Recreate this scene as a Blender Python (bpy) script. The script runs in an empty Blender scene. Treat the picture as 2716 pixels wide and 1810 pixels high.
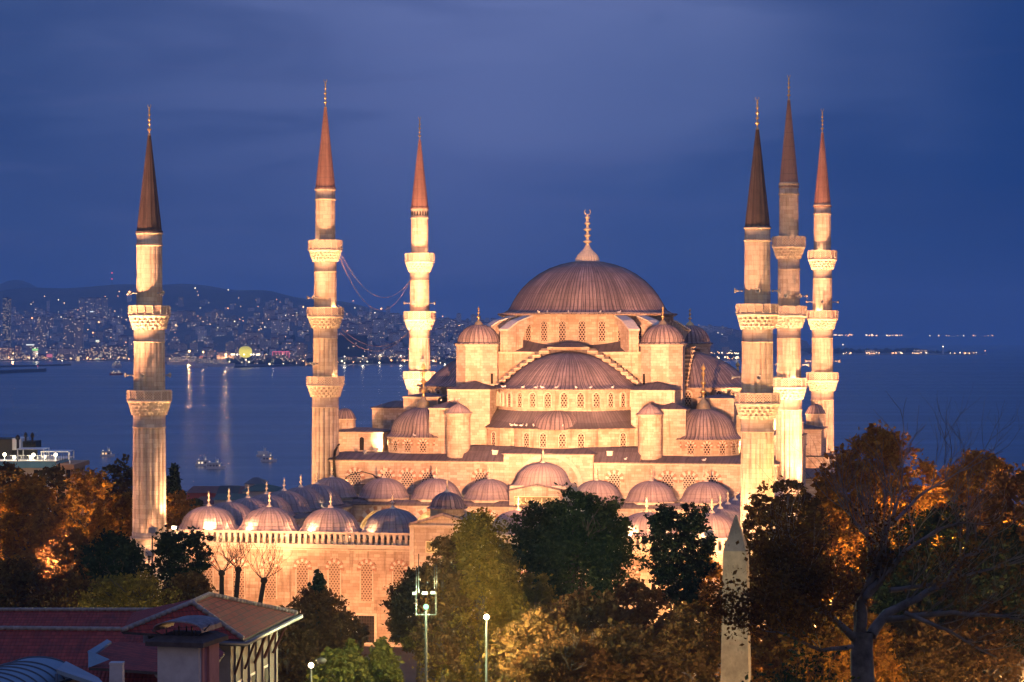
import bpy, math, random
import numpy as np
from mathutils import Vector, Matrix

R = math.radians
random.seed(7)
SC = bpy.context.scene
COL = SC.collection

# ------------------------------------------------------------------ camera
ZC = 35.5                                   # the rooftop the photo was taken from, metres above the mosque's garden
cam = bpy.data.objects.new('camera', bpy.data.cameras.new('camera'))
COL.objects.link(cam)
cam.location = (0, 0, ZC)
cam.rotation_euler = (R(90), 0, 0)
cam.data.sensor_width = 36.0
cam.data.lens = 6695.0 / 2716.0 * 36.0
cam.data.shift_y = -7.0 / 2716.0
cam.data.clip_start = 1.0
cam.data.clip_end = 60000.0
SC.camera = cam

# ------------------------------------------------------------------ view
SC.view_settings.view_transform = 'Standard'
SC.view_settings.look = 'None'
SC.view_settings.exposure = 0.0
SC.view_settings.gamma = 1.0
SC.cycles.max_bounces = 5
SC.cycles.diffuse_bounces = 3
SC.cycles.glossy_bounces = 2
SC.cycles.transmission_bounces = 2
SC.cycles.transparent_max_bounces = 8
SC.cycles.volume_bounces = 1
SC.cycles.sample_clamp_indirect = 4.0
SC.cycles.use_light_tree = True
SC.cycles.caustics_reflective = False
SC.cycles.caustics_refractive = False


# ------------------------------------------------------------------ node helper
class NT:
    """A small writer for node trees: every call adds a node and returns its output."""
    def __init__(self, tree):
        self.t = tree
        tree.nodes.clear()

    def n(self, kind, **kw):
        node = self.t.nodes.new(kind)
        for k, v in kw.items():
            setattr(node, k, v)
        return node

    def put(self, node, key, val):
        s = node.inputs[key]
        if isinstance(val, bpy.types.NodeSocket):
            self.t.links.new(val, s)
        elif isinstance(val, (tuple, list)) and len(val) == 3 and len(getattr(s, 'default_value', (0, 0, 0))) == 4:
            s.default_value = (*val, 1.0)
        else:
            s.default_value = val

    def math(self, op, a, b=None, c=None, clamp=False):
        m = self.n('ShaderNodeMath', operation=op, use_clamp=clamp)
        for i, x in enumerate((a, b, c)):
            if x is not None:
                self.put(m, i, x)
        return m.outputs[0]

    def mix(self, f, a, b, mode='MIX'):
        m = self.n('ShaderNodeMix', data_type='RGBA', blend_type=mode)
        self.put(m, 0, f)
        self.put(m, 6, a)
        self.put(m, 7, b)
        return m.outputs[2]

    def ramp(self, f, stops, mode='LINEAR'):
        r = self.n('ShaderNodeValToRGB')
        r.color_ramp.interpolation = mode
        els = r.color_ramp.elements
        while len(els) < len(stops):
            els.new(0.5)
        for e, (p, c) in zip(els, stops):
            e.position = p
            e.color = (c, c, c, 1) if isinstance(c, (int, float)) else (*c, 1)
        self.put(r, 0, f)
        return r.outputs[0]

    def noise(self, vec, scale, detail=3.0, rough=0.55, dist=0.0):
        x = self.n('ShaderNodeTexNoise')
        if vec is not None:
            self.put(x, 'Vector', vec)
        self.put(x, 'Scale', scale)
        self.put(x, 'Detail', detail)
        self.put(x, 'Roughness', rough)
        self.put(x, 'Distortion', dist)
        return x.outputs[0]

    def scale(self, vec, s):
        m = self.n('ShaderNodeMapping')
        self.put(m, 'Vector', vec)
        m.inputs['Scale'].default_value = s
        return m.outputs[0]

    def sep(self, vec):
        s = self.n('ShaderNodeSeparateXYZ')
        self.put(s, 0, vec)
        return s.outputs

    def comb(self, x, y, z):
        s = self.n('ShaderNodeCombineXYZ')
        for i, q in enumerate((x, y, z)):
            self.put(s, i, q)
        return s.outputs[0]

    def coord(self, which):
        return self.n('ShaderNodeTexCoord').outputs[which]

    def bump(self, h, strength=0.3, dist=0.1):
        b = self.n('ShaderNodeBump')
        self.put(b, 'Height', h)
        self.put(b, 'Strength', strength)
        self.put(b, 'Distance', dist)
        return b.outputs[0]

    def out(self, shader, where='Surface'):
        o = self.n('ShaderNodeOutputMaterial')
        self.t.links.new(shader, o.inputs[where])

    def bsdf(self, color, rough=0.8, metal=0.0, normal=None, emit=None, estr=0.0, spec=0.3):
        p = self.n('ShaderNodeBsdfPrincipled')
        self.put(p, 'Base Color', color)
        self.put(p, 'Roughness', rough)
        self.put(p, 'Metallic', metal)
        self.put(p, 'Specular IOR Level', spec)
        if normal is not None:
            self.put(p, 'Normal', normal)
        if emit is not None:
            self.put(p, 'Emission Color', emit)
            self.put(p, 'Emission Strength', estr)
        return p.outputs[0]


def new_mat(name):
    m = bpy.data.materials.new(name)
    m.use_nodes = True
    return m, NT(m.node_tree)


# ------------------------------------------------------------------ dusk sky
world = bpy.data.worlds.new('World')
SC.world = world
world.use_nodes = True
w = NT(world.node_tree)
d = w.coord('Generated')
sx, sy, sz = w.sep(d)
ay = w.math('MAXIMUM', w.math('ABSOLUTE', sy), 0.02)
az = w.math('DIVIDE', sx, ay)                                  # tangent of the bearing
hyp = w.math('SQRT', w.math('ADD', w.math('MULTIPLY', sx, sx), w.math('MULTIPLY', sy, sy)))
el = w.math('DIVIDE', sz, w.math('MAXIMUM', hyp, 0.02))        # tangent of the elevation
s01 = w.math('MULTIPLY_ADD', az, 1.0 / 0.406, 0.5, clamp=True)
base = w.ramp(s01, [(0.0, (.034, .072, .220)), (0.22, (.056, .096, .268)), (0.45, (.077, .120, .322)),
                    (0.68, (.041, .087, .264)), (0.86, (.012, .050, .196)), (1.0, (.002, .036, .172))], 'EASE')
# the lighter veil of high cloud over the middle of the view
cl_vec = w.comb(w.math('MULTIPLY', az, 9.0), w.math('MULTIPLY', el, 42.0), 1.7)
cn = w.noise(cl_vec, 0.9, 5.0, 0.5, 0.6)
cn2 = w.noise(w.comb(w.math('MULTIPLY', az, 6.0), w.math('MULTIPLY', el, 75.0), 9.0), 1.3, 6.0, 0.6, 0.9)
veil_h = w.math('ADD', el, w.math('MULTIPLY', w.math('SUBTRACT', cn, 0.5), 0.085))
veil_e = w.ramp(veil_h, [(0.055, 0.0), (0.105, 0.55), (0.16, 1.0)], 'EASE')
veil_a = w.ramp(s01, [(0.0, 0.10), (0.10, 0.25), (0.30, 0.62), (0.50, 1.0), (0.68, 0.92), (0.85, 0.40), (1.0, 0.10)], 'EASE')
veil = w.math('MULTIPLY', veil_e, veil_a)
c1 = w.mix(w.math('MULTIPLY', veil, 0.72), base, (.180, .232, .490))
wisp = w.ramp(cn2, [(0.52, 0.0), (0.72, 1.0)])
c2 = w.mix(w.math('MULTIPLY', wisp, w.ramp(s01, [(0, .22), (.5, .26), (.8, .06), (1, .05)])), c1, (.120, .135, .330))
dark = w.ramp(cn, [(0.30, 1.0), (0.52, 0.0)])
c3 = w.mix(w.math('MULTIPLY', dark, 0.34), c2, (.016, .045, .175))
c3 = w.mix(w.ramp(el, [(0.16, 0.0), (1.0, 1.0)], 'EASE'), c3, (.130, .215, .540))
# afterglow of the set sun, low in the sky behind the photographer
glow = w.math('MULTIPLY', w.ramp(w.math('MULTIPLY', sy, -1.0), [(0.05, 0.0), (0.75, 1.0)], 'EASE'),
              w.ramp(w.math('ABSOLUTE', w.math('SUBTRACT', el, 0.10)), [(0.0, 1.0), (0.75, 0.0)], 'EASE'))
c3 = w.mix(glow, c3, (.55, .40, .40))
sky = w.n('ShaderNodeTexSky', sky_type='NISHITA')
sky.sun_disc = False
sky.sun_elevation = R(-4.0)
sky.sun_rotation = R(150.0)
sky.altitude = 60
bg1 = w.n('ShaderNodeBackground')
w.put(bg1, 'Color', sky.outputs[0])
w.put(bg1, 'Strength', 0.05)
bg2 = w.n('ShaderNodeBackground')
w.put(bg2, 'Color', c3)
w.put(bg2, 'Strength', 1.0)
add = w.n('ShaderNodeAddShader')
world.node_tree.links.new(bg1.outputs[0], add.inputs[0])
world.node_tree.links.new(bg2.outputs[0], add.inputs[1])
wo = w.n('ShaderNodeOutputWorld')
world.node_tree.links.new(add.outputs[0], wo.inputs['Surface'])

# ------------------------------------------------------------------ places
F, CU, HV = 6695.0, 1358.0, 912.0            # focal length and principal point of the photo's lens, in its own pixels
MX, MY = 5.7, 353.35                         # middle of the mosque's north front
EW, ED = (.9794, -.2018), (.2018, .9794)     # across the front, and into the building
ROT = math.atan2(-.2018, .9794)


def at(u, v, D):
    return Vector(((u - CU) / F * D, D, ZC - (v - HV) / F * D))


def L2W(a, b, z=0.0):
    return Vector((MX + a * EW[0] + b * ED[0], MY + a * EW[1] + b * ED[1], z))


# ------------------------------------------------------------------ objects
def tag(o, label=None, cat=None, group=None, kind=None):
    if label:
        o['label'] = label
    if cat:
        o['category'] = cat
    if group:
        o['group'] = group
    if kind:
        o['kind'] = kind
    return o


def thing(name, label, cat, loc=(0, 0, 0), rotz=0.0, group=None):
    o = bpy.data.objects.new(name, None)
    o.empty_display_size = 0.5
    COL.objects.link(o)
    o.location = loc
    o.rotation_euler = (0, 0, rotz)
    return tag(o, label, cat, group)


def inst(name, mesh, parent=None, loc=(0, 0, 0), rotz=0.0, scale=None, rot=None):
    o = bpy.data.objects.new(name, mesh)
    COL.objects.link(o)
    if parent is not None:
        o.parent = parent
    o.location = loc
    o.rotation_euler = rot if rot is not None else (0, 0, rotz)
    if scale is not None:
        o.scale = (scale,) * 3 if isinstance(scale, (int, float)) else scale
    return o


class MB:
    """Collects shapes and builds them as ONE mesh."""
    def __init__(self):
        self.v, self.f, self.m, self.uv, self.s = [], [], [], [], []

    def add(self, verts, faces, mat=0, uvs=None, smooth=False):
        b = len(self.v)
        self.v.extend(tuple(p) for p in verts)
        for i, fc in enumerate(faces):
            self.f.append(tuple(b + k for k in fc))
            self.m.append(mat)
            self.uv.append(uvs[i] if uvs else None)
            self.s.append(smooth)
        return self

    def box(self, x0, x1, y0, y1, z0, z1, mat=0, bottom=True):
        v = [(x0, y0, z0), (x1, y0, z0), (x1, y1, z0), (x0, y1, z0), (x0, y0, z1), (x1, y0, z1), (x1, y1, z1), (x0, y1, z1)]
        f = [(0, 1, 5, 4), (1, 2, 6, 5), (2, 3, 7, 6), (3, 0, 4, 7), (4, 5, 6, 7)]
        if bottom:
            f.append((3, 2, 1, 0))
        return self.add(v, f, mat)

    def prism(self, poly, z0, z1, mat=0, top=None):
        """polygon in x,y (anticlockwise) pulled up from z0 to z1; top: another polygon for the upper rim"""
        n = len(poly)
        tp = top or poly
        v = [(x, y, z0) for x, y in poly] + [(x, y, z1) for x, y in tp]
        f = [(i, (i + 1) % n, n + (i + 1) % n, n + i) for i in range(n)]
        f += [tuple(range(n, 2 * n)), tuple(range(n - 1, -1, -1))]
        return self.add(v, f, mat)

    def slab(self, poly, y0, y1, mat=0):
        """polygon in x,z (anticlockwise seen from -y) pulled from y0 (front) to y1 (back)"""
        n = len(poly)
        v = [(x, y0, z) for x, z in poly] + [(x, y1, z) for x, z in poly]
        f = [tuple(range(n)), tuple(range(2 * n - 1, n - 1, -1))]
        f += [((i + 1) % n, i, n + i, n + (i + 1) % n) for i in range(n)]
        return self.add(v, f, mat)

    def slab_x(self, poly, x0, x1, mat=0):
        """polygon in y,z pulled along x"""
        n = len(poly)
        v = [(x0, y, z) for y, z in poly] + [(x1, y, z) for y, z in poly]
        f = [tuple(range(n)), tuple(range(2 * n - 1, n - 1, -1))]
        f += [((i + 1) % n, i, n + i, n + (i + 1) % n) for i in range(n)]
        return self.add(v, f, mat)

    def lathe(self, prof, n=32, c=(0, 0, 0), a0=0.0, a1=2 * math.pi, mod=None, mat=0, smooth=True, uvr=None, closed=None):
        """profile [(r, z)] swept about the vertical through c; mod(angle, r, z) -> r"""
        if closed is None:
            closed = abs(a1 - a0 - 2 * math.pi) < 1e-6
        k = n if closed else n + 1
        rm = uvr or max(p[0] for p in prof)
        arc = [0.0]
        for p, q in zip(prof, prof[1:]):
            arc.append(arc[-1] + math.hypot(q[0] - p[0], q[1] - p[1]))
        v, fs, uv = [], [], []
        for (r, z) in prof:
            for i in range(k):
                a = a0 + (a1 - a0) * i / n
                rr = mod(a, r, z) if mod else r
                v.append((c[0] + rr * math.cos(a), c[1] + rr * math.sin(a), c[2] + z))
        for j in range(len(prof) - 1):
            for i in range(n):
                i2 = (i + 1) % k
                fs.append((j * k + i, j * k + i2, (j + 1) * k + i2, (j + 1) * k + i))
                u0, u1 = (a1 - a0) * i / n * rm, (a1 - a0) * (i + 1) / n * rm
                uv.append(((u0, arc[j]), (u1, arc[j]), (u1, arc[j + 1]), (u0, arc[j + 1])))
        return self.add(v, fs, mat, uv, smooth)

    def tube(self, path, r0, r1=None, n=6, mat=0, cap=True, smooth=True):
        r1 = r0 if r1 is None else r1
        P = [Vector(p) for p in path]
        v, fs = [], []
        for i, p in enumerate(P):
            t = (P[min(i + 1, len(P) - 1)] - P[max(i - 1, 0)])
            if t.length < 1e-9:
                t = Vector((0, 0, 1))
            t.normalize()
            a = t.cross(Vector((0, 0, 1)) if abs(t.z) < 0.9 else Vector((1, 0, 0))).normalized()
            b = t.cross(a)
            r = r0 + (r1 - r0) * i / max(1, len(P) - 1)
            for k in range(n):
                q = 2 * math.pi * k / n
                v.append(p + a * (r * math.cos(q)) + b * (r * math.sin(q)))
        for i in range(len(P) - 1):
            for k in range(n):
                k2 = (k + 1) % n
                fs.append((i * n + k, i * n + k2, (i + 1) * n + k2, (i + 1) * n + k))
        if cap:
            fs.append(tuple(range(n - 1, -1, -1)))
            fs.append(tuple((len(P) - 1) * n + k for k in range(n)))
        return self.add(v, fs, mat, None, smooth)

    def ball(self, c, r, n=10, mat=0, sz=1.0):
        prof = [(max(r * math.sin(math.pi * j / 8), 0.0), -r * sz * math.cos(math.pi * j / 8)) for j in range(9)]
        return self.lathe(prof, n, c, mat=mat)

    def mesh(self, name, mats):
        me = bpy.data.meshes.new(name)
        me.from_pydata(self.v, [], self.f)
        for m in (mats if isinstance(mats, (list, tuple)) else [mats]):
            me.materials.append(m)
        me.polygons.foreach_set('material_index', self.m)
        me.polygons.foreach_set('use_smooth', self.s)
        uvl = me.uv_layers.new(name='UVMap')
        co = self.v
        buf = []
        for fi, p in enumerate(me.polygons):
            if self.uv[fi] is not None:
                for q in self.uv[fi]:
                    buf.extend(q)
                continue
            nx, ny, nz = p.normal
            h = math.hypot(nx, ny)
            if h < 0.12:
                for vi in p.vertices:
                    buf.extend((co[vi][0], co[vi][1]))
            else:
                tx, ty = -ny / h, nx / h
                for vi in p.vertices:
                    x, y, z = co[vi]
                    buf.extend((x * tx + y * ty, z / max(h, 0.25)))
        uvl.data.foreach_set('uv', buf)
        me.update()
        return me

    def build(self, name, mats, parent=None, loc=(0, 0, 0), rotz=0.0):
        return inst(name, self.mesh(name, mats), parent, loc, rotz)


# ------------------------------------------------------------------ materials
def mat_stone(name, c1, c2, mortar, bw=0.95, rh=0.38, stain=0.5, dirt=(.20, .13, .08), seed=0.0):
    m, t = new_mat(name)
    uv = t.coord('UV')
    ob = t.coord('Object')
    br = t.n('ShaderNodeTexBrick')
    br.offset = 0.5
    br.squash = 0.75
    br.squash_frequency = 3
    t.put(br, 'Vector', uv)
    t.put(br, 'Color1', c1)
    t.put(br, 'Color2', c2)
    t.put(br, 'Mortar', mortar)
    t.put(br, 'Scale', 1.0)
    t.put(br, 'Mortar Size', 0.012)
    t.put(br, 'Mortar Smooth', 0.2)
    t.put(br, 'Bias', -0.12)
    t.put(br, 'Brick Width', bw)
    t.put(br, 'Row Height', rh)
    off = t.n('ShaderNodeMapping')
    t.put(off, 'Vector', ob)
    off.inputs['Location'].default_value = (seed, seed * 1.7, 0)
    n1 = t.noise(off.outputs[0], 0.35, 4.0, 0.6)
    n2 = t.noise(t.scale(off.outputs[0], (1.6, 1.6, 0.16)), 1.1, 5.0, 0.62)
    n3 = t.noise(ob, 6.0, 4.0, 0.6)
    c = t.mix(t.math('MULTIPLY', t.ramp(n1, [(0.42, 0.0), (0.66, 1.0)]), stain * 0.8), br.outputs[0], (c2[0] * .72, c2[1] * .64, c2[2] * .56))
    c = t.mix(t.math('MULTIPLY', t.ramp(n2, [(0.52, 0.0), (0.70, 1.0)]), stain * 1.15), c, dirt)
    c = t.mix(0.22, c, t.ramp(n3, [(0.25, 0.30), (0.75, 1.0)]), 'MULTIPLY')
    h = t.math('ADD', t.math('MULTIPLY', br.outputs[1], -0.6), t.math('MULTIPLY', n3, 0.5))
    t.out(t.bsdf(c, 0.86, normal=t.bump(h, 0.30, 0.05)))
    return m


def mat_lead(name, c1, c2, streak=0.5, seam=1.15, sr=26.0):
    m, t = new_mat(name)
    uv = t.coord('UV')
    ob = t.coord('Object')
    ux_, vy_, _z = t.sep(uv)
    wn = t.n('ShaderNodeTexWhiteNoise', noise_dimensions='1D')
    t.put(wn, 'W', t.math('FLOOR', ux_))
    s = t.noise(t.scale(uv, (2.3, 0.16, 1)), 1.6, 4.0, 0.6)
    n = t.noise(ob, 0.9, 4.0, 0.6)
    f = t.noise(ob, 5.0, 3.0, 0.6)
    c = t.mix(t.ramp(n, [(0.3, 0.0), (0.7, 1.0)]), c1, c2)
    oi = t.n('ShaderNodeObjectInfo').outputs['Random']
    c = t.mix(t.math('MULTIPLY', oi, .40), c, (c1[0] * .72, c1[1] * .70, c1[2] * .76))
    big = t.noise(ob, 0.28, 3.0, 0.5)
    c = t.mix(t.math('MULTIPLY', t.ramp(big, [(.50, 0.0), (.68, 1.0)]), .45), c, (c2[0] * 1.25, c2[1] * 1.25, c2[2] * 1.3))
    c = t.mix(t.math('MULTIPLY', t.ramp(s, [(0.50, 0.0), (0.66, 1.0)]), streak), c, (c1[0] * .26, c1[1] * .27, c1[2] * .32))
    c = t.mix(t.math('MULTIPLY', t.ramp(s, [(0.30, 1.0), (0.40, 0.0)]), streak * 0.35), c, (c2[0] * 1.35, c2[1] * 1.32, c2[2] * 1.3))
    c = t.mix(t.math('MULTIPLY', t.ramp(wn.outputs[0], [(.25, 0.0), (1.0, 1.0)]), streak * .75), c, (c1[0] * .55, c1[1] * .52, c1[2] * .54))
    fx = t.math('FRACT', ux_)
    edge = t.math('MAXIMUM', t.math('LESS_THAN', fx, .16), t.math('GREATER_THAN', fx, .90))
    c = t.mix(t.math('MULTIPLY', edge, t.math('MULTIPLY_ADD', s, .8 * min(1, streak * 1.2), .45 * streak)), c, (c1[0] * .30, c1[1] * .28, c1[2] * .32))
    v = vy_
    ln = t.math('LESS_THAN', t.math('FRACT', t.math('DIVIDE', v, seam)), 0.035)
    c = t.mix(t.math('MULTIPLY', ln, 0.45), c, (.05, .045, .05))
    c = t.mix(0.25, c, t.ramp(f, [(0.3, 0.45), (0.7, 1.0)]), 'MULTIPLY')
    t.out(t.bsdf(c, 0.62, normal=t.bump(t.math('ADD', f, t.math('MULTIPLY', ln, 1.5)), 0.25, 0.05), spec=0.35))
    return m


def mat_plain(name, col, rough=0.75, var=0.25, scale=1.5, metal=0.0, bump=0.15, spec=0.3):
    m, t = new_mat(name)
    ob = t.coord('Object')
    n = t.noise(ob, scale, 5.0, 0.62)
    c = t.mix(t.ramp(n, [(0.3, 0.0), (0.7, 1.0)]), tuple(x * (1 - var) for x in col), tuple(min(1, x * (1 + var)) for x in col))
    t.out(t.bsdf(c, rough, metal, t.bump(n, bump, 0.05), spec=spec))
    return m


def mat_emit(name, col, strength):
    m, t = new_mat(name)
    e = t.n('ShaderNodeEmission')
    t.put(e, 'Color', col)
    t.put(e, 'Strength', strength)
    t.out(e.outputs[0])
    return m


def mat_lattice(name, stone, hole, pitch=0.30, r=0.30, squash=1.0):
    """pierced stone or plaster grille: a staggered grid of round holes"""
    m, t = new_mat(name)
    u, v, _ = t.sep(t.coord('UV'))
    u = t.math('DIVIDE', u, pitch)
    v = t.math('DIVIDE', v, pitch * 1.5 * squash)

    def dots(du, dv):
        a = t.math('SUBTRACT', t.math('FRACT', t.math('ADD', u, du)), 0.5)
        b = t.math('MULTIPLY', t.math('SUBTRACT', t.math('FRACT', t.math('ADD', v, dv)), 0.5), 1.5)
        dd = t.math('ADD', t.math('MULTIPLY', a, a), t.math('MULTIPLY', b, b))
        return t.math('LESS_THAN', dd, r * r)
    k = t.math('MAXIMUM', dots(0.0, 0.0), dots(0.5, 0.5))
    n = t.noise(t.coord('Object'), 2.0, 3.0)
    c = t.mix(t.math('MULTIPLY', n, 0.4), stone, tuple(x * .6 for x in stone))
    c = t.mix(k, c, hole)
    t.out(t.bsdf(c, 0.8, normal=t.bump(k, -0.6, 0.08)))
    return m


M = {}
M['stone'] = mat_stone('pale ashlar', (.66, .56, .46), (.43, .325, .245), (.30, .235, .18))
M['stone_warm'] = mat_stone('warm ashlar', (.62, .51, .405), (.40, .29, .21), (.27, .20, .15), seed=13.0, stain=0.62)
M['stone_shaft'] = mat_stone('minaret ashlar', (.60, .53, .44), (.44, .36, .29), (.30, .25, .20), bw=1.3, rh=0.55, stain=0.5, seed=31.0)
M['stone_trim'] = mat_plain('carved stone', (.56, .48, .39), 0.85, 0.22, 2.2)
M['stone_red'] = mat_plain('red arch stones', (.36, .20, .14), 0.85, 0.2, 2.0)
M['stone_white'] = mat_plain('white arch stones', (.60, .55, .48), 0.85, 0.15, 2.0)
M['lead'] = mat_lead('old lead sheet', (.25, .20, .20), (.38, .30, .29), 0.95)
M['lead_pale'] = mat_lead('pale lead sheet', (.30, .24, .235), (.38, .305, .295), 0.40, 1.3)
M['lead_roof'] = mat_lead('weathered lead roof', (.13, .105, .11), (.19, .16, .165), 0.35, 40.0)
M['lead_dark'] = mat_lead('dark brown lead', (.105, .075, .07), (.16, .115, .105), 0.45, 1.75)
M['lead_spire'] = mat_lead('reddish lead spire', (.30, .165, .135), (.37, .215, .175), 0.35, 1.6)
M['gold'] = mat_plain('gilded copper', (.75, .52, .22), 0.34, 0.15, 3.0, metal=0.85)
M['gold_pale'] = mat_plain('pale gilding', (.78, .66, .46), 0.5, 0.15, 3.0, metal=0.45)
M['lattice'] = mat_lattice('pierced grille', (.44, .34, .26), (.030, .015, .010), 0.44, 0.32)
M['lattice_wall'] = mat_lattice('shallow pierced grille', (.42, .32, .24), (.13, .075, .045), 0.36, 0.27)
M['lattice_big'] = mat_lattice('coarse pierced grille', (.52, .44, .36), (.04, .032, .03), 0.40, 0.33)
M['parapet'] = mat_lattice('pierced parapet', (.60, .50, .41), (.12, .06, .04), 0.30, 0.29, 0.7)
M['dark'] = mat_plain('dark opening', (.02, .016, .014), 0.9, 0.2)
M['iron'] = mat_plain('dark iron', (.03, .028, .027), 0.6, 0.3, 4.0)
M['grey_metal'] = mat_plain('grey painted metal', (.30, .31, .32), 0.5, 0.15, 3.0)
M['white_paint'] = mat_plain('white paint', (.70, .70, .68), 0.6, 0.08, 1.0)
M['gull'] = mat_plain('white feathers', (.75, .73, .70), 0.8, 0.1, 8.0)
M['gull_grey'] = mat_plain('grey feathers', (.32, .33, .35), 0.8, 0.1, 8.0)
M['cable'] = mat_plain('rope of lamps', (.45, .33, .28), 0.7, 0.1, 1.0)
M['flood_lens'] = mat_emit('floodlight lens', (1.0, .72, .40), 30.0)
M['plaster'] = mat_plain('old plaster', (.42, .40, .37), 0.9, 0.2, 0.7)

WARM = (1.0, .43, .195)
SODIUM = (1.0, .40, .145)
AMBER = (1.0, .50, .16)
GOLDEN = (1.0, .50, .22)


def lamp(kind, name, loc, target, power, color, size=60.0, blend=0.5, radius=0.25, parent=None):
    ld = bpy.data.lights.new(name, kind)
    ld.energy = power
    ld.color = color
    ld.shadow_soft_size = radius
    o = bpy.data.objects.new(name, ld)
    COL.objects.link(o)
    o.location = loc
    if kind == 'SPOT':
        ld.spot_size = R(size)
        ld.spot_blend = blend
        o.rotation_euler = (Vector(target) - Vector(loc)).to_track_quat('-Z', 'Y').to_euler()
    return o


_flood = MB()
_flood.box(-.28, .28, -.16, .10, .18, .58)
_flood.box(-.34, .34, -.20, -.165, .14, .62)
_flood.box(-.05, .05, -.02, .08, 0, .18)
_flood.box(-.30, .30, -.15, .15, -.04, 0)
FLOOD_BODY = _flood.mesh('housing', M['grey_metal'])
_fl = MB()
_fl.box(-.25, .25, -.235, -.205, .22, .54)
FLOOD_LENS = _fl.mesh('lens', M['flood_lens'])
NFLOOD = [0]


def floodlight(loc, target, power, label, color=WARM, size=70.0, blend=0.6, radius=0.3, group='floodlights of the mosque', scale=1.0):
    """a real lamp on its housing; loc is where the housing stands"""
    loc, target = Vector(loc), Vector(target)
    dv = target - loc
    rz = math.atan2(dv.x, -dv.y)
    t = thing('floodlight', label, 'floodlight', loc, rz, group)
    inst('housing', FLOOD_BODY, t, scale=scale)
    inst('lens', FLOOD_LENS, t, scale=scale)
    fwd = Vector((dv.x, dv.y, 0)).normalized()
    lamp('SPOT', 'flood_lamp', loc + fwd * 0.6 * scale + Vector((0, 0, 0.5 * scale)), target, power, color, size, blend, radius)
    return t
# =================================================================== THE MOSQUE
def arch_poly(w, z0, z1, pointed=0.0, n=12):
    """outline in x,z of an arched opening, anticlockwise from the lower left seen from -y"""
    r = w / 2
    zs = z1 - r * (1.0 + pointed)
    pts = [(-r, z0), (r, z0)]
    for i in range(n + 1):
        a = math.pi * i / n
        pts.append((r * math.cos(a), zs + r * (1.0 + pointed) * math.sin(a) ** (1.0 if not pointed else 0.92)))
    return pts


_win = {}


def window_mesh(w, h, frame=0.12, proud=0.14, vouss=False, lattice='lattice', pointed=0.0, sill=False):
    key = (w, h, frame, proud, vouss, lattice, pointed, sill)
    if key in _win:
        return _win[key]
    b = MB()
    inner = arch_poly(w, 0, h, pointed)
    # grille
    b.slab(inner, -0.03, 0.05, 0)
    # raised surround
    o = arch_poly(w + 2 * frame, 0, h + frame, pointed)
    n = len(inner)
    idx = list(range(1, n)) + [0]
    v, f = [], []
    for k in idx:
        v += [(inner[k][0], -proud, inner[k][1]), (o[k][0], -proud, o[k][1]), (inner[k][0], 0.0, inner[k][1]), (o[k][0], 0.0, o[k][1])]
    for j in range(len(idx) - 1):
        a, c = 4 * j, 4 * (j + 1)
        f += [(a, a + 1, c + 1, c), (a + 2, a, c, c + 2), (a + 1, a + 3, c + 3, c + 1)]
    b.add(v, f, 1)
    if vouss:
        r0, r1 = w / 2 + 0.04, w / 2 + (0.42 if vouss is True else vouss)
        zc = h - w / 2
        nv = 11
        for i in range(nv):
            a0 = R(-14) + (math.pi + R(28)) * i / nv
            a1 = R(-14) + (math.pi + R(28)) * (i + 1) / nv
            rr = r1 + (0.10 if i % 2 == 0 else -0.06)
            q = [(r0 * math.cos(a0), zc + r0 * math.sin(a0)), (rr * math.cos(a0), zc + rr * math.sin(a0)),
                 (rr * math.cos(a1), zc + rr * math.sin(a1)), (r0 * math.cos(a1), zc + r0 * math.sin(a1))]
            b.slab(q, -proud - 0.03, 0.0, 2 if i % 2 == 0 else 3)
    if sill:
        b.box(-w / 2 - .2, w / 2 + .2, -proud - .08, 0, -.18, -0.001, 1)
    me = b.mesh('window', [M[lattice], M['stone_trim'], M['stone_red'], M['stone_white']])
    _win[key] = me
    return me


def finial_mesh(h, r, bulbs, base_r, cap_h, crescent=True, mat='gold', ribs=0, name='finial'):
    """bulbous dome cap, stem with knobs, crescent on top; stands at z=0"""
    b = MB()
    prof = [(base_r * 1.08, -0.12), (base_r * 1.08, 0.0), (base_r, 0.03 * cap_h), (base_r * 0.97, 0.18 * cap_h), (base_r * 0.82, 0.40 * cap_h),
            (base_r * 0.52, 0.62 * cap_h), (base_r * 0.28, 0.80 * cap_h), (r * 0.55, cap_h)]
    if ribs:
        b.lathe(prof, ribs * 4, mod=lambda a, rr, z: rr * (1 + 0.05 * math.cos(a * ribs)))
    else:
        b.lathe(prof, 16)
    body = h - cap_h - (h * 0.10 if crescent else 0)
    n = len(bulbs)
    z = cap_h
    step = body / n
    pr = [(r * 0.5, z)]
    for k in bulbs:
        pr += [(r * 0.42, z + step * 0.25), (r * k * 0.75, z + step * 0.40), (r * k, z + step * 0.55), (r * k * 0.70, z + step * 0.72), (r * 0.40, z + step * 0.88)]
        z += step
    pr.append((r * 0.15, z))
    b.lathe(pr, 10)
    if crescent:
        rc = h * 0.055
        zc = z + rc * 0.95
        pts = []
        for i in range(15):
            a = R(-90 + 32) + R(360 - 64) * 0 + R(-58 + 0) * 0
        arc = [R(130) + R(280) * i / 14 for i in range(15)]
        b.tube([(rc * math.cos(a), 0, zc + rc * math.sin(a)) for a in arc], rc * 0.20, n=5)
    return b.mesh(name, M[mat])


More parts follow.
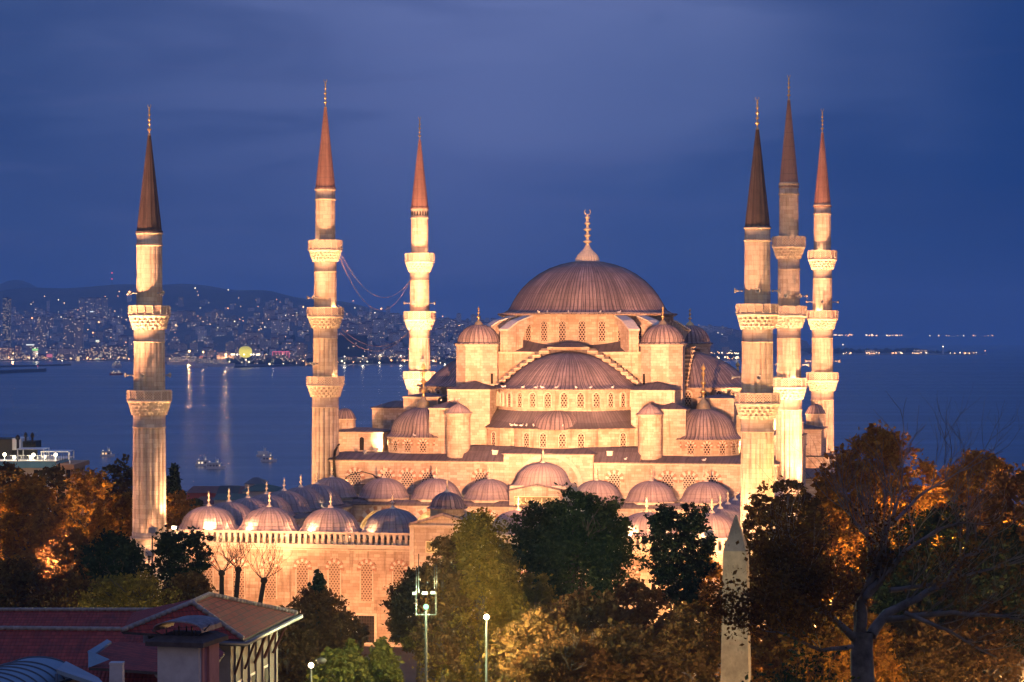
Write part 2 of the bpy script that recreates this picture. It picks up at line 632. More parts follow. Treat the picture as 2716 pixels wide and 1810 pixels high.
def dome_mesh(name, prof, ribs, h=0.05, mat='lead', a0=0.0, a1=2 * math.pi, per=4):
    """lead dome: a profile swept round, with raised rolls between the sheets"""
    b = MB()
    span = a1 - a0
    n = max(4, int(round(ribs * span / (2 * math.pi)))) * per
    rm = max(p[0] for p in prof)

    def mod(a, r, z):
        k = ((a - a0) / span * n) % per
        up = h if (k < 0.5 or k > per - 0.5) else 0.0
        return r + up * min(1.0, r / (0.35 * rm))
    b.lathe(prof, n, a0=a0, a1=a1, mod=mod, smooth=False, uvr=(n / per) / span)
    return b.mesh(name, M[mat])


def hemi(r, rise, n=9, flare=None, top=0.0):
    """dome profile from the rim up"""
    p = []
    if flare:
        p += [(r + flare, -0.30), (r + flare, -0.20), (r + flare * 0.45, 0.02), (r + flare * 0.12, 0.28)]
    for i in range(n + 1):
        a = math.pi / 2 * i / n
        z = rise * math.sin(a)
        if flare and z < 0.32:
            continue
        p.append((max(r * math.cos(a), top), z))
    return p


mosque = thing('mosque', 'large floodlit stone mosque with cascading grey domes between six minarets', 'mosque', (MX, MY, 0), ROT)
CD = 28.2        # distance of the main dome's axis behind the front wall line


def part(name, b, mats, parent=None, loc=(0, 0, 0), rotz=0.0):
    return b.build(name, mats, parent or mosque, loc, rotz)


# ---- lower body
b = MB()
b.box(-31.6, 31.6, -2.0, 58.4, 0, 18.35)
b.box(-31.8, 31.8, -2.22, -2.0, 18.05, 18.35, 1)
hall = part('hall_wall', b, [M['stone'], M['stone_trim']])

# windows of the front wall above the porch domes
big = window_mesh(1.65, 2.0, 0.12, 0.10, .50, 'lattice_big')
for x in (-28.05, -23.5, -20.47, -17.5, -9.85, 9.07, 16.5, 19.5, 22.7):
    inst('window', big, hall, (x, -2.02, 14.75))
# raised centre of the front wall
b = MB()
b.slab([(-6.5, 14.0), (6.2, 14.0), (6.2, 19.5), (-6.5, 19.5)], -2.55, -1.2)
b.slab([(-6.6, 19.3), (6.3, 19.3), (6.3, 19.5), (-6.6, 19.5)], -2.68, -2.55, 1)
part('front_wall_panel', b, [M['stone'], M['stone_trim']])
b = MB()
b.add([(-6.75, -2.8, 19.5), (6.45, -2.8, 19.5), (4.3, 1.2, 20.3), (-4.6, 1.2, 20.3), (-6.75, 1.2, 19.5), (6.45, 1.2, 19.5)],
      [(0, 1, 2, 3), (0, 3, 4), (1, 5, 2)], 0)
b.box(-6.75, 6.45, -2.8, 1.2, 19.36, 19.498, 0)
part('panel_roof', b, M['lead_roof'])

# big blind arch behind the central porch dome
b = MB()
N = 24
v, f = [], []
for i in range(N + 1):
    a = math.pi * i / N
    for (r, y) in ((4.15, -2.57), (4.75, -2.57), (4.15, -2.70), (4.75, -2.70)):
        v.append((r * math.cos(a), y, 14.9 + r * 0.98 * math.sin(a)))
for i in range(N):
    p, q = 4 * i, 4 * i + 4
    f += [(p + 2, q + 2, q + 3, p + 3), (p + 3, q + 3, q + 1, p + 1), (p, q, q + 2, p + 2)]
b.add(v, f)
part('arch_band', b, M['stone_trim'])

# ---- lead roofs over the lower body: gentle at the sides, steeper in front of the half domes
b = MB()
for x0, x1, k in ((-32.0, -12.6, .16), (-12.6, 12.6, .50), (12.6, 32.0, .16)):
    zb = 18.55 + k * 3.4
    b.add([(x0, -2.35, 18.36), (x1, -2.35, 18.36), (x1, 1.0, zb), (x0, 1.0, zb)], [(0, 1, 2, 3)])
    b.add([(x0, 1.0, zb), (x1, 1.0, zb), (x1, 57.5, zb + .25), (x0, 57.5, zb + .25)], [(0, 1, 2, 3)])
    b.add([(x0, -2.35, 18.22), (x1, -2.35, 18.22), (x1, -2.35, 18.36), (x0, -2.35, 18.36)], [(0, 1, 2, 3)])
for x in np.arange(-31.5, 32, 0.95):
    if -6.8 < x < 6.5:
        continue
    k = .50 if abs(x) < 12.6 else .16
    zb = 18.55 + k * 3.4
    b.tube([(x, -2.34, 18.39), (x + (0.0), 1.0, zb + .02)], 0.05, n=4, smooth=False)
part('lead_roof', b, M['lead_roof'])

# side galleries, their stepped blocks and the small domes standing on them
lows = hemi(1.30, 1.25, 7, 0.32)
LITTLE = dome_mesh('little_dome', lows, 20, 0.035, 'lead')
side = {}
for s in (-1, 1):
    for (x0, x1, y0, y1, z0, z1) in ((26.3, 34.2, 6.6, 12.8, 0, 22.0), (25.2, 31.8, 21.5, 30.5, 18, 25.1), (26.3, 34.0, 42.0, 52.0, 0, 21.6), (28.0, 35.4, 41.2, 52.6, 0, 17.4), (31.0, 36.4, 14.0, 41.0, 0, 15.6)):
        b = MB()
        xs = sorted((s * x0, s * x1))
        b.box(xs[0], xs[1], y0, y1, z0, z1)
        b.box(xs[0] - .12, xs[1] + .12, y0 - .13, y1 + .13, z1 - .24, z1 - .04, 1)
        side[s, y0] = part('side_wall', b, [M['stone'], M['stone_trim']])
for s in (-1, 1):
    for (x0, x1, y0, y1, z, h) in ((26.1, 34.4, 6.3, 13.1, 22.0, .5), (25.0, 32.0, 21.3, 30.8, 25.1, .9), (26.1, 34.2, 41.7, 52.3, 21.6, .6), (27.8, 35.6, 41.0, 52.8, 17.4, .3), (30.8, 36.6, 13.7, 40.9, 15.6, .5)):
        b = MB()
        xs = sorted((s * x0, s * x1))
        mx, my = sum(xs) / 2, (y0 + y1) / 2
        q = [(xs[0], y0, z), (xs[1], y0, z), (xs[1], y1, z), (xs[0], y1, z), (mx - 1, my - .5, z + h), (mx + 1, my - .5, z + h), (mx + 1, my + .5, z + h), (mx - 1, my + .5, z + h)]
        b.add(q, [(0, 1, 5, 4), (1, 2, 6, 5), (2, 3, 7, 6), (3, 0, 4, 7), (4, 5, 6, 7)])
        b.box(xs[0], xs[1], y0, y1, z - .12, z - .002)
        part('gallery_roof', b, M['lead_roof'])
for s in (-1, 1):
    for y in (9.4, 47.0):
        b = MB()
        o8 = [(1.55 * math.cos(R(22.5 + 45 * i)), 1.55 * math.sin(R(22.5 + 45 * i))) for i in range(8)]
        b.prism(o8, 21.6, 23.75)
        b.prism([(1.08 * x, 1.08 * y_) for x, y_ in o8], 23.6, 23.78, 1)
        tw = part('small_turret', b, [M['stone'], M['stone_trim']], loc=(s * 32.7, y, 0))
        inst('small_dome', LITTLE, tw, (0, 0, 24.05))
# a dark door to the roof with a rounded head
b = MB()
b.slab(arch_poly(.62, 19.3, 21.2), -0.06, 0.1)
inst('roof_door', b.mesh('roof_door', M['dark']), side[-1, 6.6], (-29.4, 6.58, 0))
inst('roof_door', b.mesh('roof_door', M['dark']), side[1, 6.6], (29.4, 6.58, 0))
# lean-to lead roof west of the second minaret
for s in (-1, 1):
    b = MB()
    q = [(s * 31.7, -1.0, 14.9), (s * 38.5, -1.0, 10.8), (s * 38.5, 14.0, 10.8), (s * 31.7, 14.0, 15.6)]
    b.add(q, [(0, 1, 2, 3)] if s > 0 else [(3, 2, 1, 0)])
    b.slab([(31.7, 0), (38.3, 0), (38.3, 10.7), (31.7, 14.8)] if s > 0 else [(-38.3, 0), (-31.7, 0), (-31.7, 14.8), (-38.3, 10.7)], -0.8, 13.8, 1)
    part('lean_to_roof', b, [M['lead_pale'], M['stone']])

# roof vents and the cable bundle by the second minaret
for x in (-8.1, 8.2):
    b = MB()
    b.box(x - .38, x + .38, -.9, -.3, 18.6, 19.75)
    b.box(x - .46, x + .46, -1.0, -.2, 19.751, 19.83)
    part('roof_vent', b, M['stone_white'])
b = MB()
for k in range(5):
    o_ = k * .07
    b.tube([(-30.4 + o_, -2.5, 20.6), (-31.0 + o_, -2.5, 19.6), (-31.2 + o_, -2.45, 18.2), (-31.15 + o_ * 1.4, -2.4, 16.0), (-31.1 + o_, -2.4, 14.4)], .045, n=4)
b.tube([(-31.0, -2.4, 15.4), (-29.8, -2.3, 15.2), (-28.9, -2.4, 16.1), (-27.0, -2.4, 16.7), (-25.4, -2.4, 16.3), (-24.2, -2.4, 15.3), (-23.6, -2.4, 15.6)], .07, n=4)
b.tube([(-31.0, -2.4, 15.0), (-29.0, -2.3, 14.7), (-26.5, -2.4, 14.9)], .05, n=4)
part('cable_bundle', b, M['iron'])

# ---- four corner domes on pierced drums
CORNER = dome_mesh('corner_dome', hemi(4.75, 3.98, 11, 0.75), 52, 0.06, 'lead')
CORNER_FIN = finial_mesh(5.5, 0.36, (1.3, 1.15, 0.85), 0.98, 1.7, False, 'gold', name='finial')
_cf = MB()
CW = window_mesh(0.95, 1.55, 0.05, 0.07, 0.36, 'lattice')
for sx in (-1, 1):
    for y in (7.0, 49.4):
        b = MB()
        b.lathe([(5.05, 18.3), (5.05, 21.15), (5.25, 21.22), (5.30, 21.42), (5.0, 21.5)], 64, mat=0)
        dr = part('corner_drum', b, M['stone'], loc=(sx * 20.3, y, 0))
        rng = range(12) if y < 20 else range(0)
        for k in range(14):
            a = R(-90 + (k - 6.5) * 25.7)
            if y > 20 and math.sin(a) < 0.2:
                continue
            inst('window', CW, dr, (5.05 * math.cos(a), 5.05 * math.sin(a), 19.35), a + math.pi / 2)
        dm = inst('corner_dome', CORNER, mosque, (sx * 20.3, y, 21.65))
        f0 = inst('finial', CORNER_FIN, dm, (0, 0, 3.94))
        tip = MB()
        tip.lathe([(0.0, 0), (.16, .15), (.30, .42), (.24, .70), (.06, 1.0), (0.0, 1.25)], 10)
        tip.lathe([(0.32, .30), (.36, .45), (.32, .60)], 10)
        inst('finial_tip', tip.mesh('finial_tip', M['gold']), dm, (0, 0, 9.2))

# ---- round turrets on the front edge
TURRET = MB()
TURRET.lathe([(1.68, 17.6), (1.68, 24.55), (1.80, 24.65), (1.84, 24.95), (1.6, 25.0)], 40)
TURM = TURRET.mesh('turret', M['stone'])
TCAP = dome_mesh('turret_cap', [(1.98, -.08), (1.95, .02), (1.62, .14), (1.40, .48), (.98, .86), (.52, 1.10), (.14, 1.32), (.02, 1.62)], 18, 0.05, 'lead_pale')
for sx in (-1, 1):
    t_ = inst('turret', TURM, mosque, (sx * 13.65, 0.6, 0))
    inst('turret_cap', TCAP, t_, (0, 0, 25.0))

# ---- ring of small half domes (exedrae) under each half dome, the half dome's drum and the half dome
SEMI = [(10.95, -.30), (10.92, -.16), (10.2, .03), (9.55, .30), (9.0, .72), (8.3, 1.42), (7.35, 2.25), (6.1, 3.15), (4.7, 3.92), (3.2, 4.52), (1.6, 4.92), (0.02, 5.10)]
SWIN = window_mesh(0.95, 2.05, 0.17, 0.30, False, 'lattice')
EWIN = window_mesh(0.92, 1.95, 0.10, 0.12, False, 'lattice')


def out_r(th):
    """plan of the three shallow bays: distance from the half dome's centre; th=0 is outward"""
    q = abs(((th + R(30)) % R(60)) - R(30)) / R(30)
    return 12.05 + 0.95 * math.sqrt(max(0.0, 1 - q ** 2.2))


def half_dome_group(cx, cy, face, windows=True):
    """face: direction the half dome looks (angle of its outward axis)"""
    def P(th, r, z):
        a = face + th
        return (cx + r * math.cos(a), cy + r * math.sin(a), z)
    K = 72
    ths = [R(-90) + R(180) * i / K for i in range(K + 1)]
    # the pierced wall of the bays
    b = MB()
    v = [P(t, out_r(t), 18.2) for t in ths] + [P(t, out_r(t), 22.55) for t in ths] + [P(t, out_r(t) + .16, 22.62) for t in ths] + [P(t, out_r(t) + .16, 22.86) for t in ths]
    f, uv = [], []
    arcs = [0]
    for i in range(K):
        arcs.append(arcs[-1] + (Vector(v[i + 1]) - Vector(v[i])).length)
    zz = (18.2, 22.55, 22.62, 22.86)
    for j in range(3):
        for i in range(K):
            f.append((j * (K + 1) + i, j * (K + 1) + i + 1, (j + 1) * (K + 1) + i + 1, (j + 1) * (K + 1) + i))
            uv.append(((arcs[i], zz[j]), (arcs[i + 1], zz[j]), (arcs[i + 1], zz[j + 1]), (arcs[i], zz[j + 1])))
    b.add(v, f, 0, uv)
    wl = part('bay_wall', b, M['stone_warm'])
    if windows:
        for d_ in (-76, -61, -46, -17.5, -6, 6, 17.5, 46, 61, 76):
            t = R(d_)
            q0, q1 = P(t - .02, out_r(t - .02), 0), P(t + .02, out_r(t + .02), 0)
            ang = math.atan2(q1[1] - q0[1], q1[0] - q0[0])
            p = P(t, out_r(t), 20.25)
            inst('window', EWIN, wl, p, ang)
    # lead skirt from the bays' eaves up to the drum, swelling into a half dome on each bay
    b = MB()
    J = 9
    v, f, uv = [], [], []
    for j in range(J + 1):
        s = j / J
        for i, t in enumerate(ths):
            q = abs(((t + R(30)) % R(60)) - R(30)) / R(30)
            swell = 0.10 * max(0.0, 1 - q ** 2 * 1.9) * math.sin(math.pi * min(1, s * 1.0)) if abs(t) < R(30) else 0.30 * max(0.0, 1 - q ** 2 * 1.6) * math.sin(math.pi * s)
            ribh = 0.035 if i % 2 == 0 else 0.0
            r = (out_r(t) + .30) * (1 - s) + 10.2 * s
            z = 22.80 + 2.75 * s ** 1.35 - (0.25 if s > .97 else 0) + swell + ribh
            v.append(P(t, r, z))
    for j in range(J):
        for i in range(K):
            f.append((j * (K + 1) + i, j * (K + 1) + i + 1, (j + 1) * (K + 1) + i + 1, (j + 1) * (K + 1) + i))
            uv.append(tuple((a_ * 1.9, j * .4 + k_) for a_, k_ in ((arcs[i], 0), (arcs[i + 1], 0), (arcs[i + 1], .4), (arcs[i], .4))))
    b.add(v, f, 0, uv)
    part('bay_roof', b, M['lead_roof'])
    # small dome standing out in the middle bay
    bd = dome_mesh('bay_dome', hemi(4.1, 2.5, 8, 0.3), 40, 0.06, 'lead', R(-95), R(95))
    p = P(0, 9.1, 22.98)
    inst('bay_dome', bd, mosque, p, face)
    # drum of the half dome
    b = MB()
    b.lathe([(10.4, 20.5), (10.4, 28.05), (10.62, 28.12), (10.68, 28.38), (10.3, 28.45)], 56, (cx, cy, 0), face - R(92), face + R(92), closed=False)
    dr = part('half_dome_drum', b, M['stone'])
    if windows:
        for k in range(14):
            t = R((k - 6.5) * 12.6)
            inst('window', SWIN, dr, P(t, 10.4, 25.75), face + t + math.pi / 2)
    sd = dome_mesh('half_dome', SEMI, 108, 0.055, 'lead', R(-90), R(90))
    inst('half_dome', sd, mosque, (cx, cy, 28.55), face)


half_dome_group(0, 13.0, R(-90))
half_dome_group(-15.2, CD, R(180))
half_dome_group(15.2, CD, R(0))
half_dome_group(0, 43.4, R(90), False)

# buttress blocks flanking the front half dome, with little hipped lead roofs
for s in (-1, 1):
    for (x0, x1, y0, y1, z0, z1, hh) in ((10.2, 16.4, 5.6, 13.0, 19, 28.2, 1.15), (13.9, 18.4, 2.6, 6.6, 19, 25.6, .9), (19.0, 24.2, 10.6, 17.5, 19, 27.0, .5),
                                         (16.2, 24.8, 14.0, 20.0, 19, 24.5, .4)):
        b, rf = MB(), MB()
        xs = sorted((s * x0, s * x1))
        b.box(xs[0], xs[1], y0, y1, z0, z1)
        b.box(xs[0] - .1, xs[1] + .1, y0 - .1, y1, z1 - .22, z1 - .02, 1)
        mx, my = sum(xs) / 2, (y0 + y1) / 2
        e = .25
        q = [(xs[0] - e, y0 - e, z1), (xs[1] + e, y0 - e, z1), (xs[1] + e, y1 + e, z1), (xs[0] - e, y1 + e, z1), (mx, my + .8, z1 + hh)]
        rf.add(q, [(0, 1, 4), (1, 2, 4), (2, 3, 4), (3, 0, 4)])
        rf.box(xs[0] - e, xs[1] + e, y0 - e, y1 + e, z1 - .015, z1 - .001)
        bt = part('buttress', b, [M['stone'], M['stone_trim']])
        part('buttress_roof', rf, M['lead_roof'], bt)

# ---- the square under the main dome and its stepped arches
b = MB()
b.box(-12.6, 12.6, 13.4, 43.0, 18, 33.55)
b.box(-15.4, 15.4, 16.0, 40.4, 18, 33.55)
b.box(-12.75, 12.75, 13.2, 43.2, 33.3, 33.55, 1)
part('square_base', b, [M['stone_warm'], M['stone_trim']])
b = MB()
for (a0, a1) in ((0, 1), ):
    q = [(-13.2, 13.05, 33.56), (13.2, 13.05, 33.56), (13.2, 43.4, 33.56), (-13.2, 43.4, 33.56), (-11, 17.5, 35.25), (11, 17.5, 35.25), (11, 39, 35.25), (-11, 39, 35.25)]
    b.add(q, [(0, 1, 5, 4), (1, 2, 6, 5), (2, 3, 7, 6), (3, 0, 4, 7), (4, 5, 6, 7)])
    q = [(-15.7, 16.0, 33.57), (15.7, 16.0, 33.57), (15.7, 40.4, 33.57), (-15.7, 40.4, 33.57), (-12, 18.5, 35.2), (12, 18.5, 35.2), (12, 38, 35.2), (-12, 38, 35.2)]
    b.add(q, [(0, 1, 5, 4), (1, 2, 6, 5), (2, 3, 7, 6), (3, 0, 4, 7), (4, 5, 6, 7)])
    for sgn in (-1, 1):
        # low hump of lead over the crown of the stepped arch
        b.lathe([(3.3, 0), (2.4, .45), (1.2, .72), (.05, .8)], 24, (0, 14.2 if sgn < 0 else 42.2, 34.2))
part('square_roof', b, M['lead_roof'])


def stepped(cx, cy, rot):
    """the stair-like gable over a half dome: a zigzag band of moulded stone with lead on each tread"""
    b = MB()
    xs = [3.05, 4.30, 5.25, 6.20, 7.10, 7.95, 8.75, 9.50, 10.20, 10.9]
    zs = [34.25, 33.70, 33.10, 32.48, 31.86, 31.24, 30.64, 30.04, 29.46, 28.9]
    T = .40
    for sg in (-1, 1):
        for i, (x, z) in enumerate(zip(xs, zs)):
            x0 = xs[i - 1] - .24 if i else 0.0
            q = sorted((sg * x0, sg * x))
            b.box(q[0], q[1], -1.30, 0.0, z - T, z, 0)
            b.box(q[0], q[1], -1.42, -1.30, z - .14, z, 1)
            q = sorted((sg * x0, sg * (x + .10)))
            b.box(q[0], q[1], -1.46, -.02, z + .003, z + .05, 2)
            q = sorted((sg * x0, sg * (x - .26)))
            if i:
                b.box(q[0], q[1], -1.12, -.02, z + .051, z + .36, 2)  # raised dark lead, also standing for the shadow above each tread
            if i + 1 < len(xs):
                q = sorted((sg * (x - .24), sg * x))
                b.box(q[0], q[1], -1.302, 0.0, zs[i + 1] - .001, z - T - .001, 0)
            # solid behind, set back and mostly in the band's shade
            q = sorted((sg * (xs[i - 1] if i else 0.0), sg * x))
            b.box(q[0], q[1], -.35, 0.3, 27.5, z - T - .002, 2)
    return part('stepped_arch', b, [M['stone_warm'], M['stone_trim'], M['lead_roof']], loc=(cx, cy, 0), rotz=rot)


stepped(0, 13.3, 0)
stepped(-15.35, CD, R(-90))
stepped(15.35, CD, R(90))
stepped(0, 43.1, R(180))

# ---- weight towers: octagons with ribbed caps
WT = MB()
o8 = [(3.28 * math.cos(R(22.5 + 45 * i)), 3.28 * math.sin(R(22.5 + 45 * i))) for i in range(8)]
WT.prism(o8, 19, 34.35)
WT.prism([(1.06 * x, 1.06 * y_) for x, y_ in o8], 34.35, 34.65, 1)
WTM = WT.mesh('weight_tower', [M['stone'], M['stone_trim']])
WDOME = dome_mesh('tower_dome', [(3.55, -.22), (3.52, -.05), (3.05, .10), (2.98, .55), (2.80, 1.05), (2.42, 1.62), (1.85, 2.15), (1.15, 2.52), (.5, 2.70), (.02, 2.76)], 28, 0.085, 'lead')
WFIN = finial_mesh(2.55, 0.20, (1.5, 1.1, 0.9), 0.62, .70, False, 'gold')
SLIT = MB()
SLIT.box(-.17, .17, -.05, .06, 0, 1.5)
SLITM = SLIT.mesh('slit_window', M['dark'])
for sx in (-1, 1):
    for y in (13.5, 42.9):
        t_ = inst('weight_tower', WTM, mosque, (sx * 13.6, y, 0))
        dd = inst('tower_dome', WDOME, mosque, (sx * 13.6, y, 34.85))
        inst('finial', WFIN, dd, (0, 0, 2.72))
        inst('slit_window', SLITM, t_, (-sx * 2.45, -2.08, 28.9), R(sx * -45))

# ---- flying buttresses from the towers to the drum
FB = MB()
for (y0, y1) in ((-.75, .75),):
    prof = [(0.0, 33.6), (2.0, 33.6), (2.0, 36.2), (1.4, 37.2), (0.6, 37.9), (-.15, 38.2), (-.15, 39.0), (3.4, 37.6), (5.2, 36.7), (5.2, 33.6)]
    prof = [(5.6, 33.5), (5.6, 36.6), (3.2, 37.85), (-.2, 38.75), (-.2, 37.6), (1.0, 37.4), (1.9, 36.6), (2.3, 35.3), (2.3, 33.5)]
    FB.slab(prof, y0, y1, 0)
FB.slab([(5.75, 36.62), (3.2, 37.95), (-.25, 38.85), (-.25, 39.05), (3.25, 38.15), (5.75, 36.85)], -.9, .9, 1)
FBM = FB.mesh('flying_buttress', [M['stone'], M['stone_white']])
for k, a in enumerate((-121, -136, -59, -44, 121, 136, 59, 44)):
    inst('flying_buttress', FBM, mosque, (12.95 * math.cos(R(a)), CD + 12.95 * math.sin(R(a)), 0), R(a))

# ---- drum and main dome
b = MB()
b.lathe([(12.95, 33.0), (12.95, 38.75), (13.25, 38.85), (13.45, 39.0), (13.5, 39.25), (13.0, 39.3)], 96, (0, CD, 0))
drum = part('dome_drum', b, M['stone'])
DWIN = window_mesh(1.0, 2.95, 0.07, 0.09, False, 'lattice')
DPIL = MB()
DPIL.box(-.42, .42, -.22, .1, 34.6, 36.9, 0)
DPILM = DPIL.mesh('pilaster', M['stone_warm'])
for k in range(28):
    a = R(-90 + (k + .5) * 360 / 28)
    if math.sin(a) > 0.45:
        continue
    inst('window', DWIN, drum, (12.95 * math.cos(a), CD + 12.95 * math.sin(a), 35.1), a + math.pi / 2)
MAIN = [(13.55, -.28), (13.5, -.12), (12.6, .08), (12.0, .42), (11.62, .95), (11.2, 1.75), (10.6, 2.75), (9.75, 3.85), (8.65, 4.92), (7.3, 5.92), (5.7, 6.78), (4.0, 7.38), (2.4, 7.74), (1.9, 7.80)]
md = dome_mesh('main_dome', MAIN, 128, 0.05, 'lead')
mdome = inst('main_dome', md, mosque, (0, CD, 39.3))
inst('finial', finial_mesh(7.9, 0.52, (1.35, 1.1, 1.3, .95, .8), 1.78, 2.55, True, 'gold_pale', ribs=24), mdome, (0, 0, 7.75), -ROT)


# =================================================================== COURTYARD
court = thing('courtyard', 'stone forecourt ringed by small lead domes with a balustraded outer wall and gate', 'courtyard', (MX, MY, 0), ROT)


def cpart(name, b, mats, parent=None, loc=(0, 0, 0), rotz=0.0):
    return b.build(name, mats, parent or court, loc, rotz)


SPX, SPY, D0 = 7.5, 7.7, -61.0
FW = -65.6                                   # outer face of the front wall
b = MB()
b.box(-33.6, -3.9, FW, FW + 1.0, 0, 11.25)
b.box(3.5, 33.6, FW, FW + 1.0, 0, 11.25)
for x0, x1 in ((-33.7, -3.9), (3.5, 33.7)):
    b.box(x0, x1, FW - .16, FW, 10.98, 11.16, 1)
    b.box(x0, x1, FW - .30, FW + 1.1, 11.25, 11.72, 1)
for s in (-1, 1):
    xs = sorted((s * 32.6, s * 33.6))
    b.box(xs[0], xs[1], FW + 1.0, -8.0, 0, 11.7)
owall = cpart('outer_wall', b, [M['stone_warm'], M['stone_trim']])
OWIN = window_mesh(1.35, 4.35, 0.14, 0.10, 0.40, 'lattice_wall')
GRL = MB()
GRL.box(-.95, .95, -.05, .06, 0, 3.1, 0)
for i in range(7):
    x = -.95 + 1.9 * i / 6
    GRL.box(x - .035, x + .035, -.12, -.052, 0, 3.1, 1)
for i in range(9):
    z = 3.1 * i / 8
    GRL.box(-.95, .95, -.16, -.122, z - .035, z + .035, 1)
for x0, x1, z0, z1 in ((-1.25, -.95, -.2, 3.4), (.95, 1.25, -.2, 3.4), (-.95, .95, 3.1, 3.4), (-.95, .95, -.2, 0)):
    GRL.box(x0, x1, -.2, .05, z0, z1, 2)
GRLM = GRL.mesh('barred_window', [M['dark'], M['iron'], M['stone_trim']])
for i in range(-8, 9):
    x = -9.4 + 3.85 * (i + 2) if i < 2 else 5.9 + 3.85 * (i - 2)
    if -4.5 < x < 4.5 or abs(x) > 32:
        continue
    inst('window', OWIN, owall, (x, FW - .01, 5.25))
    if i % 2 == 0:
        inst('barred_window', GRLM, owall, (x, FW - .01, .45))
# balustrade
for nm, x0, x1 in (('l', -33.4, -3.9), ('r', 3.5, 33.4)):
    b = MB()
    b.box(x0, x1, FW + .05, FW + .55, 12.86, 13.12)
    bal = cpart('balustrade', b, M['stone_trim'])
    n = int((x1 - x0) / .70)
    if nm == 'l':
        bb = MB()
        bb.prism([(-.20, .08), (.20, .08), (.20, .5), (-.20, .5)], 11.721, 11.95)
        bb.prism([(-.15, .12), (.15, .12), (.15, .46), (-.15, .46)], 11.951, 12.85, top=[(-.20, .1), (.20, .1), (.20, .48), (-.20, .48)])
        BALM = bb.mesh('baluster', M['stone_trim'])
    for i in range(n):
        inst('baluster', BALM, bal, (x0 + .35 + (x1 - x0 - .5) * i / (n - 1) - .0, FW, 0))

# arcades: wall with pointed arches toward the court
def arcade(name, x0, bays, pitch, zspring, rise, ow, ztop, thick=0.9, mat='stone', z0=0.0, vouss=True):
    b = MB()
    n = 12
    for k in range(bays):
        c = x0 + pitch * (k + .5)
        pts = []
        for i in range(n + 1):
            s = -1 + 2 * i / n
            zz = zspring + rise * (1 - abs(s) ** 1.7) ** 0.62
            pts.append((c + s * ow / 2, zz))
        l, r_ = x0 + pitch * k, x0 + pitch * (k + 1)
        for y, flip in ((0.0, False), (thick, True)):
            F_ = []
            V_ = [(l, y, z0), (c - ow / 2, y, z0), (c - ow / 2, y, zspring), (l, y, zspring), (l, y, ztop), (c + ow / 2, y, z0), (r_, y, z0), (r_, y, zspring), (c + ow / 2, y, zspring), (r_, y, ztop)]
            F_ += [(0, 1, 2, 3), (5, 6, 7, 8)]
            m0 = len(V_)
            V_ += [(p[0], y, p[1]) for p in pts] + [(p[0], y, ztop) for p in pts]
            F_ += [(m0 + i, m0 + i + 1, m0 + n + 1 + i + 1, m0 + n + 1 + i) for i in range(n)]
            F_ += [(3, 2, m0 + n + 1, 4), (8, 7, 9, m0 + 2 * n + 1)]
            if flip:
                F_ = [q[::-1] for q in F_]
            b.add(V_, F_)
        V_ = [(p[0], y, p[1]) for p in pts for y in (0.0, thick)]
        F_ = [(2 * i, 2 * i + 1, 2 * i + 3, 2 * i + 2) for i in range(n)]
        b.add(V_, F_)
        b.add([(c - ow / 2, 0, z0), (c - ow / 2, thick, z0), (c - ow / 2, thick, zspring), (c - ow / 2, 0, zspring)], [(0, 1, 2, 3)])
        b.add([(c + ow / 2, 0, z0), (c + ow / 2, thick, z0), (c + ow / 2, thick, zspring), (c + ow / 2, 0, zspring)], [(3, 2, 1, 0)])
        if vouss:
            for y0_, y1_ in ((-.05, .0), ):
                for i in range(n):
                    p, q = Vector((pts[i][0], 0, pts[i][1])), Vector((pts[i + 1][0], 0, pts[i + 1][1]))
                    nr = Vector((q.z - p.z, 0, -(q.x - p.x))).normalized() * -0.55
                    b.add([(p.x, -.05, p.z), (q.x, -.05, q.z), (q.x + nr.x, -.05, q.z + nr.z), (p.x + nr.x, -.05, p.z + nr.z)], [(0, 1, 2, 3)], 1 if i % 2 else 2)
    b.box(x0, x0 + pitch * bays, -.22, 0, ztop - .45, ztop - .15, 3)
    return b


TRI = [M['stone'], M['stone_red'], M['stone_white'], M['stone_trim']]
YI0, YI1 = D0 + 3.75, -7.2 - 3.6          # inner faces of the court
XI = 26.2
pb = arcade('porch', -26.25, 7, 7.5, 8.6, 3.3, 5.6, 12.95)
cpart('arcade_wall', pb, TRI, loc=(0, YI1, 0))
fbk = arcade('front', -26.25, 7, 7.5, 8.4, 3.3, 5.6, 12.6)
cpart('arcade_wall', fbk, TRI, loc=(0, YI0, 0), rotz=R(180))
sb = arcade('side', -23.1, 6, 7.7, 8.4, 3.3, 5.8, 12.6)
cpart('arcade_wall', sb, TRI, loc=(-XI, (YI0 + YI1) / 2, 0), rotz=R(90))
cpart('arcade_wall', sb, TRI, loc=(XI, (YI0 + YI1) / 2, 0), rotz=R(-90))
# arcade roofs (lead) as a ring
b = MB()
b.box(-33.5, 33.5, FW + 1.05, YI0 + .25, 12.25, 12.62)
b.box(-33.5, -XI + .25, YI0 + .25, YI1, 12.25, 12.62)
b.box(XI - .25, 33.5, YI0 + .25, YI1, 12.25, 12.62)
b.box(-33.5, 33.5, YI1 - .25, -2.6, 12.6, 12.97)
# sloping aprons to the court side
b.slab_x([(YI1 - .5, 12.55), (YI1 + .9, 12.98), (YI1 + .9, 13.3), (YI1 - .5, 12.75)], -26.2, 26.2)
b.slab([(-26.9, 12.62), (-25.75, 12.3), (-25.75, 12.5), (-26.9, 12.95)], YI0, YI1 - .6)
b.slab([(25.75, 12.3), (26.9, 12.62), (26.9, 12.95), (25.75, 12.5)], YI0, YI1 - .6)
cpart('arcade_roof', b, M['lead_roof'])
b = MB()
b.box(-26, 26, YI0, YI1, 0.05, 0.25)
cpart('court_paving', b, M['stone_trim'])
